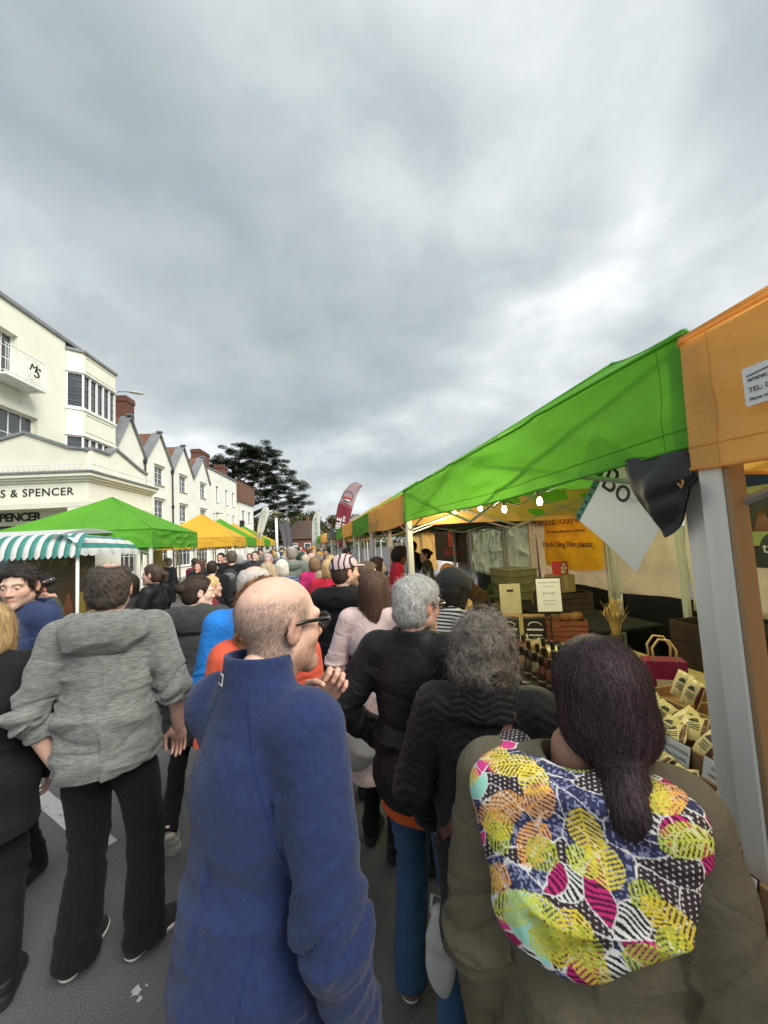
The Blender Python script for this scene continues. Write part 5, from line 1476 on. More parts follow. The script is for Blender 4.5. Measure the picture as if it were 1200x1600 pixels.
m = MB(); m.tube([(.5 + .13 * math.cos(t), -.05, 3.85 + .16 * math.sin(t)) for t in np.linspace(0, 5.5, 20)], .012, 5); m.build('emblem', GOLD, f2); text('lettering', 'BAR', .22, GREYINK, f2, frame((.2, -.05, 2.6), (.25, 0, 1), (-1, 0, .25)), extrude=.002)
f3, fn3 = flag('white feather flag with black edge near the far right tents', (.22, 26.0, 0), R(-8), [(0, 1.5), (0, 2.6), (.04, 3.3), (.16, 3.8), (.36, 4.12), (.62, 4.2)], [(.62, 4.2), (.58, 3.6), (.56, 3.0), (.55, 2.2), (.5, 1.5)], WF)
for i, ch in enumerate('HOPS'): text('lettering', ch, .24, GREYINK, f3, frame((.32, -.05, 3.55 - .3 * i), (1, 0, 0), (0, 0, 1)), extrude=.002)
GF = fabric('grey_flag', (.12, .11, .12), .2)
for i, x in enumerate((-2.3, -1.75)):
    flag(('left' if i == 0 else 'right') + ' of the two small dark feather flags far off', (x, 44.0, 0), 0, [(0, 1.5), (0, 2.6), (-.1, 3.6), (-.35, 4.3), (-.75, 4.6)] if i == 0 else [(0, 1.5), (0, 2.6), (-.1, 3.7), (-.4, 4.6), (-.85, 4.9)], [(-.75, 4.6), (-.95, 4.3), (-.75, 3.6), (-.55, 2.7), (-.4, 1.5)] if i == 0 else [(-.85, 4.9), (-1.0, 4.5), (-.8, 3.8), (-.6, 2.8), (-.4, 1.5)], GF)

# ------------------------------------------------------------------ right-hand stall: walls, lights, tables, goods
def sheet(nm, label, cat, x, y0, y1, z0, z1, m_, amp=.03, seed=0, n=40, fr=(1.5, 5), name='tent_wall'):
    def fn(u, v):
        p = np.concatenate([0 * u + x, y0 + (y1 - y0) * u, z0 + (z1 - z0) * v], 1)
        p[:, 0] += amp * ((ridge(np.concatenate([p[:, 1:2] * fr[1] + p[:, 2:] * 1.2, p[:, 2:] * fr[0], 0 * u + seed], 1)) - .3) + 1.2 * (fbm(p * 3 + seed, 2) - .5))
        p[:, 2] += .02 * np.sin(p[:, 1] * 4 + seed) * (1 - v[:, 0])
        return p
    V, F = gridv(fn, n, n)
    return tag(obj(name, raw_mesh(name, V, F, m_)), label, cat)
TANSH = mat('tan_plastic', (.60, .47, .29), rough=.32, var=.2, vscale=2.0, transl=.35, spec=.6, bump=.15, bscale=12)
CLRSH = mat('clear_plastic', (.38, .40, .24), rough=.16, var=.25, vscale=5, transl=.45, spec=.9, bump=.5, bscale=18)
BLKSH = mat('black_sheet', (.010, .010, .014), rough=.55, var=.2, bump=.1, bscale=20)
sheet('', 'tan translucent plastic wall behind the sauces and snacks', 'tent wall', 4.18, 1.3, 3.62, .92, 2.2, TANSH, .03, 2)
sheet('', 'tan translucent plastic wall carrying the yellow banner', 'tent wall', 4.18, 3.68, 6.50, 1.0, 2.2, TANSH, .035, 5)
sheet('', 'crinkled clear plastic wall behind the stacked crates', 'tent wall', 4.18, 6.58, 9.40, .95, 2.2, CLRSH, .05, 8, 70, (3, 6))
sheet('', 'black lower sheet hanging below the tan plastic walls', 'tent wall', 4.22, -1.8, 9.4, 0.02, 1.02, BLKSH, .03, 9)
sheet('', 'grey-green plastic wall right of the near posts', 'tent wall', 4.19, -1.8, 1.28, .95, 2.2, CLRSH, .03, 12)
for i, y in enumerate((3.65, 6.54, 9.44)):
    MB().bbox((4.10, y - .03, 0), (4.16, y + .03, 2.45), .004)
    o = MB().bbox((4.10, y - .03, 0), (4.16, y + .03, 2.45), .004).build('wall_post', ALU); tag(o, ['aluminium post against the black sheet, nearest the paired front posts', 'aluminium post left of the yellow banner', 'aluminium post left of the clear plastic wall'][i], 'post', 'posts of the stall back wall')
YB = cloth('yellow_banner_cloth', (.88, .48, .03), rough=.6, bump=.05)
def bann(u, v):
    y = 6.10 - 1.36 * u; z = 1.30 + .86 * v
    x = 4.06 - .05 * np.exp(-((v - .35) / .3) ** 2) * np.sin(np.pi * u) - .012 * np.sin(u * 14 + v * 6)
    return np.concatenate([x, y, z - .05 * np.sin(np.pi * u) * (1 - v)], 1)
yb = thing('product_banner', 'yellow banner with purple lettering pinned to the tan wall', 'banner', (0, 0, 0))
V, F = gridv(bann, 30, 30); obj('cloth', raw_mesh('cloth', V, F, YB), yb)
PURP = mat('print_purple', (.05, .012, .06), rough=.6)
for s_, z, sz in (('BEEKIND FOOD WRAPS', 2.02, .125), ('The natural alternative to foil and', 1.87, .068), ('Ditch Cling Film plastic', 1.66, .128)):
    text('lettering', s_, sz, PURP, yb, frame((3.985, 5.44, z), (0, -1, 0), (0, 0, 1)), extrude=.002)
# black display banner with printed bottles
bl = thing('display_banner', 'black banner with printed sauce bottles at the right edge', 'banner', (0, 0, 0))
MB().bbox((4.02, .9, 1.44), (4.05, 2.86, 2.12), .003).build('panel', mat('banner_black', (.018, .02, .022), rough=.5), bl)
for i, y in enumerate((2.74, 2.55, 2.28, 2.0, 1.75, 1.5)):
    MB().lathe([(.085, 1.62), (.085, 1.80), (.04, 1.90), (.035, 1.97)], 14, Matrix.Translation((4.018, y, 0)) @ Matrix.Diagonal((.06, 1, 1, 1))).build('printed_bottle', mat('amber_print', (.16, .05, .02), rough=.4), bl, smooth=True)
    MB().box((4.006, y - .09, 1.64), (4.011, y + .09, 1.77)).build('printed_label', mat('olive_print', (.30, .34, .12), rough=.5), bl)
m = MB(); m.lathe([(.15, 0), (.15, .006)], 24, Matrix.Translation((4.003, 2.62, 1.62)) @ Matrix.Rotation(-PI / 2, 4, 'Y')); m.build('roundel', mat('roundel_dark', (.02, .025, .025), rough=.4), bl)
text('lettering', 'great', .07, GREYC, bl, frame((3.99, 2.62, 1.69), (0, -1, 0), (0, 0, 1)), extrude=.001); text('lettering', 'taste', .13, WHITEC, bl, frame((3.99, 2.62, 1.62), (0, -1, 0), (0, 0, 1)), extrude=.001)
text('lettering', 'SAUCES', .15, WHITEC, bl, frame((4.012, 2.30, 1.52), (0, -1, 0), (0, 0, 1)), extrude=.001, align='LEFT', space=1.3)
# dark banner with red emblem, orange cloth beyond
db = thing('display_banner', 'dark banner with a glowing red emblem, deep inside the row', 'banner', (0, 0, 0))
MB().bbox((4.10, 9.6, 1.15), (4.13, 12.2, 2.2), .003).build('panel', mat('banner_brownblack', (.035, .025, .02), rough=.5), db)
GLOW = mat('print_glow_red', (.85, .10, .05), rough=.5)
q = S(); q.cone(-.2, .16, .18, .03, .18, .03); q.ell((0, 0, .16), (.18, .03, .18)); V, F = q.mesh(.015); obj('emblem', raw_mesh('emblem', V[:, [1, 0, 2]] + np.array([4.09, 10.7, 1.78]), F[:, ::-1], GLOW), db)
text('lettering', 'GLOVERS', .28, GLOW, db, frame((4.08, 10.7, 1.42), (0, -1, 0), (0, 0, 1)), extrude=.002)
sheet('', 'orange cloth wall beyond the dark banner', 'tent wall', 4.15, 12.3, 15.5, .8, 2.2, ORANGE, .04, 15)
# string of bulbs
bs = thing('light_string', 'string of warm lit bulbs under the green canopy', 'lights', (0, 0, 0))
bpos = [(1.75, 4.4, 2.20), (1.72, 3.62, 2.17), (1.70, 3.10, 2.11), (1.70, 2.57, 2.12), (1.66, 2.16, 2.24), (2.3, 1.3, 2.2), (3.1, 1.0, 2.16)]
wire = []
for i in range(len(bpos) - 1):
    a, b = np.array(bpos[i]), np.array(bpos[i + 1])
    wire += [tuple(a + (b - a) * t + np.array([0, 0, .08 - .09 * math.sin(PI * t)])) for t in np.linspace(0, 1, 8)[:-1]]
MB().tube(wire, .005, 5).build('cable', BLACKPL, bs)
BULB = mat('bulb_glow', (1, .9, .7), rough=.3, emit=(1.0, .78, .45), estr=5.0)
for p in bpos:
    MB().lathe([(.016, .0), (.018, .05), (.012, .065)], 10, Matrix.Translation((p[0], p[1], p[2] + .012))).build('socket', BLACKPL, bs)
    MB().lathe([(.002, -.050), (.014, -.045), (.021, -.028), (.019, -.010), (.012, .012)], 14, Matrix.Translation(p)).build('bulb', BULB, bs, smooth=True)
    ld = bpy.data.lights.new('bulb_light', 'POINT'); ld.energy = 4.0; ld.color = (1, .80, .52); ld.shadow_soft_size = .04
    lo2 = bpy.data.objects.new('bulb_light', ld); COL.objects.link(lo2); lo2.location = (p[0], p[1], p[2] - .10); lo2.parent = bs
# plastic sleeve with a sheet, black folded cover
sl = thing('paper_sign', 'white paper sign in a punched plastic sleeve hanging askew', 'sign', (0, 0, 0))
o_ = np.array([1.265, 1.315, 1.69]); ex = np.array([0, .285, .225]); ey = np.array([0, -.215, .225])
ex = ex / np.linalg.norm(ex); ey = ey - ex * (ey @ ex); ey /= np.linalg.norm(ey)
def shp(u, v):
    p = o_ + ex * .36 * u + ey * .42 * v
    return p + np.array([1, 0, 0]) * (.015 * np.sin(np.pi * u) - .01 * np.sin(5 * v + 2 * u))
V, F = gridv(lambda u, v: shp(u, v), 16, 20); obj('sheet', raw_mesh('sheet', V, F, mat('sheet_white', (.74, .76, .80), rough=.22, var=.03, vscale=4, transl=.2, spec=.6)), sl)
m = MB(); m.add([tuple(shp(np.array([[1.0]]), np.array([[v]]))[0] + ex * d + np.array([-.001, 0, 0])) for v in np.linspace(0, 1, 9) for d in (0, .035)], [(2 * i, 2 * i + 1, 2 * i + 3, 2 * i + 2) for i in range(8)]); st = m.build('punched_strip', mat('strip_green', (.04, .22, .14), rough=.3), sl)
for i in range(11):
    c = shp(np.array([[1.0]]), np.array([[.04 + .092 * i]]))[0] + ex * .018 + np.array([-.003, 0, 0])
    MB().prism([(-.007, -.006), (.007, -.006), (.007, .006), (-.007, .006)], 0, .001, lambda u, v, d: tuple(c + ex * u + ey * v + np.array([-d, 0, 0]))).build('punch_hole', mat('hole_dark', (.02, .06, .04)), st)
text('lettering', 'Bo', .15, INK, sl, frame(tuple(shp(np.array([[.70]]), np.array([[.60]]))[0] + np.array([-.030, 0, 0])), tuple(-ey * .0 + -ex * 1.0 + ey * .0) if False else (0, -.78, -.62), (0, -.62, .78)), extrude=.001)
text('lettering', 'Tasty', .10, INK, sl, frame(tuple(shp(np.array([[.55]]), np.array([[.86]]))[0] + np.array([-.030, 0, 0])), (0, -.78, -.62), (0, -.62, .78)), extrude=.001)
cv = thing('folded_cover', 'black folded waterproof cover slung from the tent corner', 'cover', (0, 0, 0))
def cov(u, v):
    a = np.array([1.20, 1.25, 2.13]); b = np.array([1.165, .97, 2.10]); c = np.array([1.18, 1.10, 1.835]); d = np.array([1.13, .945, 1.955])
    e_ = np.array([1.215, 1.235, 1.97])
    lft = a * (1 - v) ** 2 + 2 * e_ * v * (1 - v) * 1.0 + c * v ** 2
    rgt = b * (1 - v) + d * v
    p = lft * (1 - u) + rgt * u
    p = p + np.array([0, .02, -.05]) * np.sin(np.pi * u) * v
    bl_ = -.06 * np.sin(np.pi * u) * np.sin(np.pi * np.clip(v * 1.1, 0, 1)) + .022 * np.exp(-((v - .55 - .1 * u) / .09) ** 2) * u - .012 * np.sin(9 * u + 5 * v)
    return p + np.array([1, 0, 0]) * bl_
V, F = gridv(cov, 40, 40); obj('cloth', raw_mesh('cloth', V, F, mat('cover_black', (.022, .023, .025), rough=.6, var=.1, bump=.2, bscale=300)), cv)
V2, F2 = gridv(lambda u, v: cov(u, v) + np.array([.006, 0, 0]), 40, 40); obj('lining', raw_mesh('lining', V2, F2, MATS['cover_black']), cv)

# tables
WOOD = mat('tray_wood', (.30, .17, .075), rough=.7, var=.25, vscale=5, stretch=(1, .15, 1), bump=.2, bscale=30); WOODP = mat('pale_wood', (.46, .33, .18), rough=.7, var=.15, vscale=5, stretch=(1, .15, 1))
HESS = cloth('hessian', (.40, .29, .14), var=.25, vscale=40); TBLK = cloth('table_black', (.014, .014, .016))
def table(label, x0, x1, y0, y1, z, topm, clothm=TBLK):
    t_ = thing('stall_table', label, 'table', (0, 0, 0))
    MB().bbox((x0, y0, z - .03), (x1, y1, z), .004).build('table_top', topm, t_)
    def drape(u, v, side):
        y = y0 + (y1 - y0) * u
        return np.concatenate([x0 - .012 + .018 * np.sin(y * 22) * (1 - v), y, .03 + (z - .035 - .03) * v], 1)
    V, F = gridv(lambda u, v: drape(u, v, 0), 80, 6); obj('tablecloth', raw_mesh('tablecloth', V, F, clothm), t_)
    for x in (x0 + .06, x1 - .06):
        for y in (y0 + .06, y1 - .06): MB().tube([(x, y, 0), (x, y, z - .03)], .016, 8).build('leg', BLACKPL, t_)
    return t_
table('long hessian-topped table carrying sauces and crates', 1.14, 2.62, 1.86, 5.0, .85, HESS)
table('nearer table under the wooden snack trays', 1.10, 2.05, -.2, 1.82, .80, HESS)
table('dark table with boxes along the back wall', 2.95, 3.75, 3.6, 6.4, .80, TBLK)

# bottles
GLASSB = [mat('sauce_%d' % i, c, rough=.12, var=.1, spec=.8, coat=.3) for i, c in enumerate(((.20, .06, .015), (.30, .13, .03), (.06, .03, .015), (.22, .20, .10), (.10, .02, .01)))]
LABELB = mat('bottle_label', (.03, .03, .03), rough=.5, var=.1); 
def bottle(x, y, z, i, label):
    b = thing('sauce_bottle', label, 'bottle', (x, y, z), rng.uniform(0, 6), 'sauce bottles on the long table')
    MB().lathe([(.028, 0), (.031, .004), (.031, .095), (.027, .115), (.015, .142), (.0135, .165)], 16).build('glass', GLASSB[i % 5], b, smooth=True)
    MB().lathe([(.0316, .022), (.0316, .085)], 16, cap=False).build('label', LABELB, b, smooth=True)
    MB().lathe([(.0322, .048), (.0322, .060)], 16, cap=False).build('label_band', mat('label_gold', (.45, .35, .15), rough=.5), b, smooth=True)
    MB().lathe([(.0165, .150), (.0165, .205), (.0145, .210)], 14).build('cap', BLACKPL, b, smooth=True)
bn = 0
ords = ['leftmost', 'second', 'third', 'fourth', 'fifth', 'sixth', 'seventh', 'eighth']
for k in range(8): bottle(1.47 + .012 * (k % 2), 2.70 - .085 * k, .85, k, ords[k] + ' black-capped sauce bottle in the front row')
for k in range(6): bottle(1.60 + .012 * (k % 2), 2.72 - .10 * k, .85, k + 2, ords[k] + ' black-capped sauce bottle in the back row')
for k in range(8): bottle(1.36 + .010 * (k % 2), 3.46 - .082 * k, .85, k + 1, ords[k] + ' sauce bottle in the farther front cluster, beyond the jars')
for k in range(8): bottle(1.50 + .010 * (k % 2), 3.50 - .090 * k, .85, k + 3, ords[k] + ' sauce bottle in the middle of the farther cluster')
for k in range(7): bottle(1.66 + .010 * (k % 2), 3.46 - .095 * k, .85, k, ords[k] + ' sauce bottle in the rear of the farther cluster')
for k in range(7): bottle(1.74 + .010 * (k % 2), 2.74 - .10 * k, .85, k + 4, ords[k] + ' sauce bottle in the row behind the two front rows')
# black-lidded jars along the front edge
jl = MB().lathe([(.033, 0), (.035, .003), (.035, .035), (.031, .042)], 14).mesh('jar', mat('jar_amber', (.10, .04, .015), rough=.15, spec=.8), True); jc = MB().lathe([(.036, .042), (.036, .058), (.033, .060)], 14).mesh('lid', BLACKPL, True)
for r in range(3):
    for k in range(8):
        j = thing('jar', 'small black-lidded jar in the rows along the front table edge', 'jar', (1.20 + .078 * r, 2.78 - .08 * k - .01 * r, .85), 0, 'black-lidded jars'); obj('glass', jl, j); obj('lid', jc, j)
# black printed boxes
PRW = mat('print_white', (.7, .7, .68), rough=.6)
for k, (x, y) in enumerate(((1.92, 3.60), (2.13, 3.48))):
    b = thing('gift_box', ['left', 'right'][k] + ' black printed gift box behind the bottles', 'box', (x, y, .85), R(-28)); MB().bbox((-.10, -.06, 0), (.10, .06, .20), .003).build('carton', mat('carton_black', (.015, .015, .015), rough=.35), b)
    MB().tube([(.06 * math.cos(t), -.062, .13 + .035 * math.sin(t)) for t in np.linspace(0, PI, 9)], .004, 5).build('printed_arch', PRW, b); MB().box((-.075, -.0625, .085), (.075, -.060, .10)).build('printed_band', PRW, b); MB().box((-.06, -.0625, .035), (.06, -.060, .045)).build('printed_band', PRW, b)
    for q in range(3): MB().bbox((-.10, -.05 + .035 * q, .202), (.10, -.02 + .035 * q, .22), .002).build('packet_on_top', WOOD, b)
# bowl of sticks
bw = thing('tasting_bowl', 'pale bowl full of wooden tasting sticks', 'bowl', (1.88, 3.17, .85)); MB().lathe([(.03, 0), (.05, .005), (.075, .05), (.078, .055), (.07, .05), (.04, .01)], 18, cap=False).build('bowl', WOODP, bw, smooth=True)
for k in range(26):
    a, t = rng.uniform(0, 6.28), rng.uniform(.02, .06); MB().tube([(0, 0, .03), (math.cos(a) * (t + .05), math.sin(a) * (t + .05), .09 + rng.uniform(0, .03))], .0025, 4).build('stick', mat('stick_pale', (.65, .57, .38), rough=.7), bw)
# papers
pz = thing('leaflets', 'small pile of pale leaflets beside the red crate', 'leaflets', (2.02, 3.02, .85), R(20))
for k in range(4): MB().box((-.09, -.06, .004 + k * .006), (.09, .06, .008 + k * .006), Matrix.Rotation(R(5 * k - 8), 4, 'Z')).build('leaflet', mat('leaflet_cream', (.62, .60, .38), rough=.7), pz)
# price sign on a stand
ps = thing('price_sign', 'framed white notice on a black stand', 'sign', (2.16, 3.25, .85), R(-24)); MB().tube([(0, 0, 0), (0, 0, .30)], .007, 8).build('post', BLACKPL, ps); MB().lathe([(.07, 0), (.07, .008), (.01, .014)], 16).build('base', BLACKPL, ps)
MB().bbox((-.115, -.006, .28), (.115, .006, .60), .002).build('frame', BLACKPL, ps); MB().box((-.105, -.0085, .29), (.105, -.0065, .59)).build('card', WHITEC, ps)
for s_, z, sz in (('BEE WRAPS & CANDLES', .555, .016), ('lovely natural gifts', .52, .013), ('BEST SELLER', .455, .02), ('please ask to sample', .39, .013), ('any of our sauces', .36, .013)): text('lettering', s_, sz, INK, ps, frame((0, -.009, z), (1, 0, 0), (0, 0, 1)), extrude=.0003)
# red-brown crate
def crate(label, loc, rz, sx, sy, sz, m_, n=4, top=False):
    c = thing('wooden_crate', label, 'crate', loc, rz)
    h_ = sz / n
    for k in range(n):
        z0, z1 = k * h_ + .004, (k + 1) * h_ - .004
        for s_ in (-1, 1):
            MB().bbox((-sx / 2, s_ * sy / 2 - .008, z0), (sx / 2, s_ * sy / 2 + .008, z1), .002).build('slat', m_, c); MB().bbox((s_ * sx / 2 - .008, -sy / 2 + .009, z0), (s_ * sx / 2 + .008, sy / 2 - .009, z1), .002).build('slat', m_, c)
    for a in (-1, 1):
        for b in (-1, 1): MB().box((a * (sx / 2 - .02) - .012, b * (sy / 2 - .02) - .012, 0), (a * (sx / 2 - .02) + .012, b * (sy / 2 - .02) + .012, sz - .006)).build('corner_post', m_, c)
    MB().box((-sx / 2 + .01, -sy / 2 + .01, .002), (sx / 2 - .01, sy / 2 - .01, .012)).build('floor', m_, c)
    return c
REDW = mat('red_stained_wood', (.20, .055, .025), rough=.5, var=.3, vscale=6, stretch=(.2, 1, 1)); DARKW = mat('dark_wood', (.05, .028, .018), rough=.6, var=.3, vscale=6)
crate('red-stained slatted crate behind the price notice', (2.36, 3.33, .85), R(-24), .34, .22, .19, REDW); crate('dark crate on the back table under the cardboard boxes', (3.25, 4.6, .80), R(-10), .6, .4, .28, DARKW)
lf = thing('bread_loaves', 'rough brown loaves heaped in the red crate', 'food', (2.36, 3.33, 1.0)); 
for k in range(4):
    q = S(); q.ell((0, 0, 0), (.075, .05, .045)); V, F = q.mesh(.012); V = V * (1 + .12 * (fbm(V * 40 + k, 2) - .5)[:, None]); obj('loaf', raw_mesh('loaf', V, F, mat('crust', (.26, .11, .035), rough=.8, var=.3, vscale=20)), lf, loc=(-.08 + .06 * k, .02 * (-1) ** k, .04 + .012 * (k % 2)), rot=(0, .3, k))
# dried grass in a pot
va = thing('dried_grasses', 'bunch of dried golden grasses in a dark pot', 'plant', (2.60, 2.98, .85)); MB().lathe([(.045, 0), (.055, .01), (.06, .08), (.05, .10)], 14).build('pot', DARKW, va, smooth=True)
gm = MB()
for k in range(90):
    a = rng.uniform(0, 6.28); r_ = rng.uniform(.0, .10); h_ = rng.uniform(.2, .34)
    gm.tube([(0.02 * math.cos(a), .02 * math.sin(a), .06), (r_ * .5 * math.cos(a), r_ * .5 * math.sin(a), .06 + h_ * .6), (r_ * 1.1 * math.cos(a), r_ * 1.1 * math.sin(a), .06 + h_)], [.0022, .002, .0012], 4)
    if k % 3 == 0: gm.lathe([(.001, 0), (.007, .012), (.006, .03), (.001, .05)], 5, Matrix.Translation((r_ * 1.05 * math.cos(a), r_ * 1.05 * math.sin(a), .04 + h_)))
gm.build('stems', mat('straw', (.45, .30, .10), rough=.8, var=.3), va)
# white board with handle hole, wooden boxes
bd = thing('serving_board', 'pale upright serving board with a handle slot', 'board', (2.52, 4.62, .85), R(-20)); MB().bbox((-.13, -.012, 0), (.13, .012, .38), .004).build('board', mat('board_cream', (.66, .58, .40), rough=.6), bd); MB().bbox((-.04, -.014, .28), (.04, -.0125, .31), .0005).build('slot', INK, bd)
# basket of breadsticks
bk = thing('breadstick_basket', 'woven basket packed with long breadsticks', 'basket', (1.56, 3.82, .85)); CANE = mat('cane', (.42, .27, .12), rough=.7, var=.2, vscale=30)
for k in range(18):
    a = k * 2 * PI / 18
    MB().tube([(.085 * math.cos(a), .085 * math.sin(a), 0), (.105 * math.cos(a + .06 * (-1) ** k), .105 * math.sin(a + .06 * (-1) ** k), .11), (.125 * math.cos(a), .125 * math.sin(a), .21)], .005, 5).build('stake', CANE, bk)
for z in (.01, .05, .09, .13, .17, .21): MB().tube([((.087 + .19 * z) * math.cos(t), (.087 + .19 * z) * math.sin(t), z + .004 * math.sin(9 * t)) for t in np.linspace(0, 2 * PI, 37)], .0065, 6, cap=False).build('weave', CANE, bk, smooth=True)
for k in range(22):
    a, r_ = rng.uniform(0, 6.28), .088 * math.sqrt(rng.uniform(0, 1)); x, y = r_ * math.cos(a), r_ * math.sin(a)
    MB().lathe([(.012, .02), (.016, .05), (.016, .32), (.012, .345)], 8, Matrix.Translation((x, y, 0)) @ Matrix.Rotation(.1 * x / .09, 4, 'Y') @ Matrix.Rotation(-.1 * y / .09, 4, 'X') @ Matrix.Diagonal((1, 1, rng.uniform(.9, 1.08), 1))).build('breadstick', mat('bread', (.50, .31, .13), rough=.8, var=.25, vscale=18), bk, smooth=True)
# magenta gift bag with rope handle, green packets
gbg = thing('gift_bag', 'deep magenta gift bag with rope handles and a cream tag', 'bag', (1.96, 1.92, .85), R(-30)); m = MB(); m.prism([(-.10, 0), (.10, 0), (.105, .26), (-.095, .26)], -.05, .05, lambda u, v, d: (u, d, v)); m.build('bag', mat('magenta_paper', (.22, .008, .06), rough=.4), gbg); MB().box((-.05, -.053, .09), (.03, -.0505, .16)).build('tag', mat('tag_cream', (.62, .58, .38)), gbg)
for y in (-.045, .045): MB().tube([(-.05, y, .25), (-.055, y, .33), (-.02, y, .38), (.03, y, .375), (.06, y, .32), (.055, y, .25)], .006, 6).build('handle', mat('rope', (.62, .45, .20), rough=.8), gbg, smooth=True)
# snack trays
def tray(label, x0, x1, y0, y1, z0, h_):
    t_ = thing('wooden_tray', label, 'tray', (0, 0, 0))
    MB().bbox((x0, y0, z0), (x1, y1, z0 + .012), .002).build('floor', WOOD, t_); MB().bbox((x0 - .014, y0, z0), (x0 - .001, y1, z0 + h_), .002).build('front_board', WOOD, t_); MB().bbox((x1 + .001, y0, z0), (x1 + .014, y1, z0 + h_ + .03), .002).build('back_board', WOOD, t_)
    for y in (y0, (y0 + y1) / 2, y1): MB().bbox((x0, y - .006, z0 + .012), (x1, y + .006, z0 + h_), .002).build('divider', WOOD, t_)
    return t_
tray('lower wooden snack tray nearest the shoppers', 1.125, 1.35, .35, 1.76, .845, .085); tray('upper wooden snack tray behind the lower one', 1.40, 1.63, .35, 1.76, .935, .085); tray('wooden box of packets beside the magenta bag', 1.68, 1.92, 1.35, 1.78, .965, .06)
MB()
o = MB().box((1.385, .3, .80), (2.0, 1.8, .93)).build('riser_block', TBLK); tag(o, 'black cloth-covered riser beneath the upper snack tray', 'riser')
CRE = mat('packet_cream', (.66, .55, .27), rough=.4, var=.08, vscale=20, spec=.6); MAR = mat('packet_maroon', (.10, .012, .015), rough=.35)
def packet_mesh():
    def pil(u, v):
        x = (u - .5) * .12; z = v * .17
        b = .024 * np.clip(np.sin(np.pi * u), 0, 1) ** .6 * np.clip(np.sin(np.pi * v), 0, 1) ** .5
        return x, b, z
    out = []
    for s_ in (-1, 1):
        V, F = gridv(lambda u, v: np.concatenate([pil(u, v)[0], s_ * pil(u, v)[1] + .003 * np.sin(u * 17 + v * 9), pil(u, v)[2]], 1), 12, 14)
        out.append((V, F if s_ < 0 else F[:, ::-1]))
    return out
(pf, pff), (pb, pbf) = packet_mesh()
me_f = raw_mesh('front', pf, pff, CRE); me_b = raw_mesh('back', pb, pbf, MAR)
def onf(u, v): 
    b = .024 * max(math.sin(PI * u), 0) ** .6 * max(math.sin(PI * v), 0) ** .5
    return ((u - .5) * .12, -b - .0012 + .003 * math.sin(u * 17 + v * 9), v * .17)
m = MB(); m.grid(lambda u, v: onf(.30 + .4 * u * (1 - .5 * v) + .1 * v, .62 + .16 * v), 5, 3); me_e = m.mesh('emblem', INK, fix=False)
m = MB()
for k in range(3): m.grid(lambda u, v: onf(.24 + .5 * u, .50 - .08 * k + .035 * v), 5, 1)
me_t = m.mesh('print_lines', INK, fix=False)
m = MB(); m.grid(lambda u, v: onf(.82 + .15 * u, .06 + .85 * v), 3, 6); me_s = m.mesh('maroon_panel', MAR, fix=False)
def packet(label, x, y, z, rz, rx, ry):
    p = thing('snack_packet', label, 'packet', (x, y, z), 0, 'cream and maroon snack packets'); p.rotation_euler = (rx, ry, rz); p.scale = (.78, .78, .78)
    for n_, me in (('front', me_f), ('back', me_b), ('emblem', me_e), ('print_lines', me_t), ('maroon_panel', me_s)): obj(n_, me, p)
for r, (x, z, lb) in enumerate(((1.16, .875, 'cream and maroon snack packet in the lower wooden tray'), (1.43, .965, 'cream and maroon snack packet in the upper wooden tray'))):
    for q in range(2):
        for k in range(14):
            packet(lb, x + .085 * q + rng.uniform(-.015, .015), .42 + .096 * k + rng.uniform(-.02, .02), z + rng.uniform(-.01, .02) + .02 * q, R(-90) + rng.uniform(-.5, .5), R(-52) + rng.uniform(-.3, .3), rng.uniform(-.5, .5))
for k in range(4): packet('green-tinged cream packet in the box beside the magenta bag', 1.75 + .05 * (k % 2), 1.42 + .09 * k, 1.0, R(-100) + rng.uniform(-.3, .3), R(-20), .2)
# handwritten cards
def card(label, s_, x, y, z, w_=.115, h_=.085):
    c = thing('price_card', label, 'card', (x, y, z), R(-90)); c.rotation_euler = (R(-16), 0, R(-90))
    MB().bbox((-w_ / 2, -.003, -h_ / 2), (w_ / 2, 0, h_ / 2), .001).build('card', WHITEC, c); MB().box((-w_ / 2 - .003, .0005, -h_ / 2 - .003), (w_ / 2 + .003, .003, h_ / 2 + .003)).build('holder', BLACKPL, c)
    for i, l_ in enumerate(s_.split('|')): text('lettering', l_, .0175, INK, c, frame((0, -.0036, .014 - .026 * i), (1, 0, 0), (0, 0, 1)), extrude=.0002)
card('white card lettered TRADITIONAL CRACKLING on the upper tray', 'TRADITIONAL|CRACKLING', 1.375, 1.33, .985); card('white card lettered SALT & VINEGAR on the upper tray', 'SALT &|VINEGAR', 1.375, 1.165, .985); card('white card on the lower tray, left of the pair', 'BBQ BACON|CRACKLING', 1.10, 1.33, .895); card('white card on the lower tray, right of the pair', 'HOT|CHILLI', 1.10, 1.15, .895); card('white card right of the near posts', 'CHEESE|& ONION', 1.375, .86, .985); card('white card nearest the picture edge on the lower tray', 'SEA|SALT', 1.10, .93, .895)
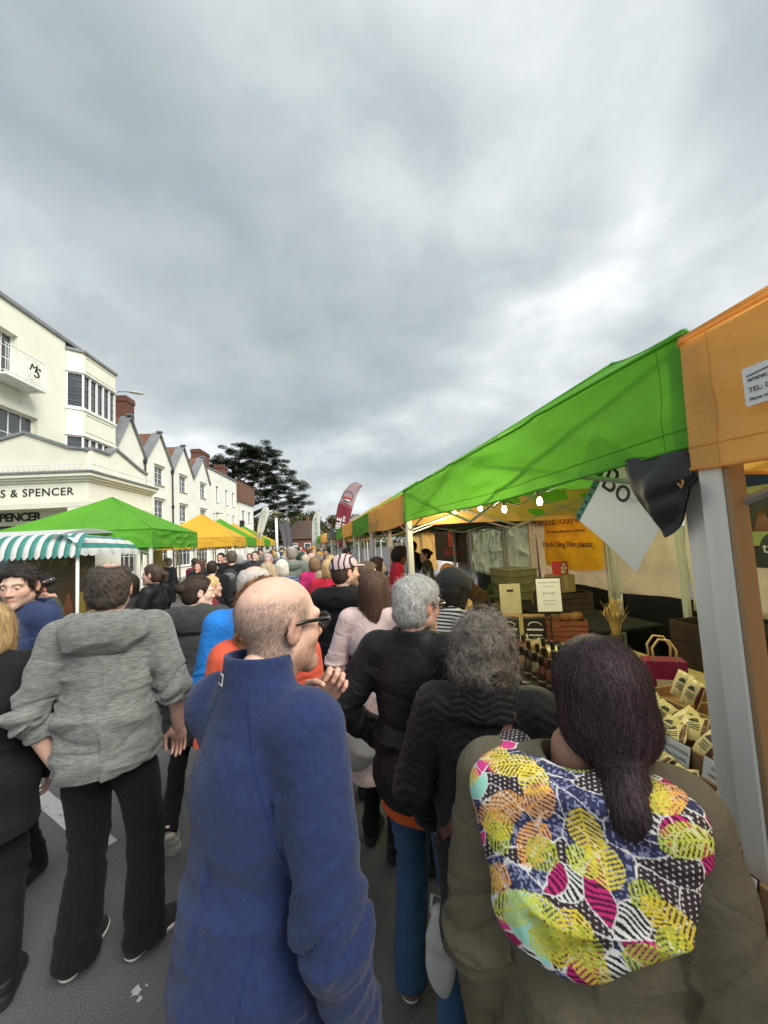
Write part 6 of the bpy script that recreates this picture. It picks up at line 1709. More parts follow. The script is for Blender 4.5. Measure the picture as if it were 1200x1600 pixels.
# crates, boxes on the back table
PLB = mat('crate_plastic', (.34, .36, .20), rough=.3, var=.1, transl=.2)
for k in range(4):
    b = thing('plastic_crate', ['bottom', 'second', 'third', 'top'][k] + ' translucent plastic crate of the stack by the clear wall', 'crate', (3.35, 6.0, .80 + .125 * k), R(4 * k - 6), 'stacked plastic crates'); MB().bbox((-.24, -.32, 0), (.24, .32, .11), .012).build('tub', PLB, b); MB().bbox((-.255, -.335, .104), (.255, .335, .122), .004).build('rim', PLB, b)
KRAFT = mat('kraft_card', (.32, .20, .09), rough=.8, var=.1)
for k, (x, y, z, s_) in enumerate(((3.2, 4.55, 1.09, .26), (3.3, 4.95, .8, .24), (3.45, 5.25, .8, .3), (3.25, 4.75, 1.09, .18))):
    b = thing('cardboard_box', ['brown carton on the dark crate', 'small brown carton standing on the back table', 'larger brown carton near the plastic crates', 'little brown carton beside the one on the crate'][k], 'box', (x, y, z), R(12 * k)); MB().bbox((-s_ / 2, -s_ / 2, 0), (s_ / 2, s_ / 2, s_ * .85), .003).build('carton', KRAFT, b); MB().box((-.02, -s_ / 2 - .001, s_ * .2), (.02, s_ / 2 + .001, s_ * .852)).build('tape', mat('tape', (.42, .30, .14), rough=.3), b)
rc = thing('patterned_tin', 'red and cream patterned tin on top of the cartons', 'tin', (3.2, 4.52, 1.312), R(15)); MB().bbox((-.07, -.07, 0), (.07, .07, .17), .004).build('tin', mat('tin_red', (.45, .04, .04), rough=.35), rc)
for k in range(5): MB().lathe([(.022, 0), (.022, .002)], 10, Matrix.Translation((-.045 + .03 * (k % 3), -.0705, .04 + .045 * (k // 2))) @ Matrix.Rotation(PI / 2, 4, 'X')).build('printed_spot', mat('spot_cream', (.7, .65, .5)), rc)
# trailing ivy
iv = thing('trailing_plant', 'small trailing green plant by the serving board', 'plant', (2.45, 4.85, .85)); MB().lathe([(.05, 0), (.065, .1)], 12).build('pot', KRAFT, iv); V, F, C = leaf_cloud([(0, 0, .2), (.06, -.03, .12), (-.06, .02, .3), (-.03, -.05, .05)], [(.1, .08, .08)] * 4, 260, .022, [(.05, .10, .03), (.10, .15, .05)], seed=4, flatleaf=1); me = raw_mesh('leaves', V, F, LEAF, False); vcol(me, 'tint', C); obj('leaves', me, iv)
# chair-like dark box behind
crate('dark wooden box on the ground against the black sheet', (3.7, 2.9, .0), 0, .5, .7, .95, DARKW, 5)
# white van side and stalls deep in the right row
vn = thing('parked_van', 'white van parked behind the far right-hand stalls', 'van', (5.2, 17.0, 0), 0)
b = S(); b.cone(.35, 2.0, .95, 2.6, .85, 2.3, k=.1); V, F = b.mesh(.06); obj('body', raw_mesh('body', V, F, mat('van_white', (.66, .67, .68), rough=.3, coat=.5)), vn); m = MB(); m.box((-.97, .4, 1.25), (-.90, 1.8, 1.75)); m.build('side_window', GLASSW, vn)
for y in (-1.6, 1.6): MB().lathe([(.3, -.1), (.33, 0), (.3, .1)], 14, Matrix.Translation((-.85, y, .33)) @ Matrix.Rotation(PI / 2, 4, 'Y')).build('wheel', SOLE_DARK, vn)
for i, y in enumerate((8.4, 11.6, 14.8)): table(['table deep in the row under the second green tent', 'table under the farther orange tent on the right', 'table under the green tent by the maroon flag'][i], 1.5, 2.4, y - .8, y + 1.2, .85, WOODP)
for i, y in enumerate((9.2, 16.3, 19.6)): table(['left-hand stall table under the green tent', 'left-hand stall table under the yellow tent', 'left-hand stall table under the small green tent'][i], -4.2, -3.4, y - .8, y + 1.2, .85, WOODP)

# ------------------------------------------------------------------ clothing colours
CL = {'black_cloth': (.009, .009, .0105), 'black_trousers': (.007, .007, .008), 'charcoal': (.035, .035, .037), 'navy': (.018, .026, .06), 'navy2': (.025, .04, .10), 'denim': (.035, .065, .13), 'denim_dark': (.018, .03, .06),
      'coral': (.62, .10, .05), 'bright_blue': (.02, .20, .62), 'pink_wool': (.82, .62, .57), 'maroon': (.14, .015, .03), 'red': (.50, .02, .05), 'magenta': (.55, .03, .16), 'sage': (.17, .20, .165), 'beige': (.42, .34, .24), 'grey_mid': (.16, .165, .165),
      'olive': (.06, .06, .035), 'teal': (.03, .12, .12), 'cream': (.62, .57, .46), 'brown': (.10, .06, .035), 'purple': (.10, .03, .14), 'mustard_c': (.42, .24, .04), 'white_c': (.66, .66, .66), 'stone': (.30, .27, .22), 'dark_grey_knit': (.045, .05, .048)}
for k_, c_ in CL.items(): cloth(k_, c_)
cloth('blue_fleece', (.017, .030, .092), sheen=.12, var=.14, vscale=60, bump=.22, bscale=800, rough=.95)
cloth('black_nylon', (.011, .011, .0125), rough=.5, bump=.15, bscale=500, sheen=.0)
cloth('quilt_black', (.0075, .0075, .010), rough=.62, bump=.2, bscale=300, sheen=.1)
cloth('khaki', (.135, .118, .078), rough=.9, var=.14, vscale=7, bump=.35, bscale=520)
cloth('jean_blue', (.035, .085, .17), rough=.9, var=.30, vscale=7, stretch=(1, 1, .4), bump=.35, bscale=600)
cloth('corduroy', (.007, .007, .0075), rough=.95, var=.3, vscale=60, stretch=(1, 1, .05))
def knit():
    m, t, b = new_mat('grey_knit'); L = t.links.new
    tc_ = N(t, 'ShaderNodeTexCoord'); mp = N(t, 'ShaderNodeMapping'); mp.inputs['Scale'].default_value = (30, 30, 170); L(tc_.outputs['Object'], mp.inputs[0])
    n1 = N(t, 'ShaderNodeTexNoise'); n1.inputs['Scale'].default_value = 1; n1.inputs['Detail'].default_value = 4; L(mp.outputs[0], n1.inputs['Vector'])
    rp = N(t, 'ShaderNodeValToRGB'); rp.color_ramp.elements[0].position = .30; rp.color_ramp.elements[0].color = (.105, .110, .102, 1); rp.color_ramp.elements[1].position = .72; rp.color_ramp.elements[1].color = (.225, .235, .22, 1)
    L(n1.outputs['Fac'], rp.inputs[0]); L(rp.outputs[0], b.inputs['Base Color']); b.inputs['Roughness'].default_value = .95; b.inputs['Sheen Weight'].default_value = .2; b.inputs['Specular IOR Level'].default_value = .2
    n2 = N(t, 'ShaderNodeTexNoise'); n2.inputs['Scale'].default_value = 300; L(tc_.outputs['Object'], n2.inputs['Vector'])
    bp = N(t, 'ShaderNodeBump'); bp.inputs['Strength'].default_value = .4; bp.inputs['Distance'].default_value = .008; L(n2.outputs['Fac'], bp.inputs['Height']); L(bp.outputs[0], b.inputs['Normal'])
    MATS['grey_knit'] = m
knit()
def striped(name, c1, c2, sc_, dist=.4):
    m, t, b = new_mat(name); L = t.links.new
    tc_ = N(t, 'ShaderNodeTexCoord'); wv = N(t, 'ShaderNodeTexWave', bands_direction='Z'); wv.inputs['Scale'].default_value = sc_; wv.inputs['Distortion'].default_value = dist; L(tc_.outputs['Object'], wv.inputs['Vector'])
    rp = N(t, 'ShaderNodeValToRGB'); rp.color_ramp.elements[0].position = .47; rp.color_ramp.elements[0].color = (*c1, 1); rp.color_ramp.elements[1].position = .53; rp.color_ramp.elements[1].color = (*c2, 1)
    L(wv.outputs['Fac'], rp.inputs[0]); L(rp.outputs[0], b.inputs['Base Color']); b.inputs['Roughness'].default_value = .85; MATS[name] = m
striped('stripe_bw', (.015, .015, .017), (.62, .61, .58), 18); striped('stripe_navy', (.02, .03, .08), (.12, .16, .26), 9)
mat('scarf_leo', (.25, .18, .12), rough=.9, var=.9, vscale=30)
BLKF = mat('glasses_black', (.012, .012, .012), rough=.25, spec=.6); LENS = mat('lens', (.5, .5, .5), rough=.02, alpha=.18, spec=.8); WIRE = mat('glasses_wire', (.25, .22, .2), rough=.3, metal=.8)
LEATH = mat('strap_leather', (.15, .065, .045), rough=.5, var=.2, vscale=15); CARR = mat('carrier_white', (.70, .70, .68), rough=.35, var=.06, transl=.3, bump=.15, bscale=25)
SHOE_GREY = cloth('shoe_charcoal', (.030, .030, .032)); SHOE_WHITE = mat('shoe_white', (.60, .58, .54), rough=.6, var=.15, vscale=20); SHOE_TAN = mat('shoe_tan', (.15, .10, .07), rough=.6)

def ray_strip(P, pts, width, m, name, from_y=-1.0, lift=.004, thick=.0025, tgt=None):
    """a band laid on the back of a garment; pts are (x, z) in figure space"""
    ob = tgt or P['top']; me = ob.data
    bvh = BVHTree.FromPolygons([v.co for v in me.vertices], [tuple(p.vertices) for p in me.polygons])
    k = 28; pts = np.array(pts, float) * P['sc']
    d = np.r_[0, np.cumsum(np.linalg.norm(np.diff(pts, axis=0), axis=1))]
    L_, Rr_ = [], []
    C_ = [np.array([np.interp(s_, d, pts[:, 0]), np.interp(s_, d, pts[:, 1])]) for s_ in np.linspace(0, d[-1], k)]
    rows = []
    for i in range(k):
        t = C_[min(i + 1, k - 1)] - C_[max(i - 1, 0)]; t /= np.linalg.norm(t); n_ = np.array([-t[1], t[0]]) * width / 2
        row = []
        for s_ in (-1, 1):
            q = C_[i] + n_ * s_
            h = bvh.ray_cast(Vector((q[0], from_y, q[1])), Vector((0, 1 if from_y < 0 else -1, 0)))
            row.append(None if h[0] is None else h[0] + h[1] * lift)
        if row[0] is not None and row[1] is not None: rows.append(row)
    b = MB()
    V = [p for r in rows for p in r]; n_r = len(rows)
    if n_r < 2: return None
    b.add(V, [(2 * i, 2 * i + 1, 2 * i + 3, 2 * i + 2) for i in range(n_r - 1)])
    return b.build(name, m, P['root'], smooth=True, fix=False)

def cap_mesh(e=.012, brim=True, low=.02, peak=1):
    s_ = S(); s_.ell((0, -.018, .040), (.078 + e, .100 + e, .088 + e)); s_.fn(lambda X, Y, Z: (Z - low - .10 * (Y + .02)), 's', .004)
    return s_.mesh(.006)

down = lambda p: (p[0] * 2.0, -.15, -1.0)
def whorl(p):
    c = Vector((.0, -.055, .125)); d = Vector(p) - c; return (d.x, d.y, d.z - .02)
def pony_flow(p):
    p = Vector(p)
    if p.z > -.085:
        d = Vector((0.0, -.10, -.10)) - p; d.normalize(); return tuple(d)
    return (.12, .02, -1)

# ------------------------------------------------------------------ the near shoppers
# man in the blue fleece, hand at his chin
P = person('balding man in blue fleece and black glasses, hand at his chin', (-.155, .955, 0), R(-42), H=1.80, lod=0, wd=.85, belly=.0, lean=.10, neck_fwd=.02,
           head=(R(14), R(2), 0), top=dict(mat='blue_fleece', hem=.80, th=.014, amp=.009, name='fleece_jacket', collar_z=1.575), collar='stand', hair=None,
           buzz=((.15, .12, .10), .55), beard=((.20, .10, .055), .72), skin=(.66, .42, .32), brow=(.16, .09, .05),
           arms={-1: ((-.17, .21, 1.19), (-.005, .205, 1.405)), 1: ((.235, -.03, 1.13), (.240, .06, .87))}, hands=((1.55, (.75, -.8, .1)), .5), seed=1)
glasses(P, BLKF, LENS, .0042)
mb = MB(); mb.box((-.017, -.002, -.012), (.017, .0, .012)); 
ray_strip(P, [(-.052, 1.535), (-.020, 1.535)], .026, WHITEC, 'collar_badge', lift=.003)
ray_strip(P, [(-.046, 1.535), (-.026, 1.535)], .016, BLKF, 'badge_mark', lift=.0045)
SEAM = cloth('fleece_seam', (.013, .026, .10), bump=.4, bscale=300)
ray_strip(P, [(.045, 1.50), (.10, 1.36), (.145, 1.20)], .004, SEAM, 'seam', lift=.0006); ray_strip(P, [(-.05, 1.50), (-.11, 1.36), (-.15, 1.20)], .004, SEAM, 'seam', lift=.0006); ray_strip(P, [(.105, 1.12), (.11, .95), (.12, .82)], .004, SEAM, 'seam', lift=.0006)
# woman with the patterned hood
P = person('woman in khaki parka with a bright patterned hood and low ponytail', (.515, .735, 0), R(-36), H=1.635, sex='f', lod=0, wd=1.0, head_dx=.068, head=(R(-12), R(-6), 0),
           top=dict(mat='khaki', hem=.62, th=.026, amp=.0095, name='parka', flare=.03), skin=(.32, .175, .115), hair=('lowpony', (.014, .008, .010), (.085, .055, .065)), seed=2,
           strand=dict(num=9000, length=.17, step=.014, flow=pony_flow, wid=.0016, lift=.0030))
HW = P
def hood_print():
    s_ = S()
    rot = Matrix.Rotation(R(-24), 3, 'X')
    s_.ell((0, -.112, 1.395), (.186, .055, .150), k=.03, rot=rot)
    s_.ell((-.045, -.140, 1.285), (.125, .052, .085), k=.03)
    for x in (-1, 1):
        s_.cap((x * .150, -.085, 1.462), (x * .125, .02, 1.475), .060, .048, k=.04); s_.cap((x * .125, .02, 1.475), (x * .05, .10, 1.40), .044, .02, k=.03)
    s_.cap((-.10, -.105, 1.49), (.10, -.105, 1.49), .040, .040, k=.04)
    s_.cap((0, -.02, 1.3), (0, 0, 1.75), .068, .072, op='s', k=.015)
    s_.cap((.125, -.192, 1.36), (-.085, -.205, 1.225), .020, .012, op='s', k=.03)
    s_.cap((-.085, -.195, 1.30), (-.075, -.20, 1.235), .016, .018, op='s', k=.02)
    V, F = s_.mesh(.0021); n_ = vnormals(V, F)
    V = V + n_ * (.010 * (ridge(V * (6, 6, 11) + 4) - .4) + .012 * (fbm(V * 8 + 1, 2) - .5))[:, None]
    u, v = V[:, 0], V[:, 2] + .8 * V[:, 1]
    rg = np.random.default_rng(12)
    ns = 140
    sd = np.stack([rg.uniform(-.26, .26, ns), rg.uniform(1.0, 1.55, ns)], 1)
    A_ = rg.uniform(0, PI, ns); wdt = rg.uniform(.7, 1.5, ns)
    best = np.full(len(V), 9.); sec = np.full(len(V), 9.); bi = np.zeros(len(V), int)
    for i in range(ns):
        dx_, dy_ = u - sd[i, 0], v - sd[i, 1]
        a = np.abs(dx_ * math.cos(A_[i]) + dy_ * math.sin(A_[i])) * wdt[i]; b = np.abs(-dx_ * math.sin(A_[i]) + dy_ * math.cos(A_[i])) / wdt[i]
        d = np.maximum(a, b) + .25 * np.minimum(a, b)
        m1 = d < best
        sec = np.where(m1, best, np.minimum(sec, d)); bi = np.where(m1, i, bi); best = np.where(m1, d, best)
    ty = np.array([0, 1, 2, 3, 2, 1, 3, 4, 5, 1, 2, 3, 2, 3])[rg.integers(0, 14, ns)][bi]
    P2 = np.stack([u, v, 0 * u], 1)
    warp = fbm(P2 * 16, 2)
    zeb = np.sin(2 * PI * ((u * .55 + v) * 85 + 5.5 * warp)) > .05
    dots = (np.hypot((u * 105) % 1 - .5, ((v * 105) + .5 * np.floor(u * 105)) % 1 - .5) < .19)
    spk = vnoise(P2 * 260)
    C = np.zeros((len(V), 3))
    C[:] = (.05, .03, .04)
    def put(m1, c): C[m1] = c
    put(ty == 0, (.78, .80, .74)); put((ty == 0) & zeb, (.02, .02, .025))
    put(ty == 1, (.62, .03, .20)); put((ty == 1) & zeb, (.10, .01, .05))
    put(ty == 2, (.045, .030, .036)); put((ty == 2) & dots, (.75, .72, .68))
    put(ty == 3, (.035, .04, .10)); put((ty == 3) & (spk > .68), (.28, .30, .48))
    put(ty == 4, (.36, .72, .60)); put(ty == 5, (.75, .06, .28))
    put(sec - best < .0020, (.78, .77, .74))
    for i in range(40):
        p0 = np.array([rg.uniform(-.21, .21), rg.uniform(1.02, 1.5)]); a = rg.uniform(0, 2 * PI); ln = rg.uniform(.05, .10)
        dx_, dy_ = u - p0[0], v - p0[1]
        s1 = dx_ * math.cos(a) + dy_ * math.sin(a); t1_ = -dx_ * math.sin(a) + dy_ * math.cos(a) - 1.6 * s1 ** 2
        sn = s1 / ln; w_ = .030 * np.sqrt(np.clip(np.sin(np.pi * np.clip(sn, 0, 1)), 0, 1))
        leaf = (sn > 0) & (sn < 1) & (np.abs(t1_) < w_) & ((((s1 - .55 * np.abs(t1_)) * 120) % 1 < .58) | (np.abs(t1_) < .0016))
        c = [(.80, .62, .06), (.62, .66, .08), (.80, .66, .08), (.45, .50, .06), (.85, .40, .12)][i % 5]
        C[leaf] = np.array(c) * (0.8 + .35 * spk[leaf])[:, None]
    me = raw_mesh('patterned_hood', V * HW['sc'], F, mat('hood_print', (1, 1, 1), rough=.8, var=.05, attr='print', bump=.2, bscale=600, spec=.25))
    vcol(me, 'print', C); o = obj('patterned_hood', me, HW['root']); o['label'] = 'bright patchwork hood with palm and zebra print'
hood_print()
# woman in quilted coat
def quilt(V, n_):
    ph = V[:, 2] * 30 + 1.15 * np.abs(((V[:, 0] * 8.5 + 200) % 1) - .5) * 2
    fr = np.abs((ph % 1) - .5) * 2
    return .0052 * (np.sqrt(np.clip(fr, 0, 1)) - .62)
P = person('woman with wavy grey-brown hair in a black quilted coat, brown strap across', (.56, 1.25, 0), R(-30), H=1.58, sex='f', lod=0, wd=1.02, belly=.03, head=(R(8), R(-8), 0),
           top=dict(mat='quilt_black', hem=.66, th=.026, amp=.006, name='quilted_coat', disp=quilt, flare=.02), hair=('wavy', (.10, .085, .072), (.40, .35, .30)), skin=PALE, seed=3,
           arms={-1: ((-.30, -.02, 1.13), (-.255, .12, .92)), 1: ((.27, .06, 1.14), (.16, .28, 1.10))}, strand=dict(num=7000, length=.085, step=.009, flow=whorl, wid=.0024, wave=.007, wfreq=70, lift=.016, clump=18))
hs = S(); hs.cone(1.435, 1.545, .150, .128, .105, .100, cy=(-.02, -.02)); hs.cap((0, -.02, 1.3), (0, -.01, 1.7), .080, .082, op='s', k=.01)
V, F = hs.mesh(.006); n_ = vnormals(V, F); V = V + n_ * (quilt(V * (1, 1, 1.6), n_) * 1.3)[:, None]; obj('collar', raw_mesh('collar', V * P['sc'], F, MATS['quilt_black']), P['root'])
ray_strip(P, [(.10, 1.47), (.02, 1.30), (-.09, 1.13), (-.17, 1.03)], .024, LEATH, 'shoulder_strap', lift=.006)
# white-haired man in black jacket
P = person('white-haired man in a black blouson and blue jeans', (.425, 1.615, 0), R(-34), H=1.705, lod=0, wd=.99, belly=.03, head=(R(30), R(-6), 0),
           top=dict(mat='black_nylon', hem=.855, th=.024, amp=.008, name='blouson', flare=-.004, collar_z=1.54), collar='stand', bottom=dict(mat='jean_blue', r=1.12, cuff=.062), shoes=(SHOE_TAN, SOLE_WHITE), hair=('thick', (.36, .35, .33), (.78, .77, .74)), skin=(.62, .37, .28), seed=4,
           arms={-1: ((-.33, -.09, 1.19), (-.205, .06, 1.02)), 1: ((.26, .02, 1.14), (.20, .24, 1.04))}, legs={-1: (-.12, .06, 0, .15, 0), 1: (.10, -.06, 0, -.35, 0)}, strand=dict(num=5200, length=.05, step=.008, flow=whorl, wid=.0018, lift=.008, lift0=.0005, clump=9))
glasses(P, BLKF, LENS)
hs = S(); hs.cone(.80, .875, .186, .150, .186, .150); V, F = hs.mesh(.008); obj('jumper_hem', raw_mesh('jumper_hem', V * P['sc'], F, cloth('orange_jumper', (.55, .10, .02))), P['root'])
# pink coat
P = person('woman with long brown hair in a pale pink coat', (.40, 2.50, 0), R(-30), H=1.665, sex='f', lod=0, wd=1.0, head=(R(22), R(-4), 0),
           top=dict(mat='pink_wool', hem=.48, th=.022, amp=.006, name='coat', flare=.07), hair=('long', (.045, .025, .018), (.19, .11, .075)), skin=FAIR, seed=0, strand=dict(num=3400, length=.22, step=.026, flow=down, wid=.0026, lift=.004),
           arms={-1: ((-.29, -.03, 1.15), (-.30, .04, .91))}, hands=(.9, .5), legs={-1: (-.10, .02, 0, .1, 0), 1: (.10, -.08, 0, -.2, 0)})
sg = MB(); 
for x in (-1, 1): sg.add([(x * (.034 + .026 * math.cos(t)), .062 + .01 * math.sin(t), .112 + .020 * math.sin(t)) for t in np.linspace(0, 2 * PI, 17)[:-1]], [tuple(range(16))]); sg.tube([(x * .06, .06, .115), (x * .092, .02, .09), (x * .095, -.04, .05)], .003, 5)
head_part(P, 'sunglasses', sg, BLKF)
# cap and black hooded jacket
P = person('bearded man in a pink-grey patterned cap and black hooded jacket', (.25, 3.02, 0), R(-24), H=1.765, lod=0, wd=1.05, head=(R(42), 0, 0), top=dict(mat='black_cloth', hem=.76, th=.026, amp=.007, name='hooded_jacket'), hood=dict(mat='black_cloth', size=1.05),
           hair=('short', (.06, .04, .03)), beard=((.11, .055, .03), .9), skin=FAIR, seed=1)
CAPM = mat('cap_print', (.50, .38, .38), rough=.85, var=.08)
def cap_print():
    m, t, b = new_mat('cap_camo'); L = t.links.new
    tc_ = N(t, 'ShaderNodeTexCoord'); wv = N(t, 'ShaderNodeTexWave'); wv.inputs['Scale'].default_value = 5; wv.inputs['Distortion'].default_value = 9; wv.inputs['Detail'].default_value = 1; L(tc_.outputs['Object'], wv.inputs['Vector'])
    rp = N(t, 'ShaderNodeValToRGB'); rp.color_ramp.elements[0].position = .18; rp.color_ramp.elements[0].color = (.02, .02, .02, 1); rp.color_ramp.elements[1].position = .24; rp.color_ramp.elements[1].color = (.50, .37, .37, 1); L(wv.outputs['Fac'], rp.inputs[0]); L(rp.outputs[0], b.inputs['Base Color']); b.inputs['Roughness'].default_value = .85
    return m
CAPC = cap_print(); V, F = cap_mesh(.018, low=.035); cp = head_part(P, 'cap', (V, F), CAPC)
s_ = S(); s_.ell((0, .095, .046), (.068, .075, .010)); V, F = s_.mesh(.005); o = head_part(P, 'peak', (V, F), CAPC); o.parent = cp
# grey marl hoodie, hands low
P = person('broad balding man in a grey marl hooded top and black corduroys', (-.965, 2.13, 0), R(14), H=1.835, lod=0, wd=1.01, belly=.04, head=(R(6), R(-2), 0),
           top=dict(mat='grey_knit', hem=.86, th=.016, amp=.012, sleeve=(.42, .10), name='hooded_top', flare=.012), hood=dict(mat='grey_knit', size=1.12), bottom=dict(mat='corduroy', r=1.22, cuff=.070), shoes=(SHOE_GREY, SOLE_WHITE),
           hair=('balding', (.035, .027, .022), (.16, .13, .11)), skin=(.64, .40, .31), seed=5, arms={-1: ((-.275, -.05, 1.14), (-.205, .02, .91)), 1: ((.268, -.05, 1.15), (.272, .06, .925))}, hands=(None, (.7, (-.2, -1, 0))),
           legs={-1: (-.13, .08, 0, -.35, 0), 1: (.13, .03, 0, -.85, 0)}, strand=dict(num=4800, length=.055, step=.009, flow=whorl, wid=.0020, lift=.009, wave=.003, clump=12))
# striding woman, dark grey draped top
P = person('striding young woman in a dark grey draped hooded top', (-.83, 3.03, 0), R(6), H=1.69, sex='f', lod=0, wd=1.02, head=(R(66), R(-6), 0), top=dict(mat='dark_grey_knit', hem=.60, th=.030, amp=.009, name='draped_top', flare=.03), hood=dict(mat='dark_grey_knit', size=1.25),
           hair=('bun', (.030, .020, .015), (.10, .07, .055)), skin=(.70, .50, .41), seed=2, shoes=(SHOE_WHITE, SOLE_WHITE), legs={-1: (-.09, -.42, .17, 0, -.95), 1: (.09, .22, 0, 0, 0)}, strand=dict(num=2600, length=.09, step=.014, flow=lambda p: (p[0], -1, -.15), wid=.0016, lift=.002), arms={-1: ((-.25, -.02, 1.14), (-.18, .18, 1.02))})
# blonde woman cut by the frame
P = person('blonde woman in a long black coat cut by the left edge', (-1.47, 2.13, 0), R(20), H=1.665, sex='f', lod=0, wd=1.06, top=dict(mat='black_cloth', hem=.70, th=.026, name='coat'), hair=('bob', (.34, .22, .09), (.72, .52, .26)), skin=FAIR, seed=3, hands=(.5, .6),
           strand=dict(num=3000, length=.12, step=.018, flow=down, wid=.0026, lift=.006, wave=.002), arms={1: ((.27, .0, 1.13), (.22, .12, .86))}, legs={1: (.10, -.06, 0, 0, 0), -1: (-.1, .22, 0, 0, 0)})
# blue anorak man facing the lens
P = person('dark-haired man in a navy anorak looking towards the street', (-1.78, 2.84, 0), R(152), H=1.84, lod=0, wd=1.02, head=(R(-34), R(-6), 0), top=dict(mat='navy2', hem=.78, th=.022, amp=.010, name='anorak'), hood=dict(mat='navy2', size=1.0), hair=('short', (.022, .017, .014), (.07, .055, .045)), brow=(.02, .015, .012), skin=(.60, .39, .30), beard=((.12, .09, .075), .35), seed=6,
           strand=dict(num=3600, length=.06, step=.009, flow=whorl, wid=.0022, lift=.014, clump=12))
# man in the black hat
P = person('man in a black studded felt hat, head bowed', (-2.68, 4.66, 0), R(118), H=1.70, lod=1, head=(0, R(-18), 0), top=dict(mat='olive', hem=.8, th=.02, name='jacket'), hair=('short', (.05, .04, .035)), beard=((.12, .10, .09), .6), skin=RUDDY, seed=2)
FELT = cloth('hat_felt', (.012, .012, .013)); hat = MB(); hat.lathe([(.165, .040), (.168, .046), (.11, .056), (.098, .065), (.092, .125), (.070, .150), (.02, .146)], 24, Matrix.Diagonal((.92, 1.14, 1, 1))); ho = head_part(P, 'hat', hat, FELT)
bnd = MB(); bnd.lathe([(.1015, .062), (.100, .080)], 24, Matrix.Diagonal((.92, 1.14, 1, 1)), cap=False); o = head_part(P, 'hat_band', bnd, LEATH); o.parent = ho
for k in range(10):
    a = k * PI / 5; st_ = MB(); st_.lathe([(.008, 0), (.008, .003)], 8, Matrix.Translation((.096 * math.sin(a), .118 * math.cos(a), .070)) @ Matrix.Rotation(-a, 4, 'Z') @ Matrix.Rotation(-PI / 2, 4, 'X')); o = head_part(P, 'stud', st_, WHITEP); o.parent = ho
# red-haired woman behind the blue fleece
P = person('woman with long auburn curls in a coral jacket behind the blue fleece', (-.20, 1.78, 0), R(-4), H=1.71, sex='f', lod=0, wd=.9, head=(R(10), 0, 0), top=dict(mat='coral', hem=.8, th=.022, name='jacket'), hair=('curly', (.16, .065, .025), (.50, .25, .11)), skin=PALE, seed=4, strand=dict(num=4000, length=.14, step=.012, flow=down, wid=.0028, wave=.011, wfreq=65, lift=.014, clump=16))
P = person('bald man with white fringe in a bright blue jacket', (-.32, 2.34, 0), R(-8), H=1.765, lod=0, wd=1.1, head=(R(12), 0, 0), top=dict(mat='bright_blue', hem=.78, th=.024, name='jacket', collar_z=1.55), collar='stand', hair=('balding', (.55, .52, .48), (.75, .73, .70)), skin=(.68, .42, .34), seed=1, strand=dict(num=1600, length=.03, step=.008, flow=whorl, wid=.002, lift=.004))
P = person('woman with tied-back hair in a black jacket, seen in profile', (-1.80, 5.0, 0), R(84), H=1.74, sex='f', lod=1, head=(0, 0, 0), top=dict(mat='black_nylon', hem=.80, th=.018, name='jacket', collar_z=1.54), collar='stand', hair=('pony', (.05, .032, .024), (.12, .08, .06)), skin=(.62, .40, .30), seed=3, arms={-1: ((-.24, .05, 1.14), (-.14, .26, 1.06)), 1: ((.24, .05, 1.14), (.14, .26, 1.02))})
tb = thing('shopping_bag', 'white-handled dark bag held by the woman in profile', 'bag', (-2.08, 4.92, 0), R(84)); m = MB(); m.prism([(-.14, .55), (.14, .55), (.16, .88), (-.16, .88)], -.05, .05, lambda u, v, d: (u, d, v)); m.build('bag', MATS['charcoal'], tb)
for y in (-.05, .05): MB().tube([(-.08, y, .86), (-.07, y, 1.0), (0, y, 1.06), (.07, y, 1.0), (.08, y, .86)], .012, 6).build('handle', PRW, tb, smooth=True)
P = person('woman in round glasses and a patterned scarf looking to the stalls', (.56, 3.98, 0), R(-108), H=1.655, sex='f', lod=0, head=(R(-4), R(-8), 0), top=dict(mat='beige', hem=.75, th=.024, name='coat'), hair=('bob', (.11, .075, .05), (.24, .17, .12)), skin=PALE, scarf='scarf_leo', seed=2); glasses(P, WIRE, LENS)
P = person('stallholder in a red top and glasses under the orange tent', (1.36, 6.2, 0), R(-92), H=1.74, sex='f', lod=0, head=(0, R(-14), 0), top=dict(mat='red', hem=.85, th=.014, name='top'), hair=('afro', (.008, .006, .006), (.03, .022, .02)), skin=BROWN, seed=1, lean=.12); glasses(P, WIRE)
P = person('woman in a black and white striped top and dark beanie at the table', (.68, 2.16, 0), R(-62), H=1.69, sex='f', lod=0, lean=.26, head=(0, R(-10), 0), top=dict(mat='stripe_bw', hem=.8, th=.02, name='striped_top'), hair=('bob', (.02, .016, .014)), skin=FAIR, seed=5, arms={1: ((.22, .20, 1.16), (.12, .42, 1.10)), -1: ((-.24, .12, 1.14), (-.12, .34, 1.06))}); V, F = cap_mesh(.028, low=.02); head_part(P, 'beanie', (V, F), MATS['charcoal'])
P = person('orange-haired stallholder bending over the boxes in a dark coat', (2.46, 5.5, 0), R(96), H=1.68, sex='f', lod=0, lean=.72, head=(R(-10), R(-24), 0), top=dict(mat='brown', hem=.7, th=.026, name='coat'), hair=('long', (.42, .17, .06), (.62, .32, .14)), skin=FAIR, seed=3, strand=dict(num=1800, length=.16, step=.022, flow=down, wid=.003, lift=.004), arms={-1: ((-.22, .26, 1.18), (-.12, .50, 1.10)), 1: ((.22, .26, 1.18), (.12, .50, 1.10))})
P = person('dark-haired man in black behind the stallholder in red', (2.26, 8.3, 0), R(100), H=1.83, lod=1, top=dict(mat='black_cloth'), hair=('short', (.012, .01, .009)), seed=2, skin=TAN)
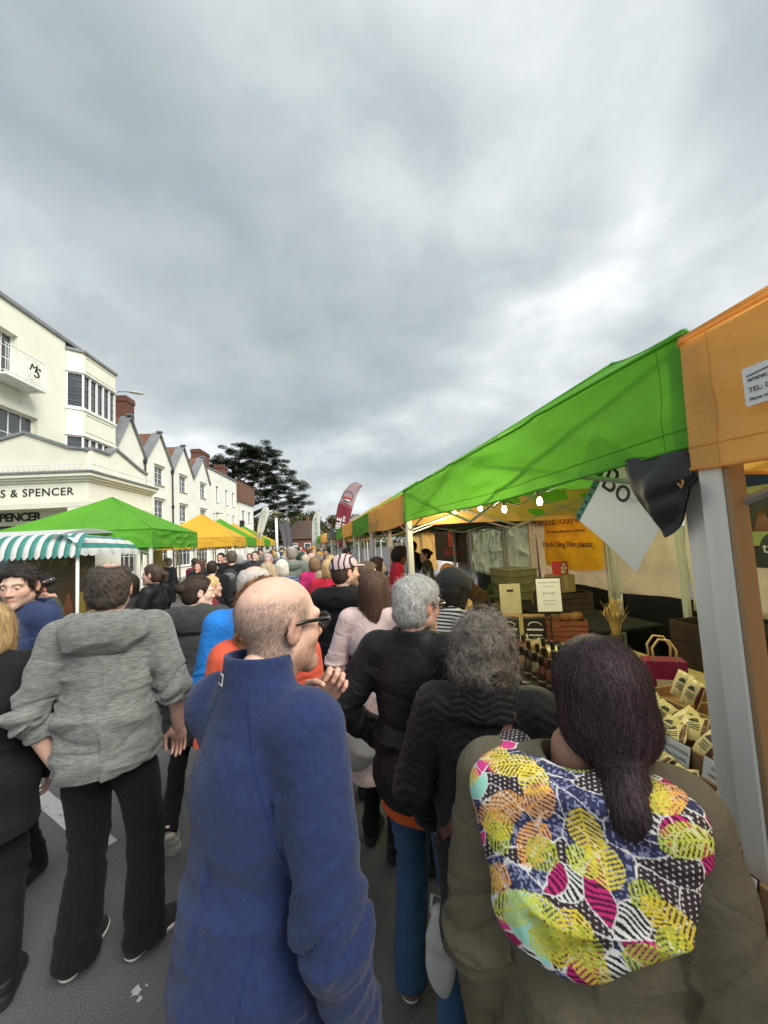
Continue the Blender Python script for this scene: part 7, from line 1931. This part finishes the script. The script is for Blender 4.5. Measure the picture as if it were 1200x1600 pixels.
P = person('woman with dark tied hair in an olive jacket among the right stalls', (2.24, 7.25, 0), R(82), H=1.67, sex='f', lod=1, top=dict(mat='olive'), hair=('bun', (.012, .01, .009)), seed=3, skin=TAN)

# bags carried by the near shoppers
def carrier(label, loc, rz, w_, h_, m_):
    b_ = thing('carrier_bag', label, 'bag', loc, rz); s_ = S(); s_.ell((0, 0, h_ * .42), (w_ * .5, w_ * .26, h_ * .42)); s_.cap((-w_ * .12, 0, h_ * .7), (-w_ * .05, 0, h_), w_ * .16, .012, k=.05); s_.cap((w_ * .12, 0, h_ * .7), (w_ * .05, 0, h_), w_ * .16, .012, k=.05)
    V, F = s_.mesh(.008); n_ = vnormals(V, F); V = V + n_ * (.022 * (ridge(V * (9, 9, 4) + 3) - .4))[:, None]; obj('bag', raw_mesh('bag', V, F, m_), b_); MB().tube([(-.03, 0, h_ - .01), (-.02, 0, h_ + .05), (.02, 0, h_ + .05), (.03, 0, h_ - .01)], .006, 6).build('handle', m_, b_, smooth=True)
carrier('white plastic carrier bag hanging beside the pink coat', (.20, 2.28, .58), R(-30), .28, .34, CARR)
carrier('white cloth bag hanging low behind the quilted coat', (.41, 1.45, .22), R(-30), .10, .30, CARR)

# ------------------------------------------------------------------ the crowd down the street
crowd = [('man in a black coat with a grey rucksack, back turned', -1.38, 7.43, 0, 1.84, 'm', 'black_cloth', 'crop', (.10, .08, .06), 1), ('dark-haired person in a long black hooded coat by the yellow tent', -1.54, 6.65, 15, 1.70, 'f', 'black_cloth', 'short', (.03, .022, .018), 1),
 ('man in a black jacket facing back up the street by the tents', -2.02, 9.61, 170, 1.80, 'm', 'black_cloth', 'short', (.012, .01, .01), 1), ('fair-haired woman in a maroon padded jacket in profile', -1.02, 4.30, -70, 1.60, 'f', 'maroon', 'crop', (.55, .38, .18), 1),
 ('man in a dark jumper walking towards the camera', -1.28, 9.97, 184, 1.80, 'm', 'charcoal', 'short', (.06, .045, .035), 1), ('woman with curly fair-grey hair and a stone coat, back turned', -.50, 4.85, 0, 1.66, 'f', 'stone', 'curly', (.40, .31, .20), 1),
 ('white-haired woman in a navy striped padded jacket', -.38, 5.55, -6, 1.67, 'f', 'stripe_navy', 'bob', (.62, .58, .50), 1), ('tall thin-haired man in a sage green hooded top', -.29, 6.75, -4, 1.86, 'm', 'sage', 'balding', (.30, .26, .22), 1),
 ('light-haired woman in a mid-blue jacket beyond the sage top', -.08, 8.25, 10, 1.66, 'f', 'navy2', 'bob', (.50, .42, .30), 1), ('woman in a magenta coat with light brown hair', .08, 6.35, -14, 1.66, 'f', 'magenta', 'bob', (.22, .14, .08), 1),
 ('woman in a red coat with a straight blonde bob', .24, 5.0, -18, 1.66, 'f', 'red', 'bob', (.52, .36, .17), 1), ('long-haired blonde woman just beyond the red coat', .34, 6.25, -10, 1.68, 'f', 'beige', 'long', (.50, .34, .16), 1),
 ('man in a blue top under the green tent, right row', .86, 9.05, -60, 1.76, 'm', 'bright_blue', 'short', (.03, .024, .02), 1), ('woman with long dark brown hair beside the round glasses', .84, 4.9, -80, 1.66, 'f', 'brown', 'long', (.035, .018, .012), 1),
 ('grey-haired man in glasses facing the camera', -.76, 7.55, 176, 1.74, 'm', 'navy', 'thick', (.40, .38, .36), 1), ('grey-haired man in a teal jacket by the yellow tent', -1.5, 8.8, 60, 1.74, 'm', 'teal', 'thick', (.30, .29, .28), 1),
 ('person in a maroon coat with back turned at the left stall', -2.78, 10.3, 60, 1.70, 'm', 'maroon', 'short', (.05, .035, .028), 1), ('person in a black coat at the left green tent', -3.3, 10.0, 80, 1.76, 'm', 'black_cloth', 'balding', (.20, .15, .12), 1),
 ('woman in a dark grey coat and long dark hair near the striped stall', -2.05, 4.98, 70, 1.64, 'f', 'charcoal', 'long', (.02, .015, .012), 1)]
near = []
for i, (lb, x, y, a, h_, sx, tp_, hk, hc, ld) in enumerate(crowd):
    near.append((x, y))
    P = person(lb, (x, y, 0), R(a), H=h_, sex=sx, lod=ld, wd=1.0 + .05 * ((i * 7) % 3), belly=.02 * (i % 2), head=(R((i * 37) % 50 - 25), 0, 0), top=dict(mat=tp_, th=.022, name='jacket', hem=.80 - .05 * (i % 3)), bottom=dict(mat=['black_trousers', 'denim', 'denim_dark'][i % 3]), hair=(hk, hc), hood=dict(mat=tp_) if tp_ in ('sage', 'navy2') else None, skin=[FAIR, PALE, RUDDY][i % 3], seed=i, group='shoppers in the market street')
    if i == 0:
        s_ = S(); s_.ell((0, -.20, 1.24), (.15, .09, .22)); V, F = s_.mesh(.014); obj('rucksack', raw_mesh('rucksack', V * P['sc'], F, MATS['charcoal']), P['root']); s_ = S(); s_.ell((.0, -.27, 1.33), (.10, .03, .07)); V, F = s_.mesh(.012); obj('rucksack_pocket', raw_mesh('rucksack_pocket', V * P['sc'], F, MATS['grey_mid']), P['root'])
cols = [('navy', 'navy'), ('red', 'red'), ('black_cloth', 'black'), ('stone', 'stone-coloured'), ('olive', 'olive'), ('grey_mid', 'grey'), ('cream', 'cream'), ('teal', 'teal'), ('purple', 'purple'), ('mustard_c', 'mustard'), ('denim', 'denim-blue'), ('brown', 'brown'), ('coral', 'coral'), ('white_c', 'white'), ('maroon', 'maroon'), ('sage', 'sage')]
hrs = [('short', (.03, .022, .018), 'short dark hair', 'm'), ('thick', (.50, .49, .47), 'white hair', 'm'), ('bob', (.42, .30, .15), 'a fair bob', 'f'), ('balding', (.12, .09, .07), 'a bald crown', 'm'), ('long', (.07, .04, .025), 'long brown hair', 'f'), ('bob', (.30, .29, .28), 'a grey bob', 'f'), ('crop', (.10, .06, .035), 'cropped brown hair', 'm')]
rg = np.random.default_rng(77); used = set(); cnt_ = 0; tries = 0
while cnt_ < 46 and tries < 4000:
    tries += 1
    y = 7.6 + 30 * rg.uniform(0, 1) ** 1.25; x = rg.uniform(-2.5, .95) + .0 * y
    if any((x - a) ** 2 + (y - b) ** 2 < (.55 if y < 14 else .75) ** 2 for a, b in near): continue
    ci, hi = int(rg.integers(0, len(cols))), int(rg.integers(0, len(hrs)))
    if (ci, hi) in used: continue
    used.add((ci, hi)); near.append((x, y)); cnt_ += 1
    cm_, cn = cols[ci]; hk, hc, hn, sx = hrs[hi]
    away = rg.uniform() < .62
    P = person('distant %s in a %s coat with %s, walking %s' % ('man' if sx == 'm' else 'woman', cn, hn, 'away' if away else 'this way'), (x, y, 0), R(rg.uniform(-25, 25) + (0 if away else 180)), H=(rg.uniform(1.68, 1.82) if sx == 'm' else rg.uniform(1.58, 1.70)), sex=sx, lod=2, wd=rg.uniform(.95, 1.12), head=(rg.uniform(-.5, .5), 0, 0), top=dict(mat=cm_, th=.022, name='coat', hem=rg.uniform(.65, .82)), bottom=dict(mat=['black_trousers', 'denim', 'denim_dark', 'stone'][cnt_ % 4]), hair=(hk, hc), skin=[FAIR, PALE, RUDDY, TAN][cnt_ % 4], seed=cnt_ % 5, group='distant shoppers down the street', hood=dict(mat=cm_) if cnt_ % 3 == 0 else None, scarf=['cream', 'red', 'scarf_leo', 'navy'][cnt_ % 4] if cnt_ % 5 == 1 else None)
    if cnt_ % 6 == 2: V, F = cap_mesh(.022, low=.02); head_part(P, 'beanie', (V, F), MATS[['charcoal', 'maroon', 'mustard_c'][cnt_ % 3]])
    if cnt_ % 7 == 3: s_ = S(); s_.ell((0, -.19, 1.24), (.14, .09, .21)); V, F = s_.mesh(.02); obj('rucksack', raw_mesh('rucksack', V * P['sc'], F, MATS[['charcoal', 'navy', 'olive'][cnt_ % 3]]), P['root'])
for o in list(bpy.data.objects):
    for k_ in ('_top', '_mh'):
        if k_ in o: del o[k_]
